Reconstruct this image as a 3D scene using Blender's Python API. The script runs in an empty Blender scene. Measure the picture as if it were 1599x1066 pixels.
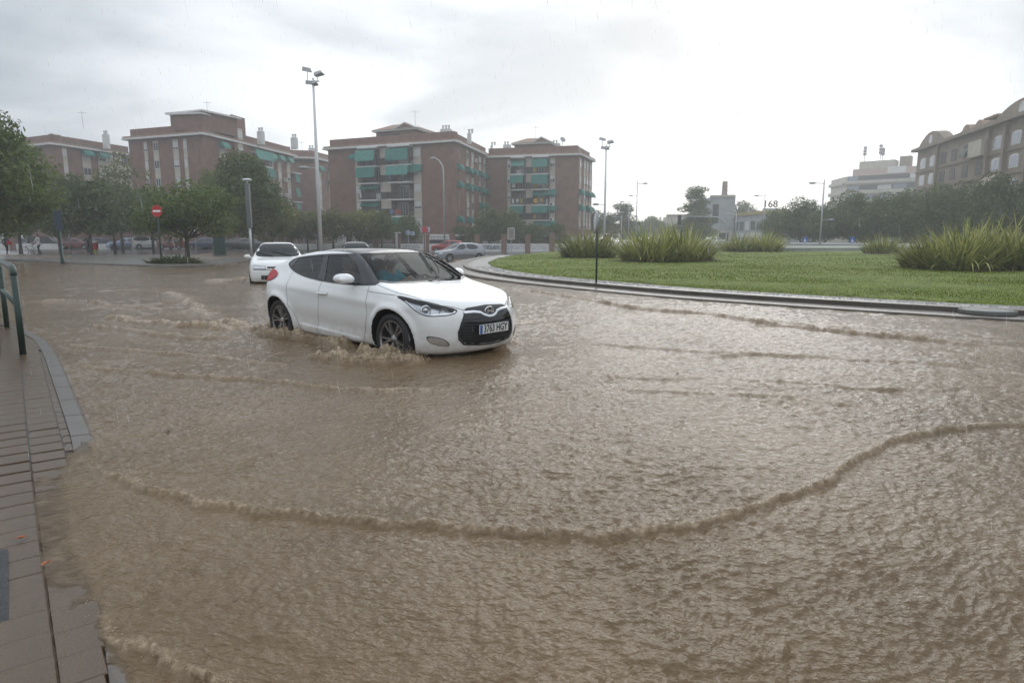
import bpy, bmesh, math, random
import numpy as np
from mathutils import Vector, Matrix, Euler
from mathutils.geometry import delaunay_2d_cdt

random.seed(7)
R = math.radians
SC = bpy.context.scene
COL = SC.collection

# ---------------------------------------------------------------- camera
cam_data = bpy.data.cameras.new('camera')
cam_data.sensor_width = 36.0
cam_data.lens = 36.0 * 1030.0 / 1599.0
cam_data.clip_start = 0.05
cam_data.clip_end = 3000
cam = bpy.data.objects.new('camera', cam_data)
COL.objects.link(cam)
CAM_H = 1.44
PITCH = math.atan((533 - 368) / 1030.0)
cam.location = (0, 0, CAM_H)
cam.rotation_euler = (math.pi / 2 - PITCH, 0, 0)
SC.camera = cam

# ---------------------------------------------------------------- sky, sun, exposure
SUN_EL, SUN_AZ = R(20), R(15)          # azimuth to the right of the view direction (+Y)
sun_dir = Vector((math.sin(SUN_AZ) * math.cos(SUN_EL), math.cos(SUN_AZ) * math.cos(SUN_EL), math.sin(SUN_EL)))
W = bpy.data.worlds.new('World')
SC.world = W
W.use_nodes = True
nt = W.node_tree
nt.nodes.clear()
def WN(t, **kw):
    n = nt.nodes.new(t)
    for k, v in kw.items(): setattr(n, k, v)
    return n
wo = WN('ShaderNodeOutputWorld')
bg = WN('ShaderNodeBackground'); bg.inputs['Strength'].default_value = 0.1
sky = WN('ShaderNodeTexSky', sky_type='NISHITA')
sky.sun_disc = False
sky.sun_elevation = SUN_EL
sky.sun_rotation = SUN_AZ
tc = WN('ShaderNodeTexCoord')
# overcast: cloud layer over the clear sky, brightest where the sun stands behind it
dot = WN('ShaderNodeVectorMath', operation='DOT_PRODUCT')
dot.inputs[1].default_value = sun_dir
nt.links.new(tc.outputs['Generated'], dot.inputs[0])
glow = WN('ShaderNodeMapRange', interpolation_type='SMOOTHSTEP')
glow.inputs['From Min'].default_value = 0.62
glow.inputs['From Max'].default_value = 1.0
glow.inputs['To Min'].default_value = 0.0
glow.inputs['To Max'].default_value = 1.0
nt.links.new(dot.outputs['Value'], glow.inputs['Value'])
sep = WN('ShaderNodeSeparateXYZ'); nt.links.new(tc.outputs['Generated'], sep.inputs[0])
# cloud deck coordinates: project the direction on a flat layer overhead
zc = WN('ShaderNodeMath', operation='ADD'); zc.inputs[1].default_value = 0.22
zm = WN('ShaderNodeMath', operation='MAXIMUM'); zm.inputs[1].default_value = 0.0
nt.links.new(sep.outputs['Z'], zm.inputs[0]); nt.links.new(zm.outputs[0], zc.inputs[0])
dv = WN('ShaderNodeVectorMath', operation='DIVIDE')
cz = WN('ShaderNodeCombineXYZ')
for i in range(3): nt.links.new(zc.outputs[0], cz.inputs[i])
nt.links.new(tc.outputs['Generated'], dv.inputs[0]); nt.links.new(cz.outputs[0], dv.inputs[1])
noi = WN('ShaderNodeTexNoise'); noi.inputs['Scale'].default_value = 1.15; noi.inputs['Detail'].default_value = 7
noi.inputs['Roughness'].default_value = 0.5; noi.inputs['Distortion'].default_value = 0.35
nt.links.new(dv.outputs[0], noi.inputs['Vector'])
cr = WN('ShaderNodeMapRange', interpolation_type='SMOOTHSTEP')
cr.inputs['From Min'].default_value = 0.36; cr.inputs['From Max'].default_value = 0.66
nt.links.new(noi.outputs['Fac'], cr.inputs['Value'])
cloud = WN('ShaderNodeMixRGB')                       # thick grey-blue cloud .. thin bright cloud
cloud.inputs[1].default_value = (3.95, 4.4, 4.9, 1)
cloud.inputs[2].default_value = (7.0, 7.35, 7.8, 1)
nt.links.new(cr.outputs[0], cloud.inputs[0])
bright = WN('ShaderNodeMixRGB', blend_type='ADD'); bright.inputs[2].default_value = (7.4, 7.2, 6.9, 1)
# the deck is thick overhead of the view and opens to a bright strip low under the sun
band = WN('ShaderNodeMapRange', interpolation_type='SMOOTHSTEP')
band.inputs['From Min'].default_value = 0.06; band.inputs['From Max'].default_value = 0.34
band.inputs['To Min'].default_value = 1.0; band.inputs['To Max'].default_value = 0.30
nt.links.new(sep.outputs['Z'], band.inputs['Value'])
gm = WN('ShaderNodeMath', operation='MULTIPLY'); nt.links.new(glow.outputs[0], gm.inputs[0]); nt.links.new(band.outputs[0], gm.inputs[1])
cf = WN('ShaderNodeMapRange'); cf.inputs['To Min'].default_value = 0.62; cf.inputs['To Max'].default_value = 1.15; nt.links.new(cr.outputs[0], cf.inputs['Value'])
gm2 = WN('ShaderNodeMath', operation='MULTIPLY'); nt.links.new(gm.outputs[0], gm2.inputs[0]); nt.links.new(cf.outputs[0], gm2.inputs[1])
nt.links.new(gm2.outputs[0], bright.inputs[0]); nt.links.new(cloud.outputs[0], bright.inputs[1])
# an overcast sky grows brighter from the horizon to the zenith
zen = WN('ShaderNodeMapRange', interpolation_type='SMOOTHSTEP')
zen.inputs['From Min'].default_value = 0.15; zen.inputs['From Max'].default_value = 0.95
zen.inputs['To Min'].default_value = 1.0; zen.inputs['To Max'].default_value = 2.0
nt.links.new(sep.outputs['Z'], zen.inputs['Value'])
zx = WN('ShaderNodeVectorMath', operation='SCALE'); nt.links.new(bright.outputs[0], zx.inputs[0]); nt.links.new(zen.outputs[0], zx.inputs['Scale'])
ov = WN('ShaderNodeMixRGB'); ov.inputs[0].default_value = 0.93
nt.links.new(sky.outputs[0], ov.inputs[1]); nt.links.new(zx.outputs[0], ov.inputs[2])
nt.links.new(ov.outputs[0], bg.inputs['Color'])
nt.links.new(bg.outputs[0], wo.inputs['Surface'])

sl = bpy.data.lights.new('sun', 'SUN')
sl.energy = 0.55
sl.angle = R(45)
sl.color = (1.0, 0.965, 0.91)
so = bpy.data.objects.new('sun', sl)
COL.objects.link(so)
so.rotation_euler = (-sun_dir).to_track_quat('-Z', 'Y').to_euler()
so.location = (20, 40, 60)
HAZE_D = 0.0016

SC.view_settings.view_transform = 'Standard'
SC.view_settings.look = 'None'
SC.view_settings.gamma = 1.0
SC.view_settings.use_curve_mapping = False
SC.view_settings.exposure = 0.2
SC.render.engine = 'CYCLES'
SC.cycles.use_denoising = True
SC.cycles.max_bounces = 8
SC.cycles.diffuse_bounces = 3
SC.cycles.glossy_bounces = 3
SC.cycles.transmission_bounces = 4
SC.cycles.transparent_max_bounces = 12
SC.cycles.volume_bounces = 1
SC.cycles.caustics_reflective = False
SC.cycles.caustics_refractive = False
SC.cycles.sample_clamp_indirect = 6.0

# ================================================================ helpers
def tag(o, label=None, cat=None, group=None, kind=None):
    if label: o['label'] = label
    if cat: o['category'] = cat
    if group: o['group'] = group
    if kind: o['kind'] = kind
    return o

def empty(name, loc=(0, 0, 0), rz=0.0, label=None, cat=None, group=None, parent=None):
    o = bpy.data.objects.new(name, None)
    COL.objects.link(o)
    o.empty_display_size = 0.2
    o.location = loc
    o.rotation_euler = (0, 0, rz)
    o.parent = parent
    return tag(o, label, cat, group)

def link(name, me, parent=None, loc=None):
    o = bpy.data.objects.new(name, me)
    COL.objects.link(o)
    o.parent = parent
    if loc is not None: o.location = loc
    return o

def children(o):
    return [c for c in bpy.data.objects if c.parent == o]

def copy_tree(o, parent=None, kids=None):
    if kids is None:
        kids = {}
        for c in bpy.data.objects:
            if c.parent: kids.setdefault(c.parent.name, []).append(c)
    c = o.copy(); COL.objects.link(c); c.parent = parent
    for ch in kids.get(o.name, []): copy_tree(ch, c, kids)
    return c

class MB:
    """collects simple solids in one mesh"""
    def __init__(s): s.v = []; s.f = []; s.m = []; s.cur = 0
    def add(s, vs, fs):
        b = len(s.v); s.v += [tuple(v) for v in vs]
        s.f += [tuple(i + b for i in f) for f in fs]; s.m += [s.cur] * len(fs); return s
    def box(s, c, d, rz=0.0, mat=None):
        x, y, z = d[0] / 2, d[1] / 2, d[2] / 2
        vs = [(i * x, j * y, k * z) for k in (-1, 1) for j in (-1, 1) for i in (-1, 1)]
        M = mat or Matrix.Rotation(rz, 3, 'Z')
        vs = [M @ Vector(v) + Vector(c) for v in vs]
        return s.add(vs, [(0, 2, 3, 1), (4, 5, 7, 6), (0, 1, 5, 4), (2, 6, 7, 3), (0, 4, 6, 2), (1, 3, 7, 5)])
    def bbox(s, x0, x1, y0, y1, z0, z1): return s.box(((x0+x1)/2, (y0+y1)/2, (z0+z1)/2), (x1-x0, y1-y0, z1-z0))
    def tube(s, pts, r, n=8, cap=True):
        pts = [Vector(p) for p in pts]; rs = r if isinstance(r, (list, tuple)) else [r] * len(pts)
        vs, fs = [], []
        up = None
        for i, p in enumerate(pts):
            t = (pts[min(i + 1, len(pts) - 1)] - pts[max(i - 1, 0)]).normalized()
            if up is None:
                up = Vector((0, 0, 1)) if abs(t.z) < 0.9 else Vector((1, 0, 0))
            a = t.cross(up).normalized(); b = a.cross(t).normalized(); up = b
            for k in range(n):
                w = 2 * math.pi * k / n
                vs.append(p + rs[i] * (math.cos(w) * a + math.sin(w) * b))
        for i in range(len(pts) - 1):
            for k in range(n):
                k2 = (k + 1) % n
                fs.append((i*n+k, i*n+k2, (i+1)*n+k2, (i+1)*n+k))
        if cap:
            fs.append(tuple(range(n))[::-1]); fs.append(tuple(range((len(pts)-1)*n, len(pts)*n)))
        return s.add(vs, fs)
    def lathe(s, prof, n=24, M=None):
        """prof: (r, h) pairs; turned about Z, then placed by matrix M"""
        M = M or Matrix(); vs, fs = [], []
        for r, h in prof:
            for k in range(n):
                w = 2 * math.pi * k / n
                vs.append(M @ Vector((r * math.cos(w), r * math.sin(w), h)))
        for i in range(len(prof) - 1):
            for k in range(n):
                k2 = (k + 1) % n
                fs.append((i*n+k, i*n+k2, (i+1)*n+k2, (i+1)*n+k))
        return s.add(vs, fs)
    def prism(s, poly, z0, z1, M=None):
        M = M or Matrix(); n = len(poly)
        vs = [M @ Vector((p[0], p[1], z0)) for p in poly] + [M @ Vector((p[0], p[1], z1)) for p in poly]
        return s.add(vs, [tuple(range(n))[::-1], tuple(range(n, 2*n))] + [(i, (i+1) % n, (i+1) % n + n, i + n) for i in range(n)])
    def sphere(s, c, r, n=10, sc=(1, 1, 1)):
        vs, fs = [], []; m = max(4, n // 2 + 1)
        for i in range(m + 1):
            a = math.pi * i / m
            for k in range(n):
                w = 2 * math.pi * k / n
                vs.append((c[0] + sc[0]*r*math.sin(a)*math.cos(w), c[1] + sc[1]*r*math.sin(a)*math.sin(w), c[2] + sc[2]*r*math.cos(a)))
        for i in range(m):
            for k in range(n):
                k2 = (k + 1) % n
                fs.append((i*n+k, (i+1)*n+k, (i+1)*n+k2, i*n+k2))
        return s.add(vs, fs)
    def mesh(s, name, mats, smooth=False):
        me = bpy.data.meshes.new(name)
        me.from_pydata(s.v, [], s.f)
        if not isinstance(mats, (list, tuple)): mats = [mats]
        for m in mats: me.materials.append(m)
        if len(mats) > 1: me.polygons.foreach_set('material_index', s.m)
        if smooth: me.polygons.foreach_set('use_smooth', [True] * len(s.f))
        me.update()
        return me
    def build(s, name, mats, parent=None, smooth=False, loc=None):
        return link(name, s.mesh(name, mats, smooth), parent, loc)

def npmesh(name, V, F, mat, smooth=True):
    """V (n,3), F (m,3|4) numpy -> mesh"""
    me = bpy.data.meshes.new(name)
    k = F.shape[1]
    me.vertices.add(len(V)); me.vertices.foreach_set('co', np.asarray(V, np.float32).ravel())
    me.loops.add(F.size); me.loops.foreach_set('vertex_index', F.astype(np.int32).ravel())
    me.polygons.add(len(F)); me.polygons.foreach_set('loop_start', np.arange(len(F), dtype=np.int32) * k)
    if smooth: me.polygons.foreach_set('use_smooth', np.ones(len(F), bool))
    me.update(calc_edges=True)
    if mat is not None:
        for m in (mat if isinstance(mat, (list, tuple)) else [mat]): me.materials.append(m)
    return me

def attr(me, name, a):
    at = me.attributes.new(name, 'FLOAT', 'POINT'); at.data.foreach_set('value', np.asarray(a, np.float32))

# ---- vectorised noise
_rng = np.random.RandomState(11)
_PERM = _rng.permutation(4096); _GR = _rng.rand(4096) * 2 * np.pi
_GX, _GY = np.cos(_GR), np.sin(_GR)
def perlin(x, y, seed=0):
    xi = np.floor(x).astype(np.int64); yi = np.floor(y).astype(np.int64); fx = x - xi; fy = y - yi
    def h(i, j): return _PERM[(_PERM[(i + seed * 131) & 4095] + j) & 4095]
    u = fx*fx*fx*(fx*(fx*6-15)+10); v = fy*fy*fy*(fy*(fy*6-15)+10)
    def g(i, j, dx, dy):
        k = h(i, j); return _GX[k]*dx + _GY[k]*dy
    a = g(xi, yi, fx, fy); b = g(xi+1, yi, fx-1, fy); c = g(xi, yi+1, fx, fy-1); d = g(xi+1, yi+1, fx-1, fy-1)
    return (a + u*(b-a) + v*((c + u*(d-c)) - (a + u*(b-a)))) * 1.5
def sstep(a, b, x):
    t = np.clip((x - a) / (b - a), 0, 1); return t*t*(3-2*t)

# ================================================================ materials
_MATS = {}
def mat(name, col, rough=0.6, metal=0.0, var=0.0, vscale=3.0, spec=0.5, bump=0.0, bscale=40.0, col2=None, coat=0.0, stretch=None):
    if name in _MATS: return _MATS[name]
    m = bpy.data.materials.new(name); m.use_nodes = True
    t = m.node_tree; b = t.nodes['Principled BSDF']
    b.inputs['Base Color'].default_value = (*col, 1); b.inputs['Roughness'].default_value = rough
    b.inputs['Metallic'].default_value = metal; b.inputs['Specular IOR Level'].default_value = spec
    b.inputs['Coat Weight'].default_value = coat; b.inputs['Coat Roughness'].default_value = 0.04
    tcn = t.nodes.new('ShaderNodeTexCoord'); src = tcn.outputs['Object']
    if stretch:
        mp = t.nodes.new('ShaderNodeMapping'); mp.inputs['Scale'].default_value = stretch
        t.links.new(src, mp.inputs[0]); src = mp.outputs[0]
    if var or col2:
        n = t.nodes.new('ShaderNodeTexNoise'); n.inputs['Scale'].default_value = vscale; n.inputs['Detail'].default_value = 5
        n.inputs['Roughness'].default_value = 0.6
        t.links.new(src, n.inputs['Vector'])
        mr = t.nodes.new('ShaderNodeMapRange'); mr.inputs['From Min'].default_value = 0.32; mr.inputs['From Max'].default_value = 0.68
        t.links.new(n.outputs['Fac'], mr.inputs['Value'])
        mx = t.nodes.new('ShaderNodeMixRGB')
        c2 = col2 or tuple(min(1, c * (1 + var)) for c in col)
        c1 = col if col2 else tuple(c * (1 - var) for c in col)
        mx.inputs[1].default_value = (*c1, 1); mx.inputs[2].default_value = (*c2, 1)
        t.links.new(mr.outputs[0], mx.inputs[0]); t.links.new(mx.outputs[0], b.inputs['Base Color'])
    if bump:
        n2 = t.nodes.new('ShaderNodeTexNoise'); n2.inputs['Scale'].default_value = bscale; n2.inputs['Detail'].default_value = 4
        t.links.new(src, n2.inputs['Vector'])
        bp = t.nodes.new('ShaderNodeBump'); bp.inputs['Strength'].default_value = bump; bp.inputs['Distance'].default_value = 0.02
        t.links.new(n2.outputs['Fac'], bp.inputs['Height']); t.links.new(bp.outputs[0], b.inputs['Normal'])
    _MATS[name] = m
    return m

def glass_mat(name, tint=(0.75, 0.8, 0.8), rough=0.03, ior=1.5, dirt=0.0, gloss=1.0):
    if name in _MATS: return _MATS[name]
    m = bpy.data.materials.new(name); m.use_nodes = True
    t = m.node_tree; t.nodes.clear()
    o = t.nodes.new('ShaderNodeOutputMaterial'); tr = t.nodes.new('ShaderNodeBsdfTransparent'); gl = t.nodes.new('ShaderNodeBsdfGlossy')
    tr.inputs[0].default_value = (*tint, 1); gl.inputs['Roughness'].default_value = rough; gl.inputs[0].default_value = (gloss, gloss, gloss, 1)
    fr = t.nodes.new('ShaderNodeFresnel'); mx = t.nodes.new('ShaderNodeMixShader')
    ge = t.nodes.new('ShaderNodeNewGeometry'); mr = t.nodes.new('ShaderNodeMapRange')     # thin pane: same from both faces
    mr.inputs['To Min'].default_value = ior; mr.inputs['To Max'].default_value = 1 / ior
    t.links.new(ge.outputs['Backfacing'], mr.inputs['Value']); t.links.new(mr.outputs[0], fr.inputs[0])
    t.links.new(fr.outputs[0], mx.inputs[0]); t.links.new(tr.outputs[0], mx.inputs[1]); t.links.new(gl.outputs[0], mx.inputs[2])
    out = mx
    if dirt:
        df = t.nodes.new('ShaderNodeBsdfDiffuse'); df.inputs[0].default_value = (0.6, 0.62, 0.63, 1)
        m2 = t.nodes.new('ShaderNodeMixShader'); m2.inputs[0].default_value = dirt
        t.links.new(mx.outputs[0], m2.inputs[1]); t.links.new(df.outputs[0], m2.inputs[2]); out = m2
    t.links.new(out.outputs[0], o.inputs[0])
    _MATS[name] = m
    return m

# terrain: level flood in front, falling away gently beyond
def gz(x, y):
    s = 0.30 + 0.32 * sstep(-20, 0, np.asarray(x, float))
    r = -s * sstep(16, 58, np.asarray(y, float))
    return float(r) if np.ndim(r) == 0 else r

# ================================================================ solids from distance fields
def smax(a, b, k):
    h = np.clip(0.5 + 0.5 * (a - b) / k, 0, 1)
    return b + (a - b) * h + k * h * (1 - h)
def smin(a, b, k): return -smax(-a, -b, k)

def surface_nets(Fd, org, h):
    """naive surface nets of a sampled field (inside < 0) -> verts, quads"""
    S = Fd < 0
    nx, ny, nz = Fd.shape
    c = np.zeros((nx-1, ny-1, nz-1), np.int8)
    for i in (0, 1):
        for j in (0, 1):
            for k in (0, 1):
                c += S[i:nx-1+i, j:ny-1+j, k:nz-1+k]
    act = (c > 0) & (c < 8)
    I = np.argwhere(act)
    idx = np.full(act.shape, -1, np.int32); idx[act] = np.arange(len(I))
    f = np.empty((len(I), 2, 2, 2), np.float32)
    for i in (0, 1):
        for j in (0, 1):
            for k in (0, 1):
                f[:, i, j, k] = Fd[I[:, 0]+i, I[:, 1]+j, I[:, 2]+k]
    acc = np.zeros((len(I), 3), np.float32); cnt = np.zeros(len(I), np.float32)
    def edge(a, b, base, ax):
        m = (a < 0) != (b < 0)
        t = np.where(m, a / np.where(m, a - b, 1), 0)
        p = np.empty((len(I), 3), np.float32); p[:] = base
        p[:, ax] = t
        acc[m] += p[m]; cnt[m] += 1
    for j in (0, 1):
        for k in (0, 1):
            edge(f[:, 0, j, k], f[:, 1, j, k], (0, j, k), 0)
            edge(f[:, j, 0, k], f[:, j, 1, k], (j, 0, k), 1)
            edge(f[:, j, k, 0], f[:, j, k, 1], (j, k, 0), 2)
    V = (I + acc / np.maximum(cnt, 1)[:, None]) * h + np.asarray(org)
    quads = []
    def emit(A, ax):
        sl0 = [slice(1, -1)] * 3
        a = [slice(1, n-1) for n in Fd.shape]; b = list(a)
        a[ax] = slice(0, Fd.shape[ax]-1); b[ax] = slice(1, Fd.shape[ax])
        m = S[tuple(a)] != S[tuple(b)]
        P = np.argwhere(m)
        off = np.ones(3, int); off[ax] = 0
        P = P + off
        neg = S[tuple(P.T)]
        u, v = [(1, 2), (2, 0), (0, 1)][ax]
        def at(du, dv):
            Q = P.copy(); Q[:, u] -= du; Q[:, v] -= dv
            return idx[tuple(Q.T)]
        q = np.stack([at(1, 1), at(0, 1), at(0, 0), at(1, 0)], 1)
        q[~neg] = q[~neg][:, ::-1]
        quads.append(q)
    for ax in range(3): emit(None, ax)
    return V, np.concatenate(quads)

def sub_faces(V, F, m):
    """faces where m -> compact V, F"""
    f = F[m]; u, inv = np.unique(f.ravel(), return_inverse=True)
    return V[u], inv.reshape(f.shape)

def lerp_tab(tab):
    t = np.asarray(tab, float); o = np.argsort(t[:, 0]); return t[o, 0], t[o, 1]
def smooth_tab(tab, w, n=600):
    """polyline -> finely sampled, softened"""
    x, y = lerp_tab(tab); xs = np.linspace(x[0], x[-1], n); ys = np.interp(xs, x, y)
    k = max(1, int(w / (xs[1] - xs[0]))); ker = np.hanning(2*k+3); ker /= ker.sum()
    pad = len(ker)//2
    e0 = ys[0] + (ys[0]-ys[1])*np.arange(pad, 0, -1); e1 = ys[-1] + (ys[-1]-ys[-2])*np.arange(1, pad+1)
    ys = np.convolve(np.concatenate([e0, ys, e1]), ker, 'valid')
    return xs, ys

class CarForm:
    """closed body form of a road car. x forward, y left, z up, origin between the tyre contacts"""
    def __init__(s, **k):
        s.k1 = .10; s.k2 = .07; s.k3 = .09; s.crown = .05; s.haunch = []; s.nose_c = (.28, 2.4); s.tail_c = (.2, 2.5)
        s.pf = (1.0, 1.2, .33, 2.6); s.pr = (-1.1, .95, .25, 2.5); s.bot = .18; s.bot_tab = None; s.arch = .365; s.wr = .32; s.flare = .02; s.soft = .12; s.extra = None
        s.hood_k = None; s.wtop = 0.0
        s.__dict__.update(k)
        s.T = smooth_tab(s.top, s.soft); s.Wt = smooth_tab(s.sec, .07); s.FZ = smooth_tab(s.fz, .08); s.RZ = smooth_tab(s.rz, .08)
        s.dT = np.gradient(s.T[1], s.T[0])
        s.BT = smooth_tab(s.bot_tab, .1) if s.bot_tab else None
    def __call__(s, X, Y, Z):
        a = np.abs(Y)
        top = np.interp(X, *s.T) - s.crown * a * a
        sl = np.interp(X, s.T[0], s.dT)
        Wd = np.interp(Z, *s.Wt)
        p = np.clip((X - s.pf[0]) / s.pf[1], 0, 1.2); Wd = Wd * (1 - s.pf[2] * p ** s.pf[3])
        p = np.clip((s.pr[0] - X) / s.pr[1], 0, 1.2); Wd = Wd * (1 - s.pr[2] * p ** s.pr[3])
        for hx, hz, sx, sz, am in s.haunch:
            Wd = Wd + am * np.exp(-((X-hx)/sx)**2 - ((Z-hz)/sz)**2)
        for xw in s.axles:
            d = np.hypot(X - xw, Z - s.wr)
            Wd = Wd + s.flare * np.exp(-((d - s.arch - .02) / .05)**2) * (Z > .05)
        if s.extra is not None: Wd = Wd + s.extra(X, Z)
        xf = s.xf0 - s.nose_c[0] * (a/.8) ** s.nose_c[1] - np.interp(Z, *s.FZ)
        xr = s.xr0 + s.tail_c[0] * (a/.8) ** s.tail_c[1] + np.interp(Z, *s.RZ)
        F = smax(a - Wd, (Z - top) / np.sqrt(1 + sl*sl), s.k1)
        F = smax(F, (X - xf) * .9, s.k2)
        F = smax(F, (xr - X) * .9, s.k3)
        b = s.bot if s.BT is None else np.interp(X, *s.BT)
        F = smax(F, b - Z, .05)
        for xw in s.axles:
            d = np.hypot(X - xw, Z - s.wr)
            F = np.maximum(F, np.minimum(s.arch - d, a - .52))
        return F
    def shell(s, h, x0=-2.4, x1=2.5, z1=1.6, w=1.05):
        xs = np.arange(x0, x1, h); ys = np.arange(h/2, w, h); zs = np.arange(.06, z1, h)
        Fd = np.empty((len(xs), len(ys), len(zs)), np.float32)
        for i in range(0, len(xs), 32):
            Fd[i:i+32] = s(xs[i:i+32, None, None], ys[None, :, None], zs[None, None, :])
        Fd = np.concatenate([Fd[:, ::-1], Fd], 1)
        return surface_nets(Fd, (xs[0], -ys[-1], zs[0]), h)
    def cast(s, P, D, n=90, t1=2.6):
        """first hit along rays P + t D (P, D (n,3)); returns t"""
        P = np.asarray(P, float); D = np.broadcast_to(np.asarray(D, float), P.shape)
        t = np.linspace(0, t1, n)
        Q = P[:, None] + t[None, :, None] * D[:, None]
        f = s(Q[..., 0], Q[..., 1], Q[..., 2]); neg = f < 0
        hit = neg.any(1); i = np.where(hit, neg.argmax(1), n-1); i = np.maximum(i, 1)
        lo, hi = t[i-1].copy(), t[i].copy()
        for _ in range(22):
            mid = (lo + hi) / 2; q = P + mid[:, None] * D
            ng = s(q[:, 0], q[:, 1], q[:, 2]) < 0
            hi = np.where(ng, mid, hi); lo = np.where(ng, lo, mid)
        # a miss takes the closest approach
        near = t[np.abs(f).argmin(1)]
        return np.where(hit, (lo + hi) / 2, near)
    def normal(s, Q):
        e = .01; g = []
        for k in range(3):
            d = np.zeros(3); d[k] = e
            A = Q + d; B = Q - d
            g.append(s(A[:, 0], A[:, 1], A[:, 2]) - s(B[:, 0], B[:, 1], B[:, 2]))
        g = np.stack(g, 1); return g / np.maximum(np.linalg.norm(g, axis=1, keepdims=True), 1e-6)
    def project(s, uv, view, off=0.0):
        """uv on the view plane -> points on the body. view: (origin, u axis, v axis, direction)"""
        O, U, Vv, D = [np.asarray(q, float) for q in view]
        uv = np.asarray(uv, float)
        P = O + uv[:, :1] * U + uv[:, 1:] * Vv
        t = s.cast(P, D)
        Q = P + t[:, None] * D
        if off: Q = Q + s.normal(Q) * off
        return Q

def resample(poly, step, closed=True):
    P = [np.asarray(p, float) for p in poly]; out = []
    n = len(P)
    for i in range(n if closed else n-1):
        a, b = P[i], P[(i+1) % n]; k = max(1, int(np.ceil(np.linalg.norm(b-a)/step)))
        out += [a + (b-a)*j/k for j in range(k)]
    if not closed: out.append(P[-1])
    return np.array(out)
def round_poly(poly, it=2, closed=True):
    """Chaikin corner cutting"""
    P = np.asarray(poly, float)
    for _ in range(it):
        if closed:
            Q = np.roll(P, -1, 0); P = np.stack([.75*P+.25*Q, .25*P+.75*Q], 1).reshape(-1, P.shape[1])
        else:
            A, B = P[:-1], P[1:]; M = np.stack([.75*A+.25*B, .25*A+.75*B], 1).reshape(-1, P.shape[1])
            P = np.concatenate([P[:1], M, P[-1:]])
    return P
def in_poly(poly, x, y):
    P = np.asarray(poly, float); r = np.zeros(np.shape(x), bool)
    for (x0, y0), (x1, y1) in zip(P, np.roll(P, -1, 0)):
        c = (y0 > y) != (y1 > y)
        with np.errstate(divide='ignore', invalid='ignore'):
            r ^= c & (x < (x1-x0)*(y-y0)/(y1-y0 if y1 != y0 else 1e-9) + x0)
    return r

SIDE_R = ((0, -2, 0), (1, 0, 0), (0, 0, 1), (0, 1, 0))
SIDE_L = ((0, 2, 0), (1, 0, 0), (0, 0, 1), (0, -1, 0))
FRONT = ((3, 0, 0), (0, 1, 0), (0, 0, 1), (-1, 0, 0))
REAR = ((-3, 0, 0), (0, 1, 0), (0, 0, 1), (1, 0, 0))
TOP = ((0, 0, 2.2), (1, 0, 0), (0, 1, 0), (0, 0, -1))
def diag(sgn, az, back=False):
    """view plane turned az from straight ahead towards the right (sgn -1) or left side"""
    ca, sa = math.cos(az), math.sin(az) * sgn
    f = -1 if back else 1
    return ((f*2.4*ca, 2.4*sa, 0), (-f*sa, ca, 0), (0, 0, 1), (-f*ca, -sa, 0))

def patch(form, poly, view, off=.004, step=.04, name='patch', m=None, smooth=True, flip=None, thick=0.0):
    B = resample(poly, step*.7)
    mn, mx_ = B.min(0), B.max(0)
    gx, gy = np.meshgrid(np.arange(mn[0]+step/2, mx_[0], step), np.arange(mn[1]+step/2, mx_[1], step), indexing='ij')
    g = np.stack([gx.ravel(), gy.ravel()], 1)
    g = g[in_poly(B, g[:, 0], g[:, 1])]
    if len(g):
        d = np.linalg.norm(g[:, None] - B[None], axis=2).min(1); g = g[d > step*.35]
    n = len(B); pts = np.concatenate([B, g]) if len(g) else B
    vs, es, fs, *_ = delaunay_2d_cdt([Vector(p) for p in pts], [(i, (i+1) % n) for i in range(n)], [], 1, 1e-6)
    uv = np.array([(v.x, v.y) for v in vs])
    Q = form.project(uv, view, off)
    F = [tuple(f) for f in fs]
    # orient outward
    D = np.asarray(view[3], float)
    if F:
        a, b, c = [Q[i] for i in F[len(F)//2][:3]]
        if np.dot(np.cross(b-a, c-a), D) > 0: F = [f[::-1] for f in F]
    me = bpy.data.meshes.new(name)
    me.from_pydata([tuple(q) for q in Q], [], F)
    if m: me.materials.append(m)
    if smooth: me.polygons.foreach_set('use_smooth', [True]*len(F))
    me.update()
    return me

def ribbon(form, line, view, width, off=.003, step=.03, closed=False, name='seam', m=None, lift=0.0):
    """strip of given width lying along a line on the body; lift > 0 gives it a raised section"""
    L = resample(line, step, closed)
    n = len(L)
    T = (np.roll(L, -1, 0) - np.roll(L, 1, 0)) if closed else np.gradient(L, axis=0)
    T /= np.maximum(np.linalg.norm(T, axis=1, keepdims=True), 1e-9); N = np.stack([-T[:, 1], T[:, 0]], 1)
    Q = [form.project(L + N*width/2*k, view, off + (lift if k == 0 else 0)) for k in (-1, 0, 1)]
    V = np.concatenate(Q); F = []
    for i in range(n if closed else n-1):
        j = (i+1) % n
        for r in (0, 1):
            F.append((r*n+i, r*n+j, (r+1)*n+j, (r+1)*n+i))
    D = np.asarray(view[3], float); a, b, c = [V[i] for i in F[0][:3]]
    if np.dot(np.cross(b-a, c-a), D) > 0: F = [f[::-1] for f in F]
    me = bpy.data.meshes.new(name); me.from_pydata([tuple(q) for q in V], [], F)
    if m: me.materials.append(m)
    me.polygons.foreach_set('use_smooth', [True]*len(F)); me.update()
    return me

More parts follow.
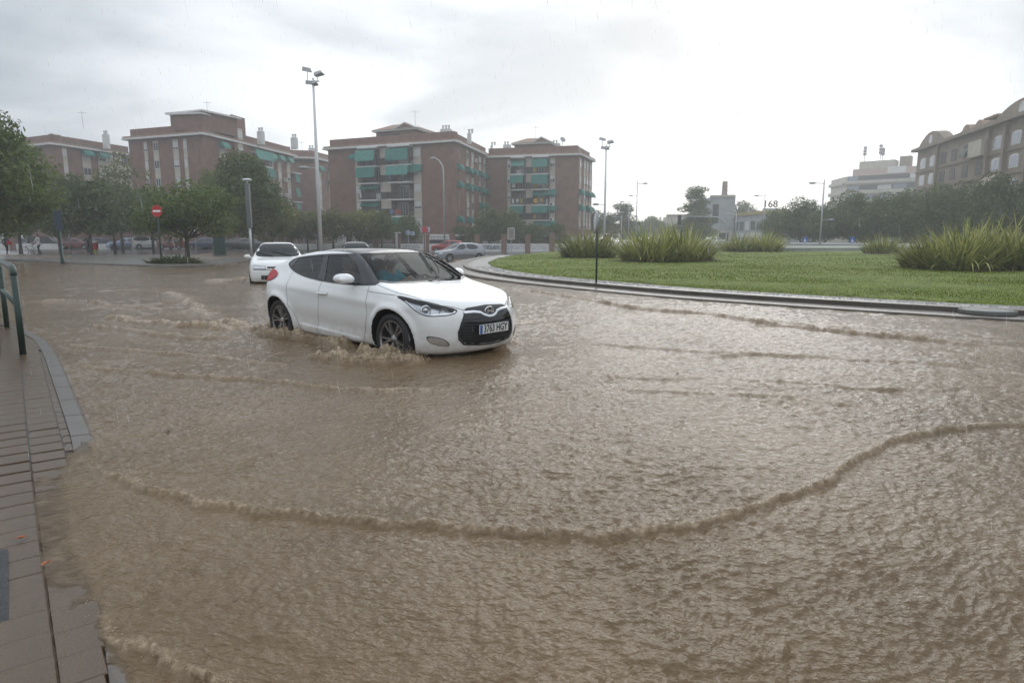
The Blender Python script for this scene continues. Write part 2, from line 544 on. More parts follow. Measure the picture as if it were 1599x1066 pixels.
# ---- soft bodies: people, animals
class Soft:
    """union of tapered capsules and ellipsoids with smooth joints -> one continuous mesh"""
    def __init__(s, k=.03): s.p = []; s.k = k
    def cap(s, a, b, ra, rb, k=None): s.p.append(('c', np.array(a, float), np.array(b, float), ra, rb, k)); return s
    def ell(s, c, r, k=None, rot=None): s.p.append(('e', np.array(c, float), np.array(r, float), rot, None, k)); return s
    def field(s, P):
        F = None
        for q in s.p:
            if q[0] == 'c':
                a, b = q[1], q[2]; ab = b - a
                t = np.clip(((P - a) @ ab) / max(ab @ ab, 1e-9), 0, 1)
                d = np.linalg.norm(P - a - t[..., None]*ab, axis=-1) - (q[3] + (q[4]-q[3])*t)
            else:
                L = P - q[1]
                if q[3] is not None: L = L @ np.asarray(q[3])
                r = q[2]; k0 = np.linalg.norm(L / r, axis=-1); k1 = np.linalg.norm(L / (r*r), axis=-1)
                d = k0*(k0-1)/np.maximum(k1, 1e-6)
            F = d if F is None else smin(F, d, q[5] or s.k)
        return F
    def mesh(s, name, m, h=.012):
        lo = np.min([np.minimum(q[1]-np.max(q[2] if q[0] == 'e' else q[3]), (q[2] if q[0] == 'c' else q[1])-np.max(q[4] if q[0] == 'c' else q[2])) for q in s.p], axis=0) - 3*h
        hi = np.max([np.maximum(q[1]+np.max(q[2] if q[0] == 'e' else q[3]), (q[2] if q[0] == 'c' else q[1])+np.max(q[4] if q[0] == 'c' else q[2])) for q in s.p], axis=0) + 3*h
        ax = [np.arange(lo[i], hi[i], h) for i in range(3)]
        G_ = np.stack(np.meshgrid(*ax, indexing='ij'), -1)
        V, Fq = surface_nets(s.field(G_).astype(np.float32), lo, h)
        return npmesh(name, V, Fq, m)

# ================================================================ the white coupe in front
def _hero_extra(X, Z):
    # sculpted flank: hollow above the sill rising to the rear, soft shoulder
    zc = .40 + .05*np.clip(-X, -1, 1.2)
    mid = sstep(-1.05, -.75, X) * (1 - sstep(.75, 1.0, X))
    g = -.016 * np.exp(-((Z - zc) / .10)**2) * mid
    sh = .012 * np.exp(-((Z - (.80 + .055*np.clip(-X, -1.3, 1.6))) / .06)**2)
    zs = .345 - .075*(np.clip(X, -.8, .75) + .8)/1.55
    st = .010 * (1 - sstep(zs - .012, zs + .012, Z)) * sstep(-.85, -.7, X) * (1 - sstep(.6, .72, X))
    return g + sh + st
hero_form = CarForm(
    axles=(1.325, -1.325), wr=.325, arch=.372, flare=.030, bot=.17,
    bot_tab=[(-2.2, .30), (-1.8, .26), (-1.2, .20), (0, .19), (1.0, .19), (1.8, .17), (2.3, .18)],
    top=[(-2.2, .70), (-2.08, .84), (-2.0, 1.0), (-1.9, 1.085), (-1.7, 1.165), (-1.4, 1.26), (-1.1, 1.325), (-.8, 1.365), (-.5, 1.39), (-.2, 1.40), (.05, 1.385),
         (.22, 1.36), (.5, 1.262), (.8, 1.118), (1.02, 1.0), (1.2, .965), (1.5, .915), (1.8, .85), (2.0, .785), (2.12, .72), (2.25, .60)],
    sec=[(.0, .76), (.15, .80), (.22, .83), (.3, .855), (.45, .878), (.6, .888), (.75, .885), (.85, .87), (.93, .845), (1.0, .80), (1.06, .755), (1.15, .70), (1.25, .635), (1.35, .56), (1.45, .48)],
    fz=[(.0, .16), (.16, .09), (.24, .03), (.34, .0), (.5, .0), (.62, .02), (.72, .07), (.82, .14), (1.0, .3), (1.4, .6)],
    rz=[(.0, .12), (.25, .04), (.4, .0), (.6, .0), (.75, .04), (.9, .06), (1.0, .05), (1.4, .1)],
    xf0=2.185, xr0=-2.06, nose_c=(.33, 2.3), tail_c=(.20, 2.6),
    pf=(.9, 1.3, .22, 2.4), pr=(-1.0, 1.05, .15, 2.4),
    haunch=[(-1.40, .72, .45, .24, .045), (1.35, .68, .40, .16, .018)],
    k1=.10, k2=.09, k3=.10, crown=.055, extra=_hero_extra, soft=.10)
HERO_LOC, HERO_YAW = (-1.87, 9.46, -.13), -.732

# ================================================================ ground, flood, lawn
TH_C, TH_S = math.cos(PITCH), math.sin(PITCH)
def at(px, py, z=None):
    """point of the terrain (or of the level z) seen at a photo pixel"""
    u = (px - 799.5) / 1030; v = (533 - py) / 1030
    dy = TH_C + v*TH_S; dz = -TH_S + v*TH_C
    zz = 0.0 if z is None else z
    for _ in range(1 if z is not None else 12):
        t = (zz - CAM_H) / dz if dz < -1e-4 else 400
        t = min(t, 400)
        if z is None: zz = .5*zz + .5*gz(u*t, dy*t)
    return (u*t, dy*t, zz)
def atY(px, Y):
    return ((px - 799.5) / 1030 * Y * (1/1.0), Y, gz((px - 799.5)/1030*Y, Y))

M_ASPH = mat('wet_asphalt', (.060, .055, .050), rough=.16, var=.35, vscale=.5, bump=.25, bscale=30)
M_CONC = mat('wet_concrete', (.155, .142, .125), rough=.26, var=.3, vscale=1.2, bump=.2, bscale=30)
M_KERB = mat('kerb_granite', (.072, .054, .038), rough=.26, col2=(.095, .084, .074), vscale=2.2, bump=.15, bscale=60)
M_SOIL = mat('wet_soil', (.125, .085, .058), rough=.45, var=.45, vscale=.9, bump=.6, bscale=14)
M_GRAV = mat('pebble', (.17, .165, .158), rough=.35, var=.55, vscale=5)
M_LAWNS = mat('lawn_soil', (.130, .165, .022), rough=.95, var=.35, vscale=2.2)

def sheet(name, xs, ys, zf, m, kind='structure', smooth=True):
    X, Y = np.meshgrid(xs, ys, indexing='ij'); Z = zf(X, Y)
    V = np.stack([X.ravel(), Y.ravel(), Z.ravel()], 1); n = len(ys)
    i, j = np.meshgrid(np.arange(len(xs)-1), np.arange(n-1), indexing='ij')
    a = (i*n + j).ravel(); F = np.stack([a, a+n, a+n+1, a+1], 1)
    return tag(link(name, npmesh(name, V, F, m, smooth)), kind=kind)

def ring_solid(name, inner, outer, z0, z1, m, parent=None, kind='structure', lip=0.0):
    """solid strip between two matching open lines"""
    n = len(inner); b = MB(); vs = []
    for (p, q) in zip(inner, outer):
        vs += [(p[0], p[1], z0), (p[0], p[1], z1), (q[0], q[1], z1 - lip), (q[0], q[1], z0)]
    fs = []
    for k in range(n-1):
        for e in range(4):
            fs.append((k*4+e, k*4+(e+1) % 4, (k+1)*4+(e+1) % 4, (k+1)*4+e))
    fs += [(0, 1, 2, 3), tuple((n-1)*4+e for e in (3, 2, 1, 0))]
    b.add(vs, fs); o = b.build(name, m, parent)
    if kind: tag(o, kind=kind)
    return o

# wide ground out to the horizon, dipping under the flood
xs = np.unique(np.concatenate([np.linspace(-430, -80, 12), np.linspace(-80, 80, 65), np.linspace(80, 430, 12)]))
ys = np.unique(np.concatenate([np.linspace(-120, 0, 8), np.linspace(0, 70, 50), np.linspace(70, 140, 15), np.linspace(140, 430, 10)]))
sheet('ground', xs, ys, lambda x, y: gz(x, y) - .17 + .16*sstep(44, 56, y + .35*np.minimum(0, x+10)) , M_ASPH)

# ---- pavement frame: s runs along the kerb (towards the far end negative), t across it towards the road
PD = np.array([.606, -.795]); PN = np.array([.795, .606])
KS = [-30, -20, -14, -12.2, -11, -9.6, -5.5, -4, -3, -2.33, -1.6, 0, 3]
KT = [-9, -3, -.35, .17, .34, .39, .385, .345, .31, .27, .24, .15, -.3]
def kerb_t(s): return np.interp(s, KS, KT)
def pave_z(s, t):
    z = np.interp(s, [-20, -14, -9, -6, -5.3, -4.7, -4.2, -3.3, -2.95, -2.5, -2.1, 0], [.06, .050, .050, .046, .028, .006, -.004, -.004, .006, .020, .026, .03])
    return z + np.clip(.1 - t, -.30, .30) * .095 + np.clip(-.2 - t, 0, 3)*.01 - .030*sstep(.10, .24, t)*sstep(-5.4, -4.6, s)*(1 - sstep(-2.3, -1.6, s))
def st(x, y): return x*PD[0] + y*PD[1], x*PN[0] + y*PN[1]

# ---- wave fronts of the running flood (points on the road, metres)
def gl(pts): return np.array([at(*p)[:2] for p in pts])
WAVES = [  # line, height, width, rise behind, foam
    (gl([(95, 705), (118, 712), (150, 733), (200, 755), (300, 785), (400, 800), (500, 806), (600, 818), (700, 825), (800, 832), (900, 838), (990, 838), (1080, 822), (1130, 806), (1220, 780), (1300, 750), (1340, 722), (1385, 692), (1450, 676), (1520, 668), (1680, 662), (1900, 655)]), .017, .032, .018, .7),
    (gl([(140, 952), (165, 985), (190, 1008), (240, 1038), (300, 1064), (380, 1100)]), .025, .036, .014, .75),
    (gl([(790, 449), (850, 458), (920, 469), (1000, 483), (1100, 490), (1200, 505), (1300, 517), (1400, 527), (1500, 537), (1700, 556)]), .060, .085, .0, .6),
    (gl([(1150, 497), (1250, 506), (1330, 512), (1450, 524), (1600, 534)]), .022, .07, .0, .3),
    (gl([(870, 533), (960, 540), (1050, 546), (1150, 552), (1240, 556), (1420, 565), (1500, 572), (1640, 588)]), .020, .06, .0, .3),
    (gl([(1090, 560), (1160, 552), (1260, 556), (1330, 556)]), .02, .07, .0, .25),
    (gl([(930, 588), (1030, 592), (1110, 590)]), .015, .05, .0, .25),
    (gl([(1130, 592), (1250, 600), (1350, 606), (1450, 610), (1560, 603), (1640, 600)]), .018, .05, .0, .3),
    (gl([(950, 606), (1060, 613), (1200, 618), (1300, 628), (1410, 642)]), .012, .045, .0, .2),
    (gl([(75, 538), (150, 545), (250, 550), (330, 557), (400, 568), (470, 572)]), .034, .08, .0, .5),
    (gl([(105, 568), (200, 580), (300, 588), (400, 592), (480, 603), (560, 610), (640, 608), (720, 611)]), .03, .065, .0, .5),
    (gl([(40, 470), (120, 470), (190, 480), (260, 482)]), .05, .16, .0, .3),
    (gl([(150, 495), (220, 502), (270, 508), (330, 510), (385, 515)]), .07, .15, .0, .8),
    (gl([(130, 508), (200, 518), (300, 528), (385, 528)]), .05, .12, .0, .5),
    (gl([(255, 455), (285, 466), (300, 480), (330, 500)]), .05, .2, .0, .6),
    (gl([(330, 440), (370, 436), (388, 438)]), .10, .25, .0, .9),
    (gl([(470, 558), (520, 560), (570, 564), (620, 566), (668, 568)]), .10, .11, .0, 1.0),     # bow wave of the front wheel
    (gl([(548, 554), (590, 556), (630, 556), (660, 560)]), .15, .10, .0, 1.0),
    (gl([(388, 524), (420, 521), (452, 522), (490, 532), (540, 550)]), .12, .14, .0, 1.0),
    (gl([(392, 518), (425, 514), (455, 517)]), .13, .11, .0, 1.0),
    (gl([(330, 506), (352, 502), (380, 514)]), .06, .12, .0, .9),
    (gl([(760, 548), (790, 540), (812, 530)]), .06, .16, .0, .9),
]
def seg_dist(x, y, L):
    """distance to polyline, signed (+ on its far/left side), and the place along it"""
    best = np.full(x.shape, 1e9); sg = np.zeros_like(best); al = np.zeros_like(best); acc = 0
    for a, b in zip(L[:-1], L[1:]):
        d = b - a; l2 = d @ d; t = np.clip(((x-a[0])*d[0] + (y-a[1])*d[1]) / l2, 0, 1)
        ex = x - a[0] - t*d[0]; ey = y - a[1] - t*d[1]; q = np.hypot(ex, ey); m = q < best
        best = np.where(m, q, best); sg = np.where(m, np.sign(d[0]*ey - d[1]*ex), sg); al = np.where(m, acc + t*np.sqrt(l2), al); acc += np.sqrt(l2)
    return best * np.where(sg == 0, 1, sg), al, acc

def flood(x, y):
    """height above the level of the flood, foam amount"""
    r = np.hypot(x, y)
    # drifting direction of the flow: towards the camera's left
    u = x*.86 + y*.5; v = -x*.5 + y*.86
    wx = u + .10*perlin(u*2.1, v*2.1, 5); wy = v + .10*perlin(u*2.3, v*2.3, 6)
    h = .012*perlin(wx*.9, wy*1.1, 1) * np.ones_like(r)
    def oct_(sc, amp, seed, lim, ridge=0.0):
        k = 1 - sstep(lim*.6, lim, r)
        n = perlin(wx*sc*.8, wy*sc*1.25, seed)
        if ridge: n = (1-ridge)*n + ridge*(.55 - 2.0*np.abs(perlin(wx*sc*.7 + 9, wy*sc*1.1, seed+40)))
        return amp*k*n
    h = h + oct_(2.6, .009, 2, 60) + oct_(4.6, .0055, 3, 40, .1) + oct_(8.5, .0065, 4, 28, .1) + oct_(17., .0082, 7, 20, .1) + oct_(33., .0058, 8, 12, .1)
    patchy = .65 + .7*sstep(-.35, .4, perlin(x*.42, y*.42, 12)); h = h*patchy
    foam = np.zeros_like(r)
    for i, (L, A, w, rise, fo) in enumerate(WAVES):
        lo, hi = L.min(0) - 1.2, L.max(0) + 1.2
        m = (x > lo[0]) & (x < hi[0]) & (y > lo[1]) & (y < hi[1])
        if not m.any(): continue
        X, Y = x[m], y[m]
        sc = .55/w*.1
        wob = w*(1.1*perlin(X*2.2/ (w*12), Y*2.2/(w*12), 20+i) + .7*perlin(X/(w*1.6), Y/(w*1.6), 50+i))
        d, al, tot = seg_dist(X, Y, L); d = d + wob*(1 if fo > .6 else .6)
        ends = sstep(0, .12*tot+.05, al) * sstep(0, .12*tot+.05, tot - al)
        if rise: ends = np.maximum(ends, .0)
        br = (.72 if i < 2 else .85) + (.5 if i < 2 else .35)*perlin(al/(w*7), al*0 + i*3.3, 30+i) + .35*perlin(al/(w*2), al*0 + i*7.7, 31+i)
        br = np.clip(br, .12 if i < 2 else .5, 1.6)
        near = np.where(d < 0, np.exp(-(d/(w*.45))**2), np.exp(-(d/(w*1.3))**2))
        lump = 1 + (.55 if fo > .6 else .25)*perlin(X/(w*.55), Y/(w*.55), 60+i) + .35*perlin(X/(w*.25), Y/(w*.25), 61+i)
        h[m] += A*near*ends*br*lump + rise*sstep(-w, w*.4, d)*np.exp(-np.clip(d, 0, 9)/.7)*ends
        h[m] -= .22*A*ends*np.exp(-((d + w*1.1)/(w*.7))**2)
        fn = np.exp(-(np.where(d < 0, d/(w*.42), d/(w*.75)))**2) * ends * np.clip(.35 + br*.6 + .5*perlin(X/(w*.8), Y/(w*.8), 70+i), 0, 1.3)
        foam[m] = np.maximum(foam[m], fo*np.clip(fn, 0, 1))
    return h, foam

# polar sheet of water, finer close by
rr = np.exp(np.arange(math.log(.8), math.log(70), .0048)); aa = np.radians(np.arange(-62, 62.01, .16))
RR, AA = np.meshgrid(rr, aa, indexing='ij')
WX, WY = RR*np.sin(AA), RR*np.cos(AA)
WH, WFOAM = flood(WX.ravel(), WY.ravel()); WH = WH.reshape(RR.shape); WFOAM = WFOAM.reshape(RR.shape)
S_, T_ = st(WX, WY)
KT_ = kerb_t(S_); on_pave = 1 - sstep(-.10, .05, T_ - KT_)
PZ = pave_z(S_, T_)
fn_ = perlin(WX*5, WY*5, 90)*.006 + perlin(WX*12, WY*12, 91)*.004
WZ = WH*(1 - .60*on_pave) + on_pave*(.009 + fn_)
depth = np.where(T_ < KT_ - .03, WZ - PZ, .3)
# where the film is thinner than nothing the sheet slips below the slabs
WZ = np.where((T_ < KT_ - .03) & (depth < .0), PZ - .012, WZ)
depth = np.maximum(depth, 0)
edge = np.exp(-((depth - .006)/.006)**2) * on_pave * (depth > 0) * sstep(-.1, .3, perlin(WX*9, WY*9, 93))
WFOAM = np.maximum(WFOAM, .45*edge*sstep(-5.5, -4.5, S_))
WZ = WZ + gz(WX, WY)
n = len(aa); I, J = np.meshgrid(np.arange(len(rr)-1), np.arange(n-1), indexing='ij'); a_ = (I*n + J).ravel()
wme = npmesh('flood_water', np.stack([WX.ravel(), WY.ravel(), WZ.ravel()], 1), np.stack([a_, a_+1, a_+n+1, a_+n], 1), None)
if wme.polygons[0].normal.z < 0: wme.flip_normals()
attr(wme, 'foam', WFOAM.ravel()); attr(wme, 'depth', depth.ravel())

def water_mat():
    m = bpy.data.materials.new('muddy_water'); m.use_nodes = True; t = m.node_tree; b = t.nodes['Principled BSDF']
    N = lambda k: t.nodes.new(k); Lk = t.links.new
    tcn = N('ShaderNodeTexCoord')
    fo = N('ShaderNodeAttribute'); fo.attribute_name = 'foam'; de = N('ShaderNodeAttribute'); de.attribute_name = 'depth'
    n1 = N('ShaderNodeTexNoise'); n1.inputs['Scale'].default_value = .7; n1.inputs['Detail'].default_value = 6; n1.inputs['Roughness'].default_value = .65
    Lk(tcn.outputs['Object'], n1.inputs['Vector'])
    mud = N('ShaderNodeMixRGB'); mud.inputs[1].default_value = (.128, .083, .042, 1); mud.inputs[2].default_value = (.180, .122, .068, 1)
    mr = N('ShaderNodeMapRange'); mr.inputs['From Min'].default_value = .35; mr.inputs['From Max'].default_value = .65
    Lk(n1.outputs['Fac'], mr.inputs['Value']); Lk(mr.outputs[0], mud.inputs[0])
    fm = N('ShaderNodeMixRGB'); fm.inputs[2].default_value = (.50, .39, .27, 1)
    n3 = N('ShaderNodeTexNoise'); n3.inputs['Scale'].default_value = 26; n3.inputs['Detail'].default_value = 4; Lk(tcn.outputs['Object'], n3.inputs['Vector'])
    fr = N('ShaderNodeMapRange'); fr.inputs['From Min'].default_value = .30; fr.inputs['From Max'].default_value = .62; Lk(n3.outputs['Fac'], fr.inputs['Value'])
    fx = N('ShaderNodeMath'); fx.operation = 'MULTIPLY'; Lk(fo.outputs['Fac'], fx.inputs[0]); Lk(fr.outputs[0], fx.inputs[1])
    Lk(fx.outputs[0], fm.inputs[0]); Lk(mud.outputs[0], fm.inputs[1]); Lk(fm.outputs[0], b.inputs['Base Color'])
    ro = N('ShaderNodeMapRange'); ro.inputs['To Min'].default_value = .08; ro.inputs['To Max'].default_value = .5; Lk(fx.outputs[0], ro.inputs['Value']); Lk(ro.outputs[0], b.inputs['Roughness'])
    b.inputs['IOR'].default_value = 1.33; b.inputs['Specular IOR Level'].default_value = .5
    # turbid water hides what lies below within a few centimetres
    al = N('ShaderNodeMapRange'); al.inputs['From Max'].default_value = .026; al.inputs['To Min'].default_value = .42; al.interpolation_type = 'SMOOTHSTEP'
    Lk(de.outputs['Fac'], al.inputs['Value']); Lk(al.outputs[0], b.inputs['Alpha'])
    # rain-pitted skin: small ripples
    h = None
    for sc, st_, dist in ((9., .5, .030), (24., 1.0, .017), (50., .8, .008)):
        mp = N('ShaderNodeMapping'); mp.inputs['Rotation'].default_value = (0, 0, .5); mp.inputs['Scale'].default_value = (.8, 1.3, 1)
        Lk(tcn.outputs['Object'], mp.inputs[0])
        q = N('ShaderNodeTexNoise'); q.inputs['Scale'].default_value = sc; q.inputs['Detail'].default_value = 3; q.inputs['Distortion'].default_value = .15
        Lk(mp.outputs[0], q.inputs['Vector'])
        bp = N('ShaderNodeBump'); bp.inputs['Strength'].default_value = st_; bp.inputs['Distance'].default_value = dist
        Lk(q.outputs['Fac'], bp.inputs['Height'])
        if h: Lk(h.outputs[0], bp.inputs['Normal'])
        h = bp
    Lk(h.outputs[0], b.inputs['Normal'])
    return m
M_WATER = water_mat(); wme.materials.append(M_WATER)
tag(link('flood_water', wme), kind='structure')

# ---- spray: thrown drops and clots of muddy water at the wheels and crests
M_SPRAY = mat('muddy_spray', (.46, .36, .25), rough=.25, var=.2, vscale=30)
def drops(name, spots, seed):
    rg = random.Random(seed); b = MB()
    for (c, rad, hgt, n, size) in spots:
        for _ in range(n):
            k = rg.random()**1.6; a = rg.uniform(0, 2*math.pi); q = rg.random()**.7
            x, y = c[0] + rad*q*math.cos(a), c[1] + rad*.55*q*math.sin(a); z = c[2] + hgt*k*(1-q*.7)
            s = size*rg.uniform(.35, 1.0)*(1 - .5*k); v = [Vector(p)*s for p in ((1, 0, 0), (-.5, .87, 0), (-.5, -.87, 0), (0, 0, 1.3), (0, 0, -1.2))]
            M = Euler((rg.uniform(0, 6), rg.uniform(0, 6), rg.uniform(0, 6))).to_matrix()
            b.add([M @ p + Vector((x, y, z)) for p in v], [(0, 1, 3), (1, 2, 3), (2, 0, 3), (1, 0, 4), (2, 1, 4), (0, 2, 4)])
    return tag(b.build(name, M_SPRAY, None, True), kind='stuff')
def w3(px, py, z=.02):
    p = at(px, py); return (p[0], p[1], p[2] + z)
drops('wheel_spray', [(w3(600, 562), .45, .20, 420, .012), (w3(640, 564), .25, .19, 260, .012), (w3(560, 562), .3, .12, 100, .010), (w3(500, 545), .35, .14, 110, .011), (w3(430, 522), .5, .22, 360, .013), (w3(460, 526), .3, .16, 120, .011),
    (w3(352, 510), .35, .10, 60, .012), (w3(800, 540), .35, .12, 110, .010), (w3(700, 556), .45, .07, 60, .008), (w3(385, 440), .9, .35, 160, .022), (w3(360, 440), .9, .2, 80, .02)], 3)
sp_ = []
for L, A, w, rise, fo in WAVES[:2]:
    for p in resample(L, .12, False): sp_.append(((p[0], p[1], .03), .05, .03, 3, .0045))
drops('crest_spray', sp_, 4)

# ---- pavement: slabs, kerb stones, sand bed
M_TILE = mat('paving_slab', (.078, .048, .026), rough=.22, col2=(.115, .077, .046), vscale=1.6, bump=.25, bscale=70)
M_BED = mat('joint_sand', (.035, .032, .028), rough=.5)
pave = empty('pavement', (0, 0, 0)); tag(pave, kind='structure')
tw, pitch = .1835, .190
tb = MB()
hw = tw/2; c_ = .004
ring0 = [(-hw, -hw), (hw, -hw), (hw, hw), (-hw, hw)]
vs = [(x, y, -.05) for x, y in ring0] + [(x, y, -c_) for x, y in ring0] + [(x*(1-c_/hw), y*(1-c_/hw), 0) for x, y in ring0]
tb.add(vs, [(0, 1, 5, 4), (1, 2, 6, 5), (2, 3, 7, 6), (3, 0, 4, 7), (4, 5, 9, 8), (5, 6, 10, 9), (6, 7, 11, 10), (7, 4, 8, 11), (8, 9, 10, 11)])
tile_me = tb.mesh('paving_slab', M_TILE)
rot = math.atan2(PD[1], PD[0]); rg = random.Random(5); cand = []
for i in range(-90, 12):
    for j in range(-22, 4):
        s, t = i*pitch, j*pitch - .075 + .02*math.sin(i*.07)
        kl = float(kerb_t(s)) - .140
        if t - hw > kl - .02: continue
        cutw = kl - (t - hw)
        wt = tw if cutw > tw + .02 else max(.03, cutw)
        x, y = PD[0]*s + PN[0]*t, PD[1]*s + PN[1]*t
        z = float(pave_z(s, t)) + rg.uniform(-.0012, .0012)
        # granite utility cover replaces four slabs
        cand.append((y, x, z, s, t, wt))
cov_s, cov_t = -3.30, -.36
vis, rest = [], MB()
for y, x, z, s, t, wt in sorted(cand):
    if abs(s-cov_s) < .37 and abs(t-cov_t) < .25: continue
    seen = y > 1.6 and abs(x)/max(y, .1) < .86
    if seen and len(vis) < 290:
        o = link('paving_slab', tile_me, pave, (x, y, z)); o.rotation_euler = (rg.uniform(-.006, .006), rg.uniform(-.006, .006), rot); vis.append(o)
        if wt != tw:
            dt = (wt - tw)/2; o.location.x += PN[0]*dt; o.location.y += PN[1]*dt; o.scale = (1, wt/tw, 1)
    else:
        M = Matrix.Rotation(rot, 3, 'Z'); rest.add([M @ Vector(v) + Vector((x, y, z)) for v in vs], [(4, 5, 9, 8), (5, 6, 10, 9), (6, 7, 11, 10), (7, 4, 8, 11), (8, 9, 10, 11)])
tag(rest.build('far_slabs', M_TILE, pave), kind='stuff')
# bed under the slabs
sv = np.linspace(-30, 3, 120); kt = kerb_t(sv)
inn = [(PD[0]*s + PN[0]*(-5.), PD[1]*s + PN[1]*(-5.)) for s in sv]; out = [(PD[0]*s + PN[0]*(k-.01), PD[1]*s + PN[1]*(k-.01)) for s, k in zip(sv, kt)]
b = MB(); vv = []
for s, k in zip(sv, kt):
    for t in np.linspace(-5, k-.01, 14): vv.append((PD[0]*s + PN[0]*t, PD[1]*s + PN[1]*t, float(pave_z(s, t)) - .009))
b.add(vv, [(i*14+j, (i+1)*14+j, (i+1)*14+j+1, i*14+j+1) for i in range(119) for j in range(13)])
b.build('slab_bed', M_BED, pave, True)
# kerb stones
s = -20.0
while s < 1.5:
    L = .62 if s > -11 else .5
    b = MB(); vv = []
    for e in (s + .006, s + L - .006):
        k = float(kerb_t(e)); k2 = float(kerb_t(e+.05)); 
        for t, dz in ((k-.135, -.25), (k-.135, .004), (k-.022, .004), (k, -.014), (k, -.25)):
            vv.append((PD[0]*e + PN[0]*t, PD[1]*e + PN[1]*t, float(pave_z(e, min(t, .3))) + dz))
    b.add(vv, [(i, i+1, i+6, i+5) for i in range(4)] + [(4, 0, 5, 9), (0, 4, 3, 2, 1), (5, 6, 7, 8, 9)])
    b.build('kerb_stone', M_KERB, pave)
    s += L
# utility cover
M_IRON = mat('cast_iron', (.045, .045, .046), rough=.35, metal=.5, var=.4, vscale=12, bump=.4, bscale=60)
cx, cy = PD*cov_s + PN*cov_t; czc = float(pave_z(cov_s, cov_t))
uc = empty('utility_cover', (cx, cy, czc), rot, 'dark iron utility cover set in the wet paving slabs at the left edge', 'manhole cover')
b = MB(); b.bbox(-.36, .36, -.24, .24, -.05, .000); b.build('cover_frame', M_IRON, uc)
b = MB(); b.bbox(-.33, .33, -.21, .21, -.01, .004)
for i in range(9):
    for j in range(6): b.bbox(-.31+i*.072, -.27+i*.072, -.19+j*.066, -.155+j*.066, .004, .007)
b.build('cover_plate', M_IRON, uc)

# ---- roundabout: apron, kerb, gravel, lawn
RING = [(-1.0, 47), (-2.0, 41), (-2.45, 35), (-2.35, 31), (-1.75, 26.9), (-.34, 22.8), (1.05, 20.3), (2.39, 18.3), (4.0, 16.1), (5.2, 14.9), (6.7, 13.55), (9.11, 11.6), (12.5, 9.7), (17, 8.0), (23, 7.2), (31, 8.2)]
RING = round_poly(RING, 2, False)
T = np.gradient(RING, axis=0); T /= np.linalg.norm(T, axis=1, keepdims=True); RN = np.stack([-T[:, 1], T[:, 0]], 1)   # towards the middle
off = lambda d: RING + RN*d
LZ = .10
M_APRON = M_CONC
ring_solid('gutter_apron', off(.02), off(-.75), -.95, .035, M_APRON, lip=.0)
ring_solid('roundabout_kerb', off(.24), off(.0), -.9, .125, M_KERB)
ring_solid('gravel_bed', off(1.25), off(.24), -.9, .092, M_GRAV)
IN = off(1.2)
lawn_poly = [tuple(p) for p in IN] + [(45, 14), (62, 30), (58, 52), (40, 66), (16, 66), (3, 56)]
LP = np.array(lawn_poly)
g1 = np.concatenate([np.arange(-4, 30, .8), np.arange(30, 64, 2.5)]); g2 = np.arange(8, 68, .8)
gx, gy = np.meshgrid(g1, g2, indexing='ij'); gp = np.stack([gx.ravel(), gy.ravel()], 1); gp = gp[in_poly(LP, gp[:, 0], gp[:, 1])]
B_ = resample(LP, .8); n = len(B_)
vs_, es_, fs_, *_ = delaunay_2d_cdt([Vector(p) for p in np.concatenate([B_, gp])], [(i, (i+1) % n) for i in range(n)], [], 1, 1e-5)
lv = np.array([(v.x, v.y, LZ + .02*perlin(np.array([v.x*.3]), np.array([v.y*.3]))[0] + .012) for v in vs_]); lv[:n, 2] = .070
me = bpy.data.meshes.new('lawn'); me.from_pydata([tuple(v) for v in lv], [], [tuple(f) for f in fs_]); me.materials.append(M_LAWNS); me.update()
if me.polygons[0].normal.z < 0: me.flip_normals()
tag(link('lawn', me), kind='structure')
# grass blades, dense near the kerb and thinning with distance
M_GRASS = mat('grass_blade', (.150, .190, .022), spec=.12, rough=.8, var=.2, vscale=.7)
rgn = np.random.RandomState(3)
P_ = []
for (y0, y1, dens) in ((8, 14, 900), (14, 20, 420), (20, 30, 150), (30, 48, 45), (48, 62, 14)):
    x1 = min(26, y1*.86); A = (x1+4)*(y1-y0); q = rgn.rand(int(A*dens), 2)*[x1+4, y1-y0] + [-4, y0]
    q = q[(np.abs(q[:, 0]) < q[:, 1]*.84 + 1)]
    q = q[in_poly(LP, q[:, 0], q[:, 1])]; P_.append(np.concatenate([q, np.full((len(q), 1), {8: 1., 14: 1.3, 20: 1.9, 30: 3.0, 48: 4.5}[y0])], 1))
P_ = np.concatenate(P_); ng = len(P_)
an = rgn.rand(ng)*6.283; hh = (.016 + .020*rgn.rand(ng))*np.minimum(P_[:, 2], 1.8)**.6; ww = .006*P_[:, 2]; le = .025*rgn.randn(ng)
z0 = np.full(ng, LZ + .006)
v0 = np.stack([P_[:, 0]-ww*np.cos(an), P_[:, 1]-ww*np.sin(an), z0], 1); v1 = np.stack([P_[:, 0]+ww*np.cos(an), P_[:, 1]+ww*np.sin(an), z0], 1)
v2 = np.stack([P_[:, 0]-le*np.sin(an), P_[:, 1]+le*np.cos(an), z0+hh], 1)
GV = np.stack([v0, v1, v2], 1).reshape(-1, 3); GF = np.arange(ng*3).reshape(-1, 3)
tag(link('grass', npmesh('grass', GV, GF, M_GRASS, False)), kind='stuff')
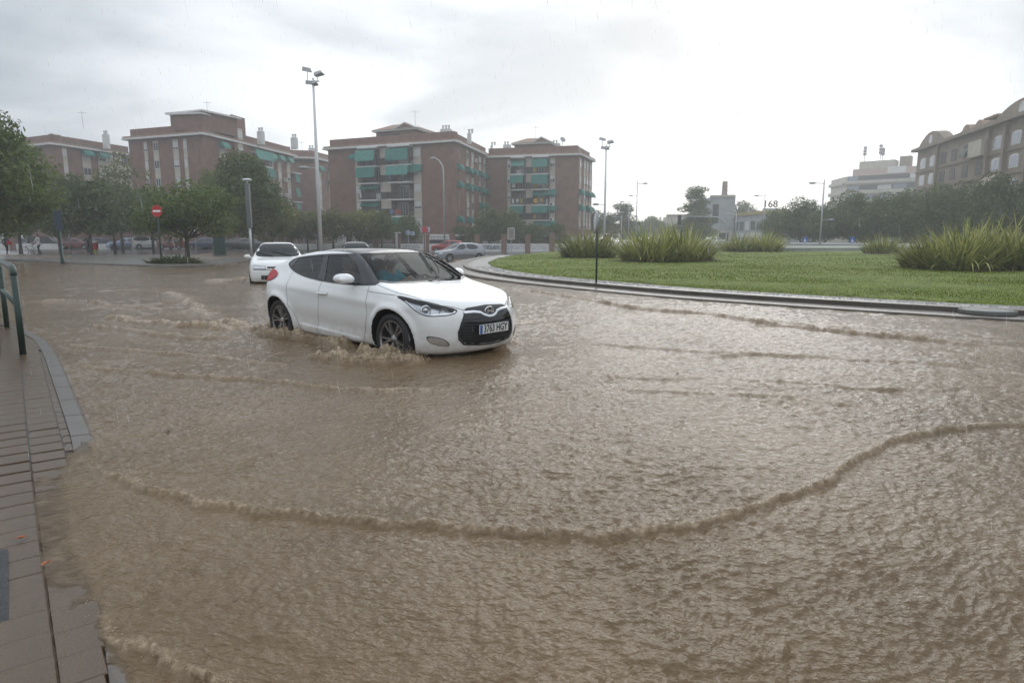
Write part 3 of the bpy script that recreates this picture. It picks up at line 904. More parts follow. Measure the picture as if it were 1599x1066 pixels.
# pebbles of the gravel bed
peb = MB(); rg = random.Random(8)
ico = [(0, 0, 1), (.9, 0, .3), (.28, .85, .3), (-.72, .53, .3), (-.72, -.53, .3), (.28, -.85, .3)]
for k in range(len(RING)-1):
    y = RING[k][1]
    if y > 30 or RING[k][0] > 15: continue
    Ls = np.linalg.norm(RING[k+1]-RING[k]); cnt = int(Ls * 1.0 * (150 if y < 16 else 90 if y < 22 else 40))
    for _ in range(cnt):
        f = rg.random(); d = .26 + rg.random()**.8*1.05; p = RING[k]*(1-f) + RING[k+1]*f + RN[k]*d; s_ = rg.uniform(.012, .032)*(1 if y < 18 else 1.5)
        M = Matrix.Rotation(rg.uniform(0, 6.3), 3, 'Z')
        peb.add([(M @ Vector((v[0]*s_*1.2, v[1]*s_, v[2]*s_*.7))) + Vector((p[0], p[1], .090)) for v in ico], [(0, 1, 2), (0, 2, 3), (0, 3, 4), (0, 4, 5), (0, 5, 1)])
tag(peb.build('gravel', M_GRAV), kind='stuff')
# round inspection cover by the kerb
mx_, my_ = at(1542, 482, .12)[:2]
mh = empty('inspection_cover', (mx_, my_, .096), 0, 'round grey inspection cover in the lawn edge beside the kerb', 'manhole cover')
b = MB(); b.lathe([(.46, -.05), (.46, .012), (.42, .02), (.41, .012), (0, .012)], 28); b.build('cover_ring', mat('iron_ring', (.13, .135, .125), rough=.5), mh)
b = MB(); b.lathe([(.40, .012), (.39, .024), (0, .026)], 28); b.build('cover_lid', mat('iron_lid', (.20, .22, .20), rough=.5, var=.3, vscale=10), mh)
# loose orange leaves on the wet slabs
M_LEAF_O = mat('fallen_leaf', (.30, .085, .025), rough=.5, var=.3, vscale=40)
for px, py, rz, lb in ((33, 842, .4, 'rust coloured fallen leaf lying on the slabs nearest the left edge'), (72, 882, 1.3, 'orange fallen leaf floating in the shallow film beside the slabs')):
    p = at(px, py, .02); b = MB()
    pts = [(-.035, 0, .004), (-.02, .016, .010), (.005, .02, .012), (.03, .008, .006), (.04, 0, .016), (.03, -.008, .005), (.005, -.02, .013), (-.02, -.015, .009), (0, 0, .001)]
    b.add(pts, [(i, (i+1) % 8, 8) for i in range(8)]); b.tube([(-.035, 0, .004), (-.055, .004, .008)], .0018, 4)
    lf = b.build('fallen_leaf', M_LEAF_O, None, loc=(p[0], p[1], .026)); lf.scale = (.62, .62, .8); lf.rotation_euler = (0, 0, rz); tag(lf, lb, 'leaf', 'fallen leaves on the pavement')

for k, (px, py, rz, lb) in enumerate(((857, 498, .5, 'small brown leaf adrift to the right of the white coupe'), (1058, 581, 1.4, 'dark speck of leaf adrift between the long thin waves'), (262, 672, 2.2, 'dark leaf adrift beyond the pavement kerb'))):
    p = at(px, py, .0); hh_ = float(flood(np.array([p[0]]), np.array([p[1]]))[0][0]); b = MB()
    b.add([(-.030, 0, .004), (-.012, .016, .010), (.016, .015, .013), (.034, 0, .006), (.016, -.015, .010), (-.012, -.014, .006), (0, 0, .002)], [(i, (i+1) % 6, 6) for i in range(6)]); b.tube([(-.03, 0, .004), (-.05, .006, .012)], .003, 4)
    lf = b.build('floating_leaf', mat('drowned_leaf', (.055, .032, .016), rough=.35), None, loc=(p[0], p[1], hh_ + .008)); lf.rotation_euler = (.15, .1, rz); lf.scale = (1.0,)*3
    tag(lf, lb, 'leaf', 'leaves adrift on the flood')
# ---- island with wet soil and path on the far left side of the flood
def flat(name, poly, z0, z1, m, kind='structure', parent=None):
    b = MB(); vs = []; n = len(poly)
    vs = [(p[0], p[1], gz(p[0], p[1]) + z0) for p in poly] + [(p[0], p[1], gz(p[0], p[1]) + z1) for p in poly]
    b.add(vs, [tuple(range(n, 2*n))] + [(i, (i+1) % n, (i+1) % n + n, i + n) for i in range(n)])
    return tag(b.build(name, m, parent), kind=kind)
isl = [at(*p)[:2] for p in ((-260, 409), (20, 407.5), (100, 411.5), (200, 415.5), (275, 418.5), (335, 416), (392, 408), (430, 398))]
isl_b = [(-14, 60), (-60, 62)]
flat('far_pavement', isl + isl_b, -.3, .09, M_CONC)
soil = [at(*p)[:2] for p in ((-260, 404.5), (40, 404), (110, 404.5), (100, 400), (-260, 399))]
flat('soil_strip', soil, .05, .10, M_SOIL)
soil2 = [at(*p)[:2] for p in ((300, 409), (345, 410), (400, 404), (415, 397), (330, 396), (300, 400))]
flat('soil_bed', soil2, .05, .10, M_SOIL)

def text_mesh(txt, size, m, extrude=.002, name='lettering', width=None, font_bold=0.0, align='CENTER'):
    cu = bpy.data.curves.new(name, 'FONT'); cu.body = txt; cu.size = size; cu.extrude = extrude
    cu.align_x = align; cu.align_y = 'CENTER'; cu.offset = font_bold; cu.resolution_u = 3
    o = bpy.data.objects.new('tmp', cu); COL.objects.link(o)
    dg = bpy.context.evaluated_depsgraph_get()
    me = bpy.data.meshes.new_from_object(o.evaluated_get(dg))
    bpy.data.objects.remove(o); bpy.data.curves.remove(cu)
    me.name = name; me.materials.clear(); me.materials.append(m)
    if width:
        xs = [v.co.x for v in me.vertices]; k = width/(max(xs)-min(xs))
        for v in me.vertices: v.co.x *= k
    return me


# ================================================================ buildings
M_BRICK = mat('red_brown_brick', (.205, .116, .088), rough=.85, var=.22, vscale=.9, bump=.2, bscale=6)
M_BRICKD = mat('brown_brick', (.255, .200, .155), rough=.85, var=.2, vscale=.8)
M_ROOFT = mat('roof_tile', (.30, .20, .145), rough=.8, var=.3, vscale=2.5)
M_CREAM = mat('cream_render', (.50, .46, .385), rough=.8, var=.12, vscale=.7)
M_TRIMW = mat('white_trim', (.66, .65, .63), rough=.7, var=.1)
M_WALLW = mat('white_wall', (.68, .67, .65), rough=.75, var=.12, vscale=1.1)
M_AWN = mat('green_awning', (.018, .175, .145), rough=.7, var=.22, vscale=1.5)
M_AWNL = mat('faded_green_awning', (.055, .25, .205), rough=.7, var=.2, vscale=1.5)
M_AWNT = mat('tan_awning', (.46, .37, .28), rough=.7, var=.15)
M_RAILD = mat('dark_railing', (.035, .032, .032), rough=.6)
M_LOGG = mat('loggia_wall', (.22, .19, .165), rough=.8, var=.2)
M_WINF = mat('window_frame', (.62, .62, .61), rough=.5)
M_BLIND = mat('roller_blind', (.58, .57, .54), rough=.6, stretch=(1, 1, 14), var=.12, vscale=2)
M_PANE = mat('window_pane', (.035, .042, .048), rough=.05, spec=.7)
M_ANT = mat('aerial_metal', (.30, .30, .31), rough=.5, metal=.6)
M_GREYB = mat('grey_block', (.36, .37, .38), rough=.8, var=.2, vscale=.5)

class Fac:
    """a facade from ground point A to B (left to right as one looks at it); boxes by run s, height z, depth out of the wall"""
    def __init__(s, A, B, z0):
        s.A = Vector((A[0], A[1], 0)); d = Vector((B[0]-A[0], B[1]-A[1], 0)); s.L = d.length; s.u = d.normalized()
        s.n = Vector((s.u.y, -s.u.x, 0)); s.z0 = z0; s.rz = math.atan2(s.u.y, s.u.x)
        s.M3 = Matrix.Rotation(s.rz, 3, 'Z')
    def p(s, r, o, z): return s.A + s.u*r + s.n*o + Vector((0, 0, s.z0 + z))
    def box(s, b, s0, s1, z0, z1, o0, o1):
        return b.box(s.p((s0+s1)/2, (o0+o1)/2, (z0+z1)/2), (abs(s1-s0), abs(o1-o0), z1-z0), mat=s.M3)
    def part(s, name, m, parent, s0, s1, z0, z1, o0, o1, label=None):
        b = MB(); b.box((0, 0, 0), (abs(s1-s0), abs(o1-o0), z1-z0)); o = b.build(name, m, parent); 
        o.location = s.p((s0+s1)/2, (o0+o1)/2, (z0+z1)/2) - parent.location; o.rotation_euler = (0, 0, s.rz)
        if label: o['label'] = label
        return o

_WCACHE = {}
def window_mesh(w, h, kind):
    k = (round(w, 2), round(h, 2), kind)
    if k in _WCACHE: return _WCACHE[k]
    b = MB(); f = .06
    # frame (0), pane (1), blind (2); x along wall, -y out of it
    b.cur = 0; b.bbox(-w/2, w/2, -.05, 0, -h/2, -h/2+f); b.bbox(-w/2, w/2, -.05, 0, h/2-f, h/2)
    for x in (-w/2, -f/2, w/2-f): b.bbox(x, x+f, -.049, 0, -h/2+f, h/2-f)
    b.bbox(-w/2-.05, w/2+.05, -.12, 0, -h/2-.05, -h/2-.003)
    b.cur = 1; b.bbox(-w/2+f, w/2-f, -.02, .0, -h/2+f, h/2-f)
    drop = {'open': 0, 'half': .5, 'shut': .97, 'low': .75}[kind]
    if drop:
        b.cur = 2; b.bbox(-w/2+f, w/2-f, -.035, -.0205, h/2-f-(h-2*f)*drop, h/2-f)
    me = b.mesh('window', [M_WINF, M_PANE, M_BLIND]); _WCACHE[k] = me
    return me
rb = random.Random(21)
def window(fac, root, s, z, w, h, o=.0, kind=None):
    kind = kind or rb.choice(['open', 'half', 'shut', 'low', 'shut', 'shut', 'low'])
    q = link('window', window_mesh(w, h, kind), root); q.location = fac.p(s, o, z) - root.location; q.rotation_euler = (0, 0, fac.rz); return q

_ACACHE = {}
def awning(fac, root, s, z, w, m, kind='dome', o=0.0, d=.9, h=.9):
    """z is the top fixing line"""
    k = (round(w, 2), kind, m.name, round(d, 2), round(h, 2))
    if k not in _ACACHE:
        b = MB()
        if kind == 'dome':
            n = 6; prof = [(d*math.sin(a), h*math.cos(a) - h) for a in np.linspace(0, math.pi/2, n)]
            for i in range(n-1):
                (y0, z0), (y1, z1) = prof[i], prof[i+1]
                b.add([(-w/2, -y0, z0), (w/2, -y0, z0), (w/2, -y1, z1), (-w/2, -y1, z1)], [(0, 3, 2, 1)])
                for x, fl in ((-w/2, 0), (w/2, 1)): b.add([(x, 0, -h), (x, -y0, z0), (x, -y1, z1)], [(0, 1, 2) if fl else (0, 2, 1)])
            b.bbox(-w/2, w/2, -d-.01, -d+.01, -h-.14, -h)
        elif kind == 'slope':
            b.box((0, -d/2, -h/2), (w, math.hypot(d, h), .03), mat=Matrix.Rotation(math.atan2(h, d), 3, 'X')); b.bbox(-w/2, w/2, -d-.012, -d+.012, -h-.18, -h+.01)
            for x in (-w/2+.03, w/2-.03): b.tube([(x, 0, -h), (x, -d, -h)], .018, 5)
        elif kind == 'drop':
            b.box((0, -d*.5, -h/2), (w, math.hypot(d*.3, h), .03), mat=Matrix.Rotation(math.pi/2 - .0 - math.atan2(d*.3, h), 3, 'X')); b.bbox(-w/2, w/2, -d*.66, -d*.62, -h-.12, -h+.02); b.bbox(-w/2, w/2, -d*.36, .0, -.04, .04)
        _ACACHE[k] = b.mesh('awning', m)
    q = link('awning', _ACACHE[k], root); q.location = fac.p(s, o, z) - root.location; q.rotation_euler = (0, 0, fac.rz); return q

FL = 2.74
H5 = 3.1 + 5*FL + .3
def strip(fac, root, s, w, z_lo, floors, m=None, phase=1.15, wh=1.25, o=.0, panel=True, kinds=None):
    """one vertical strip: cream panels with a window per floor"""
    for k in range(floors):
        zb = z_lo + k*FL
        window(fac, root, s, zb + phase + wh/2, w*.92, wh, o + .03, kinds[k] if kinds else None)
        if panel:
            fac.part('panel', m or M_CREAM, root, s-w/2, s+w/2, zb + phase + wh + .06, min(zb + FL + phase - .07, z_lo + floors*FL - .05), o - .02, o + .045)
def balcony(fac, root, s0, s1, z, m_rail=None, d=1.15, aw=None, aw_h=1.1, deep=1.35, glass=False):
    bal = empty('balcony', tuple(fac.p((s0+s1)/2, 0, z)), parent=root); bal.location = fac.p((s0+s1)/2, 0, z) - root.location; bal.rotation_euler = (0, 0, fac.rz)
    w = (s1-s0)
    b = MB(); b.bbox(-w/2, w/2, -d, deep-.01, -.20, 0); b.build('balcony_slab', M_TRIMW, bal)
    b = MB(); b.bbox(-w/2+.04, w/2-.04, -d+.03, -d+.07, .96, 1.02); b.bbox(-w/2+.04, w/2-.04, -d+.035, -d+.065, .06, .10)
    n = int(w/.16)
    for i in range(n+1): x = -w/2+.05 + (w-.1)*i/n; b.bbox(x-.022, x+.022, -d+.04, -d+.06, .10, .96)
    for x in (-w/2+.04, w/2-.07):
        b.bbox(x, x+.03, -d+.07, 0, .96, 1.02); b.bbox(x, x+.03, -d+.07, 0, .1, .14)
        for j in range(5): b.bbox(x+.005, x+.025, -d+.15+j*.2, -d+.185+j*.2, .14, .96)
    b.build('balcony_railing', m_rail or M_RAILD, bal)
    # glazed door and its blind at the back of the loggia
    ms = MB(); dw = w*rb.uniform(.35, .6); x0 = rb.uniform(-w/2+.2, w/2-dw-.2)
    ms.cur = 0; ms.bbox(x0, x0+dw, deep-.06, deep-.02, .02, 2.25); ms.cur = 1
    for k in range(3): ms.bbox(x0+.06+k*(dw-.06)/3, x0+(k+1)*(dw-.06)/3-.02, deep-.075, deep-.061, .10, 2.17)
    ms.build('balcony_door', [M_WINF, rb.choice([M_PANE, M_PANE, M_BLIND])], bal)
    # washing hung over the rail, boxes and pots on the floor
    if rb.random() < .5:
        x = -w/2 + .3
        for _ in range(rb.randint(1, 4)):
            ww = rb.uniform(.3, .7)
            if x + ww > w/2 - .2: break
            c = MB(); c.bbox(x, x+ww, -d+.005, -d+.022, rb.uniform(.25, .55), 1.035); c.build('washing', rb.choice(M_CLOTHS), bal); x += ww + rb.uniform(.05, .6)
    if rb.random() < .6:
        c = MB(); x = rb.uniform(-w/2+.4, w/2-.5); c.bbox(x, x+rb.uniform(.4, .9), -.5, 0, .01, rb.uniform(.5, 1.2)); c.build('storage_box', rb.choice([M_TRIMW, M_LOGG, M_RAILD]), bal)
    if aw:
        a = awning(fac, root, (s0+s1)/2, z + FL - .32, w - .06, aw[0], aw[1], d if aw[1] == 'drop' else .2, aw[2] if len(aw) > 2 else 1.0, aw_h)
    return bal

def apartment(name, label, corner, left, right, z0, H, front, side, penthouse=None, chim=(), group='brick apartment blocks behind the trees', lw=1.4, gable=True, cut_plinth=None):
    """front facade left->corner, side facade corner->right. front/side: functions that dress them"""
    root = empty(name, (corner[0], corner[1], z0), 0, label, 'building', group)
    F = Fac(left, corner, z0); S = Fac(corner, right, z0)
    # core stands behind the loggia depth
    a = F.A - F.n*lw; c = S.A + S.u*(lw/max(.3, S.u.dot(-F.n))) - S.n*.2; r = Vector((right[0], right[1], 0)); r = r - S.n*.2; e = a + (r - c)
    o = Vector((corner[0], corner[1], z0)); 
    foot = [Vector((q.x, q.y, 0)) - Vector((o.x, o.y, 0)) for q in (a, c, S.A, r, e)]
    foot = [foot[0], foot[1], foot[3], foot[4]]
    b = MB(); b.prism([(q.x, q.y) for q in foot], -1.0, H - .02); b.build('core_wall', M_LOGG, root)
    front(F, root); side(S, root)
    # side wall skin
    S.part('side_wall', M_BRICK, root, .02, S.L, -1.0, H, -.6, -.02)
    # cornice and parapet
    F.part('cornice', M_TRIMW, root, -.6, F.L + .5, H, H + .28, -lw, .75); S.part('cornice', M_TRIMW, root, .76, S.L + .5, H + .004, H + .276, -1.0, .6)
    F.part('eaves', M_ROOFT, root, -.5, F.L + .4, H + .28, H + .55, -lw, .62); S.part('eaves', M_ROOFT, root, .63, S.L + .4, H + .284, H + .546, -1.0, .5)
    F.part('parapet', M_BRICK, root, .2, F.L - .3, H + .55, H + 1.75, -lw-.2, -.3); S.part('parapet', M_BRICK, root, .31, S.L - .2, H + .546, H + 1.74, -.95, -.5)
    b = MB(); b.prism([(q.x*.97, q.y*.97) for q in foot], H - .015, H + .9); b.build('flat_roof', M_CONC, root)
    if penthouse:
        s0, s1, hh, gab = penthouse
        F.part('penthouse', M_BRICK, root, s0, s1, H + .9, H + hh, -lw-6.5, -.9)
        F.part('penthouse_eaves', M_TRIMW, root, s0-.5, s1+.5, H + hh, H + hh + .25, -lw-7, -.4)
        if gab:
            M = Matrix.Translation(F.p(s0-.6, -.3, H + hh + .25) - root.location) @ Matrix.Rotation(F.rz, 4, 'Z')
            w = s1 - s0 + 1.2; b = MB()
            V = [(0, 0, 0), (w, 0, 0), (w, 8, 0), (0, 8, 0), (w*.32, 2.2, 1.05), (w*.68, 2.2, 1.05), (w*.68, 6, 1.05), (w*.32, 6, 1.05)]
            b.add([M @ Vector(v) for v in V], [(0, 1, 5, 4), (1, 2, 6, 5), (2, 3, 7, 6), (3, 0, 4, 7), (4, 5, 6, 7)]); b.build('roof', M_ROOFT, root)
            g = MB(); x0 = w*.50
            g.add([M @ Vector(v) for v in ((x0, -.1, 0), (w+.1, -.1, 0), ((x0+w)/2, -.1, 1.0), (x0, .9, 0), (w+.1, .9, 0), ((x0+w)/2, 2.0, 1.0))], [(0, 1, 2), (1, 4, 5, 2), (0, 2, 5, 3)]); g.build('gable', M_TRIMW, root)
            g = MB(); g.add([M @ Vector(v) for v in ((x0+.5, -.13, .08), (w-.4, -.13, .08), ((x0+w)/2, -.13, .78))], [(0, 1, 2)]); g.build('gable_infill', M_BRICK, root)
        F.part('penthouse_window', M_PANE, root, s0 + (s1-s0)*.12, s0 + (s1-s0)*.6, H + hh - 1.5, H + hh - .4, -.9, -.86)
    for s, o_, w, hh in chim:
        ch = F.part('chimney', M_WALLW, root, s, s + w, H + .5, H + hh, -lw-o_-w*.6, -lw-o_)
        for k in range(max(2, int(w/.55))):
            b = MB(); b.lathe([(.17, 0), (.17, .45), (.22, .5), (.22, .62), (0, .66)], 8); b.build('chimney_pot', M_WALLW, ch, loc=(-w/2 + .3 + k*.55, 0, (hh-.5)/2))
    return root, F, S

def aerial(root, F, s, o, z, h=2.6):
    p = F.p(s, -o, z) - root.location; b = MB(); b.tube([p, p + Vector((0, 0, h))], .03, 5); b.tube([p + Vector((-.7, 0, h*.9)), p + Vector((.7, .2, h*.9))], .02, 4)
    for k in range(6): q = p + Vector((-.6 + k*.24, -.02 + .05*k, h*.9)); b.tube([q + Vector((.05, -.3, 0)), q + Vector((-.05, .3, 0))], .012, 4)
    b.build('roof_aerial', M_ANT, root)

def ac_unit(F, root, s, z):
    q = F.part('air_conditioner', M_TRIMW, root, s-.42, s+.42, z-.3, z+.3, .05, .38)
    b = MB(); b.lathe([(.22, .0), (.2, .02), (.06, .02), (0, .03)], 12, Matrix.Translation((-.1, -.166, 0)) @ Matrix.Rotation(math.pi/2, 4, 'X')); b.build('fan_grille', M_RAILD, q)

Gz = -.56
M_CLOTHS = [mat('towel_yellow', (.55, .36, .04)), mat('towel_white', (.62, .61, .60)), mat('towel_red', (.30, .06, .05)), mat('towel_blue', (.12, .18, .34))]
# ---- the block in the middle with two balcony stacks
def dress_balcony_block(seedv, aws_l, aws_r, floors=5, zf=3.1):
    def front(F, root):
        L = F.L; H = H5; rb.seed(seedv)
        X = [0, .225, .27, .43, .515, .69, .752, 1.0]; X = [x*L for x in X]
        def wall(a, c, m=M_BRICK): F.part('front_wall', m, root, a, c, -1.0, H, -1.4, 0)
        F.part('brick_wall', M_BRICK, root, X[0], X[1], 2.9, H, -1.4, 0); F.part('brick_wall', M_BRICK, root, X[6], X[7], 2.9, H, -1.4, 0)
        wall(X[1], X[2], M_LOGG); wall(X[3], X[4], M_LOGG); wall(X[5], X[6], M_LOGG)
        F.part('ground_floor', M_WALLW, root, X[0], X[1]-.01, -1.0, 2.9, -1.4, -.01); F.part('ground_floor', M_WALLW, root, X[6]+.01, X[7], -1.0, 2.9, -1.4, -.01)
        F.part('shop_window', M_PANE, root, X[6] + 1.0, X[7] - 1.0, -.2, 2.0, -.02, .03)
        strip(F, root, (X[1]+X[2])/2, X[2]-X[1]-.1, zf, floors); strip(F, root, (X[5]+X[6])/2, X[6]-X[5]-.1, zf, floors)
        # stair strip: cream panels over dark slit windows
        for k in range(floors):
            zb = zf + k*FL; F.part('panel', M_CREAM, root, X[3]+.05, X[4]-.05, zb + 1.25, zb + FL + .12, -.02, .10); F.part('stair_window', M_RAILD, root, X[3]+.05, X[4]-.05, zb + .15, zb + 1.22, -.02, .05)
        for (a, c, aw) in ((X[2]+.15, X[3]-.02, aws_l), (X[4]+.02, X[5]-.02, aws_r)):
            for k in range(floors):
                balcony(F, root, a, c, zf + k*FL, aw=aw[k], aw_h=aw[k][3] if aw[k] and len(aw[k]) > 3 else 1.15)
            F.part('loggia_ceiling', M_TRIMW, root, a, c, H - .25, H, -1.38, 1.1)
        return X
    return front
def dress_side(cols, aw_at, floors=5, zf=3.1, seedv=3, w=1.35):
    def side(S, root):
        rb.seed(seedv)
        S.part('ground_floor', M_WALLW, root, .03, S.L, -1.0, 2.9, -.02, .02)
        for i, c in enumerate(cols):
            strip(S, root, c*S.L, w, zf, floors)
            for k in range(floors):
                if (i, k) in aw_at: awning(S, root, c*S.L, zf + k*FL + 2.75, w + .35, aw_at[(i, k)] if not isinstance(aw_at, set) else M_AWN, 'dome', .03, .95, 1.0)
    return side
D, P_ = 'drop', 'slope'
A_, Fd_ = M_AWN, M_AWNL
H5 = 3.1 + 5*FL + .3
rootB3, F3, S3 = apartment('apartment_block', 'large brick apartment block with green balcony awnings behind the curved street lamp',
    (-9.0, 107), (-31.6, 117), (-4.4, 128), Gz - .65, H5,
    dress_balcony_block(5, [(A_, P_, .5, .5), (A_, P_, .6, .6), (A_, P_, .6, .5), (A_, D, 1.0, 1.5), (Fd_, D, 1.0, 1.6)], [(A_, D, 1.0, 1.0), None, None, (Fd_, D, 1.0, 1.3), (A_, D, 1.0, 1.75)]),
    dress_side([.07, .33, .47, .70, .85], {(0, 2): A_, (0, 0): A_, (1, 2): A_, (2, 2): A_, (1, 3): A_, (2, 3): A_, (3, 3): A_, (4, 3): A_, (3, 2): A_, (4, 2): A_, (3, 1): A_, (4, 1): A_, (1, 0): A_, (0, 3): A_}),
    penthouse=(9.4, 17.0, 2.5, True), chim=((19.6, 3.0, 1.7, 2.9), (7.6, 5.0, 1.6, 2.8), (23.6, 5.0, .6, 2.3)))
awning(F3, rootB3, .715*F3.L, 3.1 + 3*FL + 2.6, 2.6, A_, 'drop', .3, .8, 1.0); awning(F3, rootB3, .238*F3.L, 3.1 + 4*FL + 2.2, 2.0, A_, 'dome', .1, .8, .8)
aerial(rootB3, F3, 14.5, 5, H5 + 3.4, 3.0); ac_unit(S3, rootB3, .07*S3.L + .3, 13.2); ac_unit(S3, rootB3, .55*S3.L, 15.6); ac_unit(S3, rootB3, .40*S3.L, 10.5); ac_unit(F3, rootB3, .72*F3.L, 4.0)

rootB4, F4, S4 = apartment('apartment_block', 'narrower brick apartment block with green awnings at the right end of the brick row',
    (11.9, 121), (-4.6, 125.5), (15.6, 132), Gz - 1.0, H5,
    dress_balcony_block(8, [(A_, D, 1.0, 1.5), (A_, D, 1.0, 1.1), None, (A_, D, 1.0, 1.25), (Fd_, P_, .8, .9)], [(Fd_, P_, .7, .6), (A_, D, 1.0, 1.1), (A_, P_, .8, .7), (A_, D, 1.0, 1.5), (A_, D, 1.0, 1.3)]),
    dress_side([.10, .42, .62, .85], {(0, 1): A_, (0, 2): A_, (2, 2): A_, (2, 1): A_, (3, 2): A_, (3, 1): A_}, seedv=9),
    penthouse=(5.0, 11.5, 2.3, True), chim=((1.8, 3.0, 1.4, 2.9), (11.2, 3.0, 1.5, 2.8), (-1, 4, .4, 3.0)))
for k in (1, 2, 3): awning(F4, rootB4, .72*F4.L, 3.1 + (k-1)*FL + 2.7, 1.7, A_, 'slope', .1, .5, .9)
aerial(rootB4, F4, 8, 5, H5 + 3.2, 3.0)
b = MB(); b.lathe([(0, 0), (.3, .05), (.5, .16), (.55, .25)], 14, Matrix.Translation(F4.p(13.6, -2.5, H5 + 3.0) - rootB4.location) @ Euler((1.0, .2, .3)).to_matrix().to_4x4()); b.tube([F4.p(13.6, -2.6, H5 + 1.2) - rootB4.location, F4.p(13.6, -2.6, H5 + 3.0) - rootB4.location], .04, 5); b.build('satellite_dish', M_GREYB, rootB4)

ac_unit(F4, rootB4, .72*F4.L, 8.6); ac_unit(F4, rootB4, .72*F4.L, 5.9)
# ---- the long block on the left with the raised corner
def front2(F, root):
    L = F.L; H = H5; rb.seed(4)
    F.part('brick_wall', M_BRICK, root, 0, L, -1.0, H, -1.4, 0)
    for x, w in ((.235, .75), (.375, 1.15), (.64, 1.15), (.765, .75)): strip(F, root, x*L, w, 3.1, 5)
def side2(S, root):
    rb.seed(6)
    S.part('stair_tower', M_BRICK, root, .27*S.L, .40*S.L, -1, H5 + 4.3, -.02, .35)
    strip(S, root, .17*S.L, 1.7, 3.1, 5); strip(S, root, .335*S.L, 1.5, 3.1, 6, o=.35)
    for x in (.70, .80, .92): strip(S, root, x*S.L, 1.25, 3.1, 5)
    for k in range(5):
        balcony(S, root, .425*S.L, .64*S.L, 3.1 + k*FL, aw=[(A_, P_, .8, .8), (A_, D, 1., 1.1), (A_, D, 1., 1.0), (A_, D, 1., 1.5), (Fd_, D, 1., 1.5)][k], aw_h=[.8, 1.1, 1.0, 1.5, 1.4][k], deep=.02)
    for x, k in ((.17, 4), (.70, 4), (.80, 4), (.92, 4)): awning(S, root, x*S.L, 3.1 + k*FL + 2.7, 1.7, Fd_, 'dome', .03, .9, .9)
    for k in (0, 1, 2, 4): S.part('balcony_slab', M_TRIMW, root, .955*S.L, S.L+1.2, 2.9 + k*FL, 3.1 + k*FL, -.02, .9)
    for k in (1, 2, 3): awning(S, root, .985*S.L, 3.1 + k*FL + 2.5, 1.6, A_, 'drop', .4, 1.0, 1.5)
rootB2, F2, S2 = apartment('apartment_block', 'long brick apartment block with raised roof house, directly behind the bushy street trees',
    (-47.0, 104), (-61.8, 110), (-42.4, 132), Gz, H5, front2, side2, penthouse=(8.5, 15.2, 3.6, False), chim=((13.2, 13.0, 1.1, 2.7), (14.5, 20, 1.1, 2.5)))
S2.part('penthouse', M_BRICK, rootB2, 1.0, 8.6, H5 + .9, H5 + 3.2, -5.5, -.7); S2.part('penthouse_eaves', M_TRIMW, rootB2, .5, 9.2, H5 + 3.2, H5 + 3.45, -6, -.2)
ac_unit(S2, rootB2, .46*S2.L, 15.2); ac_unit(S2, rootB2, .86*S2.L, 12.4); ac_unit(S2, rootB2, .86*S2.L, 9.6)
aerial(rootB2, F2, 12, 5, H5 + 3.9, 2.2)

def front1(F, root):
    F.part('brick_wall', M_BRICK, root, 0, F.L, -1.0, H5 - .4, -1.4, 0)
    strip(F, root, .24*F.L, 1.0, 3.0, 5)
def side1(S, root):
    rb.seed(12)
    for i, x in enumerate((.10, .38, .58, .68, .80, .92)):
        strip(S, root, x*S.L, 1.7, 3.0, 5)
        if i in (1, 2): awning(S, root, x*S.L, 3.0 + 4*FL + 2.7, 2.1, A_, 'dome', .03, .9, .9)
rootB1, F1, S1 = apartment('apartment_block', 'leftmost brick apartment block with cream window strips, rising behind the big roadside tree',
    (-75.4, 112), (-85, 117), (-71.5, 128), Gz, H5 - .4, front1, side1, penthouse=None, chim=((9.0, 8.0, 1.1, 3.0), (9.6, 16.0, 1.2, 2.8), (1.5, 3.0, 1.0, 2.4)))
aerial(rootB1, F1, 9.5, 6, H5 + 3, 3)

def frontb(F, root):
    F.part('brick_wall', M_BRICK, root, 0, F.L, -1.0, H5, -1.4, 0)
def sideb(S, root):
    rb.seed(13)
    for i, x in enumerate((.12, .42, .70, .90)):
        strip(S, root, x*S.L, 1.5, 3.1, 5)
        for k in ((4,), (3, 4), (2, 3), (1, 2))[i]: awning(S, root, x*S.L, 3.1 + k*FL + 2.7, 2.1, A_, 'dome', .03, .9, 1.0)
    for k in range(5): S.part('balcony_slab', M_TRIMW, root, S.L-.4, S.L+1.4, 2.9 + k*FL, 3.1 + k*FL, -.02, 1.0)
rootB5, F5, S5 = apartment('apartment_block', 'set-back brick apartment block seen in the gap behind the tall white floodlight mast',
    (-41.6, 143), (-50, 141), (-38.6, 160), Gz, H5 + .8, frontb, sideb, penthouse=None, chim=((7.2, 5.0, 1.4, 3.0), (3.0, 3, 1.0, 2.3)))
aerial(rootB5, F5, 6, 5, H5 + 2, 3)

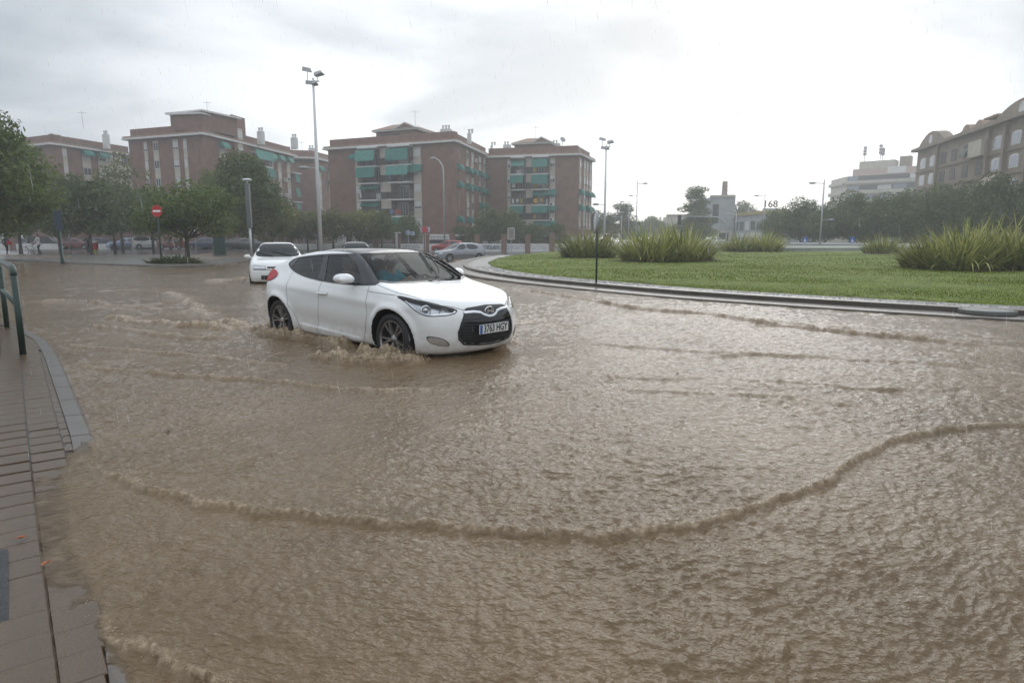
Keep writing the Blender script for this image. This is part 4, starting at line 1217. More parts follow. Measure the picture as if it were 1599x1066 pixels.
# ---- brown brick block with curved gables, right edge
zR = -.4
rootR = empty('apartment_block', (72.7, 122, zR), 0, 'brown brick apartment block with curved gables and arched white windows at the right edge', 'building')
FR = Fac((72.7, 122), (57, 54), zR)
HR = 16.6
b = MB(); q = [(72.7, 122), (57, 54), (78, 48), (95, 118)]; b.prism([(x-72.7, y-122) for x, y in q], -1, HR); b.build('wall', M_BRICKD, rootR)
FR.part('cornice', M_BRICKD, rootR, -.8, FR.L, HR, HR + .5, -2.0, .9)
def gable(s, w, h, z):
    b = MB(); n = 14; pts = [(-w/2-.8, 0), (-w/2, .0)] + [(-w/2 + w*i/n, h*math.sin(math.pi*i/n)**.8 + .02) for i in range(1, n)] + [(w/2, 0), (w/2+.8, 0)]
    M = Matrix.Translation(FR.p(s, .1, z) - rootR.location) @ Matrix.Rotation(FR.rz, 4, 'Z') @ Matrix.Rotation(math.pi/2, 4, 'X')
    b.prism([(x, y) for x, y in pts], -1.7, 0, M); g = b.build('gable', M_BRICKD, rootR)
    b = MB(); M2 = Matrix.Translation(FR.p(s, .13, z + h*.40) - rootR.location) @ Matrix.Rotation(FR.rz, 4, 'Z') @ Matrix.Rotation(math.pi/2, 4, 'X')
    b.lathe([(.75, -.05), (.75, .06), (.6, .06), (.58, .0), (0, .0)], 18, M2); b.build('round_window', M_WINF, rootR)
gable(6.0, 11.5, 2.2, HR + .5); gable(36.0, 15.0, 1.9, HR + .5)
FR.part('attic', M_BRICKD, rootR, 13, 29, HR + .5, HR + 1.5, -9, -1.6); FR.part('attic_eaves', M_ROOFT, rootR, 25.5, 29.5, HR + 1.35, HR + 1.6, -9, .2)
for k in range(3):
    b = MB(); M2 = Matrix.Translation(FR.p(14 + k*4.5, -2.0, HR + .9) - rootR.location) @ Matrix.Rotation(FR.rz, 4, 'Z') @ Matrix.Rotation(math.pi/2, 4, 'X')
    b.lathe([(1.6, -3), (1.6, 0), (0, 0)], 16, M2); b.build('barrel_roof', M_ROOFT, rootR)
def arch_window(s, z, w, h, dark=False):
    pts = [(-w/2, -h/2), (w/2, -h/2), (w/2, h/2-.35)] + [(w/2*math.cos(a), h/2-.35 + .35*math.sin(a)) for a in np.linspace(.3, math.pi-.3, 7)] + [(-w/2, h/2-.35)]
    M = Matrix.Translation(FR.p(s, .02, z) - rootR.location) @ Matrix.Rotation(FR.rz, 4, 'Z') @ Matrix.Rotation(math.pi/2, 4, 'X')
    fr = MB(); fr.prism(pts, -.05, .04, M); fo = fr.build('window', M_WINF if not dark else M_RAILD, rootR)
    if not dark:
        for k in range(3):
            x0 = -w/2 + .1 + k*(w-.15)/3; pb = MB(); pb.prism([(x0, -h/2+.12), (x0+(w-.15)/3-.08, -h/2+.12), (x0+(w-.15)/3-.08, h/2-.3), (x0, h/2-.3)], .041, .055, M); pb.build('pane', M_PANEL, fo)
M_PANEL = mat('pale_pane', (.22, .26, .32), rough=.12, spec=.7)
for k, z in enumerate((2.4, 5.4, 8.4, 11.4, 14.3)):
    for s, kind in ((3.2, 'w'), (7.6, 'w'), (12, 'd'), (16, 'd'), (20.5, 'd'), (25.2, 'd'), (30.2, 'w'), (35.2, 'w'), (41, 'd'), (47, 'w'), (53, 'd'), (59, 'w')):
        if kind == 'w': arch_window(s, z, 2.5, 1.8)
        else: arch_window(s, z, 2.0, 1.9, True)
for s in (9.8, 27.8, 32.6, 38.5): FR.part('pilaster', M_BRICKD, rootR, s-.35, s+.35, -1, HR, -.02, .45)
for z in (3.9, 6.9, 9.9, 12.9): FR.part('string_course', M_BRICKD, rootR, 0, FR.L, z-.12, z+.12, -.02, .22)
FR.part('balcony_front', M_CREAM, rootR, 23.2, 27.4, 12.95, 15.2, .0, .9); 
awning(FR, rootR, 29.6, 10.0, 3.4, M_AWNT, 'slope', .25, 2.0, 2.4); awning(FR, rootR, 22.0, 14.6, 2.2, mat('dark_green_awning', (.05, .075, .05), rough=.7), 'dome', .1, 1.1, 1.1)

# ---- cream block with ribbon balconies behind the hedge
zC = -.4
rootC = empty('apartment_block', (107, 205, zC), 0, 'cream apartment block with long ribbon balconies and roof masts, left of the brown gabled block', 'building')
FC = Fac((107, 217), (124, 202), zC); FC2 = Fac((109.5, 232), (107, 217), zC)
HC = 20.5
b = MB(); q = [(109.5, 232), (107, 217), (124, 202), (150, 215), (125, 245)]; b.prism([(x-107, y-205) for x, y in q], -1, HC); b.build('wall', M_CREAM, rootC)
for k in range(6):
    z = 3.0 + k*3.0
    FC.part('window_band', M_RAILD, rootC, .6, FC.L-.5, z + 1.1, z + 2.5, -.02, .05)
    FC.part('balcony_band', M_CREAM, rootC, 0, FC.L, z, z + 1.0, .0, 1.2); FC2.part('balcony_band', M_CREAM, rootC, 0, FC2.L, z, z + 1.0, .0, .8)
    for j in range(5):
        if rb.random() < .75: FC.part('glazing', M_PANEL if rb.random() < .7 else M_WINF, rootC, .8 + j*4.3, .8 + j*4.3 + rb.uniform(2, 4), z + 1.15, z + 2.45, .06, .16)
awning(FC, rootC, 4, 3.0 + 3*3 + 2.6, 5, A_, 'drop', .6, 1.0, 1.4)
FC.part('setback_storey', mat('pale_pink_render', (.48, .37, .31), rough=.8), rootC, 1.5, 20, HC, HC + 2.2, -8, -1.5); FC.part('setback_storey', M_CREAM, rootC, 3, 13, HC + 2.2, HC + 4.6, -8, -2.5); FC.part('roof_house', M_BRICKD, rootC, 14, 17, HC + 2.2, HC + 5.6, -7, -4)
FC.part('roof_sign', M_WALLW, rootC, 11.5, 16.5, HC + .4, HC + 2.4, -1.4, -1.2); FC.part('hoarding', M_WALLW, rootC, 9.5, 14.5, 9.2, 12.0, 1.21, 1.3)
for s, h in ((4, 8), (8.5, 8.4), (9.2, 6.5)):
    p = FC.p(s, -4, HC + 4.6) - rootC.location; b = MB(); b.tube([p, p + Vector((0, 0, h*.62))], .10, 6)
    for k in range(3):
        b.box(p + Vector((0, 0, h*(.3 + .12*k))), (.9, .5, .8)); b.tube([p + Vector((-.5, 0, h*(.25+.1*k))), p + Vector((.5, 0, h*(.25+.1*k)))], .05, 5)
    b.build('antenna_mast', M_ANT, rootC)

# ---- grey works building with chimney, low hall with yellow fascia and numbers on its roof, far houses
def px3(px, Y): return (px - 799.5)/1030*Y*.9876
zM = -.5; YM = 165
rootM = empty('works_building', (px3(1124, YM), YM, zM), 0, 'pale grey works building with slim chimney in the far gap beyond the lawn', 'building')
FM = Fac((px3(1107, YM), YM), (px3(1139, YM), YM - 2), zM)
b = MB(); L = FM.L
b.prism([(-L/2, 0), (L/2, -2), (L/2+3, 12), (-L/2, 14)], -1, 11.2); b.build('wall', M_GREYB, rootM)
FM.part('base_wall', M_CREAM, rootM, -.1, L+.1, -1, 3.2, -.5, .12); FM.part('parapet', M_CREAM, rootM, -.2, L+.2, 11.2, 11.7, -3, .3); FM.part('glazing', M_PANE, rootM, .6, 2.0, 5, 9.5, -.02, .04)
for k in range(5): FM.part('louvre', M_RAILD, rootM, .6, 2.0, 5.2 + k*.9, 5.3 + k*.9, .04, .12)
FM.part('doorway', M_PANE, rootM, 2.4, 4.6, .6, 2.6, .12, .16)
p = FM.p(2.9, -4, 11.2) - rootM.location; b = MB(); b.tube([p, p + Vector((0, 0, 4.0))], [.75, .6], 12); b.build('chimney', M_BRICKD, rootM)
rootH = empty('low_hall', (px3(1170, 150), 150, zM), 0, 'low grey hall with yellow roof fascia and rooftop number sign behind the far trees', 'building')
FH = Fac((px3(1136, 168), 168), (px3(1216, 138), 138), zM)
b = MB(); q = [(px3(1136, 168), 168), (px3(1216, 138), 138), (px3(1216, 138)+12, 146), (px3(1136, 168)+12, 176)]; b.prism([(x - rootH.location.x, y - 150) for x, y in q], -1, 6.6); b.build('wall', M_GREYB, rootH)
FH.part('roof_fascia', mat('ochre_fascia', (.40, .30, .08), rough=.6), rootH, -.2, FH.L, 6.6, 7.3, -2, .3)
for k in range(9): FH.part('window', M_PANE if k % 3 else M_TRIMW, rootH, 1.2 + k*3.4, 3.6 + k*3.4, 3.2, 5.2, -.02, .05); FH.part('panel', M_TRIMW, rootH, 1.2 + k*3.4, 3.9 + k*3.4, 1.6, 2.6, -.02, .08)
YS = 150
sg = empty('roof_sign', (px3(1200, YS), YS, 7.1), 0, 'rooftop sign with the numbers 168 on a grey box above the low hall', 'sign')
b = MB(); b.bbox(-1.5, 1.5, -.5, .5, -.6, .35); b.build('sign_box', M_GREYB, sg)
b = MB()
for x in (-1.2, 0, 1.2): b.tube([(x, 0, .3), (x, 0, .9)], .05, 5)
b.build('sign_frame', M_ANT, sg)
tm = text_mesh('168', 2.1, mat('sign_red', (.14, .055, .045), rough=.6), .08, 'sign_number', width=2.9, font_bold=.03); o = link('sign_number', tm, sg); o.rotation_euler = (math.pi/2, 0, 0); o.location = (0, 0, 1.25)
YB = 230
rootF = empty('far_house', (px3(1058, YB), YB, -.4), 0, 'beige building half hidden by the poplars in the hazy far gap', 'building')
FF = Fac((px3(1041, YB), YB), (px3(1090, YB), YB-4), -.4)
b = MB(); b.prism([(-4, 0), (7, -4), (9, 12), (-2, 14)], -1, 8.3); b.build('wall', M_CREAM, rootF)
FF.part('roof', M_ROOFT, rootF, -.3, FF.L+.3, 8.3, 9.0, -6, .4)
for k in range(3):
    for j in range(3): FF.part('window', M_PANE, rootF, 1 + j*3.2, 2.2 + j*3.2, 1.2 + k*2.6, 2.5 + k*2.6, -.02, .05)

# ---- white boundary wall with brick piers along the far kerb
yw = 88.
wl = empty('boundary_wall', (0, yw, Gz), 0, 'low white wall with brick piers and painted scribbles along the far side of the road', 'wall')
xs_ = [px3(q, yw) for q in (-60, 20, 100, 180, 250, 320, 390, 440, 500, 545, 587, 621, 666, 706, 745, 787, 824, 862, 905, 950)]
M_PIER = mat('pier_brick', (.21, .135, .105), rough=.85, var=.2)
for i, x in enumerate(xs_):
    b = MB(); b.bbox(x-.34, x+.34, -.34, .34, -.3, 2.05); b.bbox(x-.40, x+.40, -.40, .40, 2.05, 2.17); b.build('pier', M_PIER, wl)
    if i < len(xs_)-1:
        b = MB(); b.bbox(x+.345, xs_[i+1]-.345, -.15, .15, -.3, .95); b.build('wall_panel', M_WALLW, wl)
        b = MB(); x1 = xs_[i+1]; b.tube([(x+.35, 0, 1.85), (x1-.35, 0, 1.85)], .025, 5); b.tube([(x+.35, 0, 1.05), (x1-.35, 0, 1.05)], .025, 5)
        n = int((x1-x-.7)/.28)
        for k in range(1, n): xx = x+.35 + (x1-x-.7)*k/n; b.bbox(xx-.018, xx+.018, -.012, .012, 1.05, 1.85)
        b.build('rail_panel', M_RAILD, wl)
# scribbles
rs = random.Random(14)
for (pa, pb_, col, nn) in ((748, 783, (.12, .20, .30), 9), (752, 778, (.10, .10, .12), 5), (792, 818, (.35, .40, .48), 5), (630, 655, (.25, .28, .33), 5), (595, 612, (.3, .32, .36), 4), (830, 855, (.42, .44, .5), 4)):
    m = mat('spray_paint_%d' % int(col[0]*100), col, rough=.6); b = MB()
    xa, xb = px3(pa, yw), px3(pb_, yw)
    for k in range(nn):
        x0 = xa + (xb-xa)*(k+.1)/nn; pts = []
        for j in range(9): a = j/8*2*math.pi*rs.uniform(.8, 1.3); pts.append((x0 + .28*math.cos(a)*rs.uniform(.6, 1.2) + j*.02, -.153, .45 + .3*math.sin(a)*rs.uniform(.6, 1.1)))
        b.tube(pts, .035, 4)
    for v in range(len(b.v)): b.v[v] = (b.v[v][0], -.152 - .006*((v % 4) > 1), b.v[v][2])
    b.build('scribble', m, wl)
# ---- low round wall in the middle of the roundabout
cwx = px3(1245, 63); rw = empty('basin_wall', (cwx, 74, LZ), 0, 'low pale stone ring wall across the middle of the roundabout lawn', 'wall')
an = np.radians(np.arange(-180, 180.1, 5)); R0 = 17.0
b = MB(); vs = []
for a in an[:-1]:
    for r_, z_ in ((R0, -.2), (R0, .26), (R0+.5, .26), (R0+.5, -.2)): vs.append((r_*math.sin(a)*1.0, -r_*math.cos(a)*.9, z_))
n = len(an)-1
b.add(vs, [(i*4+e, i*4+(e+1) % 4, ((i+1) % n)*4+(e+1) % 4, ((i+1) % n)*4+e) for i in range(n) for e in range(4)]); b.build('ring_wall', M_GREYB, rw)
b = MB(); vs = []
for a in an[:-1]:
    for r_, z_ in ((R0-.08, .26), (R0-.08, .46), (R0+.58, .46), (R0+.58, .26)): vs.append((r_*math.sin(a), -r_*math.cos(a)*.9, z_))
b.add(vs, [(i*4+e, i*4+(e+1) % 4, ((i+1) % n)*4+(e+1) % 4, ((i+1) % n)*4+e) for i in range(n) for e in range(4)]); b.build('coping', mat('white_coping', (.80, .79, .77), rough=.5), rw)

# ================================================================ trees, shrubs
def leaf_mat(name, c1, c2, tr=.45):
    m = bpy.data.materials.new(name); m.use_nodes = True; t = m.node_tree; t.nodes.clear(); N = lambda k: t.nodes.new(k); Lk = t.links.new
    o = N('ShaderNodeOutputMaterial'); g = N('ShaderNodeNewGeometry'); mx = N('ShaderNodeMixRGB'); mx.inputs[1].default_value = (*c1, 1); mx.inputs[2].default_value = (*c2, 1)
    Lk(g.outputs['Random Per Island'], mx.inputs[0])
    oi = N('ShaderNodeObjectInfo'); hv = N('ShaderNodeHueSaturation'); mr = N('ShaderNodeMapRange'); mr.inputs['To Min'].default_value = .8; mr.inputs['To Max'].default_value = 1.25
    Lk(oi.outputs['Random'], mr.inputs['Value']); Lk(mr.outputs[0], hv.inputs['Value']); Lk(mx.outputs[0], hv.inputs['Color'])
    d = N('ShaderNodeBsdfDiffuse'); tl = N('ShaderNodeBsdfTranslucent'); gl = N('ShaderNodeBsdfGlossy'); gl.inputs['Roughness'].default_value = .35
    Lk(hv.outputs[0], d.inputs[0]); Lk(hv.outputs[0], tl.inputs[0])
    a = N('ShaderNodeMixShader'); a.inputs[0].default_value = tr; Lk(d.outputs[0], a.inputs[1]); Lk(tl.outputs[0], a.inputs[2])
    b = N('ShaderNodeMixShader'); b.inputs[0].default_value = .04; Lk(a.outputs[0], b.inputs[1]); Lk(gl.outputs[0], b.inputs[2]); Lk(b.outputs[0], o.inputs[0])
    return m
M_LF1 = leaf_mat('leaf_green', (.055, .092, .016), (.185, .235, .046))
M_LF2 = leaf_mat('leaf_dark', (.050, .080, .020), (.145, .185, .048))
M_LF3 = leaf_mat('leaf_olive', (.085, .110, .024), (.215, .215, .060))
M_BARK = mat('wet_bark', (.045, .036, .030), rough=.7, var=.4, vscale=5, bump=.5, bscale=18)

def crown_mesh(name, clumps, leaf, n_per, m, seed, squash=1.0):
    """clumps: (x, y, z, r); leaves are small bent quads filling each clump's outer shell"""
    rg = np.random.RandomState(seed); V = []; nl = 0
    for (cx, cy, cz, r) in clumps:
        n = int(n_per * (r*r)); d = rg.randn(n, 3); d /= np.linalg.norm(d, axis=1, keepdims=True)
        rad = r*(.45 + .60*rg.rand(n)**.55); c = np.array([cx, cy, cz]) + d*rad[:, None]*[1, 1, squash]
        nrm = d + .75*rg.randn(n, 3) + [0, 0, .35]; nrm /= np.linalg.norm(nrm, axis=1, keepdims=True)
        t = np.cross(nrm, rg.randn(n, 3)); t /= np.linalg.norm(t, axis=1, keepdims=True); b = np.cross(nrm, t)
        s = leaf*(.6 + .8*rg.rand(n))[:, None]; w = s*.38
        V.append(np.stack([c - t*s, c + b*w, c + t*s - nrm*s*.25, c - b*w], 1)); nl += n
    V = np.concatenate(V).reshape(-1, 3)
    return npmesh(name, V, np.arange(len(V)).reshape(-1, 4), m, False)

def trunk_mesh(name, h0, clumps, r0, seed, lean=(0, 0), m=None):
    rg = random.Random(seed); b = MB(); top = max(c[2] for c in clumps); P = [Vector((lean[0]*z/h0, lean[1]*z/h0, z)) for z in (-.3, 0, h0*.5, h0)]
    mid = Vector((lean[0]*1.2, lean[1]*1.2, h0 + (top-h0)*.55)); P.append(mid)
    b.tube(P, [r0*1.35, r0*1.1, r0*.85, r0*.75, r0*.30], 9)
    for i, c in enumerate(sorted(clumps, key=lambda c: -c[3])[:12]):
        f = rg.uniform(.75, 1.5); s = P[3].lerp(mid, max(0, f-.85)) if f > .85 else P[2].lerp(P[3], .6 + f*.4)
        e = Vector(c[:3]); q = s.lerp(e, .5) + Vector((rg.uniform(-.3, .3), rg.uniform(-.3, .3), -.25))
        b.tube([s, q, e], [r0*.45, r0*.26, r0*.08], 6)
    return b.mesh(name, m or M_BARK, True)

def make_clumps(seed, w, z0, z1, n, r, shape='round'):
    rg = random.Random(seed); out = []
    for i in range(n):
        for _ in range(30):
            x, y, z = rg.uniform(-1, 1), rg.uniform(-1, 1), rg.random()
            if shape == 'round': lim = math.sqrt(max(0, 1 - (2*z-1)**2*.92))
            elif shape == 'flame': lim = (1-z)**.6*.9 + .12
            elif shape == 'umbrella': lim = math.sqrt(max(0.02, 1 - z*z))
            else: lim = 1
            if x*x + y*y < lim*lim: break
        out.append((x*w/2, y*w/2, z0 + z*(z1-z0), r*rg.uniform(.7, 1.25)))
    return out

_TREES = {}
def tree_kind(key, w, z0, h, n, r, leaf, npm, m, seed, shape='round', tr=.16, lean=(0, 0), squash=.8):
    cl = make_clumps(seed, w - r*1.4, z0 + r*.6, h - r*.7, n, r, shape)
    _TREES[key] = (crown_mesh('crown', cl, leaf, npm, m, seed, squash), trunk_mesh('trunk', z0 + .3, cl, tr, seed, lean), w, h)
tree_kind('plane', 9, 1.75, 11, 60, 1.35, .17, 200, M_LF1, 1, tr=.22)
tree_kind('plane2', 8, 1.4, 10, 54, 1.25, .17, 200, M_LF1, 2, tr=.2)
tree_kind('orange', 6.4, 1.25, 5.6, 44, .95, .12, 260, M_LF2, 3, tr=.15, squash=.75)
tree_kind('small', 5, .9, 5, 34, .95, .15, 200, M_LF2, 4, tr=.12)
tree_kind('olive', 5.5, .9, 5, 34, .95, .16, 190, M_LF3, 5, tr=.14)
tree_kind('airy', 6, 2.0, 10, 26, .95, .17, 110, M_LF3, 6, tr=.14)
tree_kind('cypress', 3, .4, 6, 22, .75, .14, 240, M_LF2, 7, shape='flame', tr=.12)
tree_kind('poplar', 6, 1.2, 15, 64, 1.05, .20, 150, M_LF2, 8, shape='flame', tr=.2)
tree_kind('stone_pine', 8, 3, 9, 34, 1.4, .22, 120, M_LF2, 9, shape='umbrella', tr=.2)
tree_kind('hedge_tree', 8, .6, 8, 46, 1.35, .20, 125, M_LF2, 10, tr=.18)

def tree(key, x, y, z, h, w=None, rz=None, label='', group='', name='tree', seed=0):
    cm, tm, W_, H_ = _TREES[key]
    sz = h/H_; sw = (w/W_) if w else sz
    r = empty(name, (x, y, z), rz if rz is not None else random.Random(seed*7+int(x*10)).uniform(0, 6.28), label, 'tree', group or None)
    r.scale = (sw, sw, sz)
    link('trunk', tm, r); link('crown', cm, r)
    return r
def tp(key, px, Y, top, w_px, base=None, **k):
    """tree whose stem stands at pixel px, depth Y; top given as pixel row at that depth"""
    x = (px - 799.5)/1030*Y*.9876; z = gz(x, Y) + k.pop('dz', 0)
    zt = CAM_H + (368 - top)/1030*Y
    return tree(key, x, Y, z, zt - z, w_px/1030*Y, **k)
g1 = 'street trees on the left'
tp('plane', -12, 42, 186, 215, label='big leafy plane tree at the far left edge', group=g1, seed=1, name='plane_tree')
tp('plane2', -42, 36, 128, 200, label='plane tree mostly outside the left edge with one branch showing against the sky', group=g1, seed=2, name='plane_tree')
tp('plane2', 30, 64, 246, 110, label='smaller tree at the right flank of the big left plane tree', group=g1, seed=3, name='plane_tree')
tp('small', 141, 60, 272, 100, label='round tree above the parked red car at the left', group=g1, seed=4, name='street_tree')
tp('small', 178, 66, 282, 95, label='round tree in front of the light blue parked car', group=g1, seed=5, name='street_tree')
tp('airy', 190, 80, 236, 110, label='tall airy tree before the gap between the two left apartment blocks', group=g1, seed=6, name='street_tree')
tp('orange', 291, 40, 276, 162, label='low spreading dark tree with slanting trunk beside the no-entry sign', group=g1, seed=7, name='street_tree', rz=.6)
tp('small', 238, 74, 290, 95, label='rounded tree filling the gap behind the no-entry sign', group=g1, seed=31, name='street_tree')
tp('plane2', 92, 74, 275, 90, label='tree between the big left plane tree and the pole with the dark sign', group=g1, seed=32, name='street_tree')
tp('olive', 455, 79, 318, 70, label='olive tree peeping over the roof of the following white hatchback', group=g1, seed=33, name='street_tree')
tp('plane2', 393, 64, 243, 128, label='tall bushy tree behind the grey advertising column', group=g1, seed=8, name='plane_tree')
tp('plane', 345, 72, 262, 90, label='bushy tree behind the dark green cabinet', group=g1, seed=9, name='plane_tree')
tp('olive', 425, 74, 305, 85, label='olive green tree right of the grey advertising column', group=g1, seed=10, name='street_tree')
g2 = 'trees along the white wall'
tp('small', 480, 84, 330, 60, label='dark tree just left of the white floodlight mast base', group=g2, seed=11)
tp('olive', 520, 82, 321, 75, label='olive tree just right of the white floodlight mast base', group=g2, seed=12)
tp('olive', 562, 84, 322, 78, label='olive tree above the dark parked van', group=g2, seed=13)
tp('small', 596, 85, 328, 62, label='dark rounded tree left of the white gate post', group=g2, seed=14)
tp('small', 638, 96, 334, 46, label='small light green tree beside the blue direction panels', group=g2, seed=15)
tp('cypress', 719, 95, 338, 36, label='dark upright conifer right of the double-curved street lamp', group=g2, seed=16, name='conifer')
tp('small', 742, 97, 352, 40, label='low bush-like tree between the conifer and the wide dark trees', group=g2, seed=17)
tp('hedge_tree', 765, 98, 324, 60, label='wide dark tree at the joint of the two right brick blocks', group=g2, seed=18)
tp('hedge_tree', 795, 99, 326, 56, label='wide dark tree behind the square road sign', group=g2, seed=19)
tp('small', 835, 100, 348, 48, label='small round tree left of the dark cone-shaped tree', group=g2, seed=20)
tp('cypress', 872, 100, 334, 44, label='dark cone-shaped tree at the right end of the white wall', group=g2, seed=21, name='conifer')
g3 = 'distant trees in the gap'
tp('stone_pine', 935, 150, 324, 66, label='dark domed pine beside the right brick block', group=g3, seed=22, name='pine_tree')
tp('poplar', 972, 165, 316, 62, label='thin spiky trees left of the open hazy gap', group=g3, seed=23)
tp('stone_pine', 1022, 190, 334, 46, label='pale round tree in the hazy gap', group=g3, seed=24, name='pine_tree')
tp('poplar', 1085, 140, 290, 70, label='tall ragged poplar left of the works building', group=g3, seed=25, name='poplar_tree')
tp('hedge_tree', 1070, 145, 342, 60, label='low dark tree at the foot of the ragged poplar', group=g3, seed=26)
tp('stone_pine', 1150, 190, 309, 60, label='dense dark tree behind the works building roof', group=g3, seed=27, name='pine_tree')
tp('cypress', 1175, 180, 308, 34, label='pointed dark tree left of the rooftop number sign', group=g3, seed=28, name='conifer')
g4 = 'dense trees right of the roundabout'
hz = [(1215, 112, 326, 62, 'dark tree just right of the rooftop number sign'), (1250, 105, 310, 72, 'spiky topped dark tree left of the right street lamp'), (1288, 100, 318, 70, 'tree mass directly behind the right street lamp'), (1330, 95, 300, 90, 'round tree below the cream apartment block'), (1372, 92, 304, 90, 'tree below the joint of the cream and brown blocks'),
    (1415, 88, 298, 96, 'dark tree behind the left end of the large flax clump'), (1462, 84, 290, 105, 'dark tree below the first curved gable'), (1510, 80, 286, 105, 'broad dark tree below the tan awning'), (1550, 74, 272, 110, 'tallest of the dark trees below the second curved gable'), (1600, 70, 282, 120, 'dark tree at the right edge of the photo'), (1650, 66, 270, 130, 'dark tree beyond the right edge of the photo')]
for i, (px, Y, top, w, lb) in enumerate(hz):
    tp('hedge_tree', px, Y, top, w, label=lb, group=g4, seed=40+i)
for i, (px, Y, top, w) in enumerate(((1345, 108, 318, 100), (1440, 104, 306, 110), (1530, 95, 296, 120))):
    tp('hedge_tree', px, Y, top, w, label=('second-row tree under the hoarding of the cream block', 'second-row tree under the left corner of the brown block', 'second-row tree under the middle windows of the brown block')[i], group=g4, seed=60+i)

# far-off line of woodland closing the horizon
rg = np.random.RandomState(9); cl = []
for k in range(330):
    a = rg.uniform(-1.05, 1.05); r = rg.uniform(235, 330); cl.append((r*math.sin(a), r*math.cos(a), rg.uniform(1.0, 5.5), rg.uniform(2.2, 4.2)))
tag(link('distant_woodland', crown_mesh('distant_woodland', cl, .8, 9, M_LF2, 77, .8)), kind='stuff')
# foreground branch of the off-frame plane: it hangs into the top of the left edge
# ---- flax clumps on the roundabout
M_FLAX = leaf_mat('flax_leaf', (.125, .16, .034), (.52, .50, .19), .25)
def flax_mesh(n, rad, h, seed, droop=False):
    rg = random.Random(seed); V = []; F = []
    for i in range(n):
        a = rg.uniform(0, 2*math.pi); q = rad*math.sqrt(rg.random()); x, y = q*math.cos(a), q*math.sin(a)*.8
        o = a + rg.uniform(-.7, .7); ln = h*rg.uniform(.42, 1.18)*(1.1 - .35*(q/rad)); tilt = .12 + .75*(q/rad)*rg.uniform(.5, 1.15) + rg.uniform(0, .25); bend = rg.uniform(.05, .9)*(2.2 if rg.random() < .2 else 1)
        w = rg.uniform(.030, .058)
        if droop: tilt = rg.uniform(.9, 1.5); bend = rg.uniform(.2, 1.0)
        dx, dy = math.cos(o), math.sin(o); sx, sy = -dy, dx
        px_, py_, pz = x, y, 0.0; th = tilt; base = len(V); ns = 5
        for k in range(ns+1):
            ww = w*(1 - (k/ns)**2.2*.92); V += [(px_ + sx*ww, py_ + sy*ww, pz), (px_ - sx*ww, py_ - sy*ww, pz)]
            st_ = ln/ns; px_ += math.sin(th)*st_*dx; py_ += math.sin(th)*st_*dy; pz += math.cos(th)*st_; th += bend/ns
        F += [(base+2*k, base+2*k+1, base+2*k+3, base+2*k+2) for k in range(ns)]
    V = np.array(V); V[:, 2] = np.maximum(V[:, 2], .02)
    return npmesh('leaves', V, np.array(F), M_FLAX, False)
def crown_base(rad, seed):
    rg = random.Random(seed); b = MB()
    for k in range(0):
        a = rg.uniform(0, 6.28); q = rad*math.sqrt(rg.random())*.9; b.tube([(q*math.cos(a), q*.8*math.sin(a), -.05), (q*1.05*math.cos(a), q*.85*math.sin(a), rg.uniform(.15, .3))], [.06, .035], 5)
    b.lathe([(rad*.95, -.04), (rad*.8, .10), (rad*.4, .17), (0, .2)], 18); return b.mesh('leaf_base', M_SOIL)
FXM = [flax_mesh(760, 1.7, 1.9, 1), flax_mesh(760, 1.7, 1.9, 2), flax_mesh(560, 1.45, 1.65, 3)]
M_DEAD = leaf_mat('dead_flax', (.10, .075, .035), (.30, .23, .12), .2)
def dead_mesh(n, rad, seed):
    me = flax_mesh(n, rad, 1.25, seed, droop=True); me.name = 'dead_leaves'; me.materials.clear(); me.materials.append(M_DEAD); return me
FXD = [dead_mesh(130, 1.75, 11), dead_mesh(130, 1.75, 12), dead_mesh(90, 1.5, 13)]
FXB = [crown_base(1.7, 4)]*3
gf = 'flax clumps on the roundabout lawn'
for i, (px, Y, sc, v, lb) in enumerate((
    (918, 41, .98, 0, 'spiky flax clump behind the edge-on green sign'), (1012, 35, 1.0, 1, 'left half of the wide flax clump in the middle of the lawn'), (1062, 35.4, 1.05, 0, 'right half of the wide flax clump in the middle of the lawn'),
    (1150, 56, .95, 2, 'low flax clump just in front of the works building'), (1190, 57, .95, 1, 'low flax clump behind the ring wall below the number sign'),
    (1372, 50, .9, 2, 'small flax clump at the left end of the big right clump, beyond the ring wall'), (1458, 27.5, .80, 1, 'leftmost plant of the big flax group at the right'), (1496, 26.5, .98, 0, 'second plant from the left in the big right flax group'), (1535, 27.2, 1.0, 1, 'third plant from the left in the big right flax group'), (1590, 26.5, .98, 0, 'flax plant at the right edge of the photo'), (1660, 27, 1.0, 1, 'flax plant just beyond the right edge of the photo'))):
    x = (px-799.5)/1030*Y
    r = empty('flax_plant', (x, Y, LZ), i*1.9, lb, 'shrub', gf); r.scale = (sc*.95, sc*.95, sc*1.15)
    link('leaves', FXM[v], r); link('dead_leaves', FXD[v], r); link('leaf_base', FXB[v], r)
# weeds round the foot of the no-entry sign
x, y, z = at(258, 414)
wd = flax_mesh(420, 1.0, .55, 9); wd.materials.clear(); wd.materials.append(leaf_mat('weed_leaf', (.05, .075, .03), (.14, .16, .07)))
w_ = empty('weed_patch', (x + .4, y + .3, z + .08), 0, 'tuft of grey-green weeds round the foot of the no-entry sign', 'weeds'); w_.scale = (1.5, .8, 1); link('leaves', wd, w_)

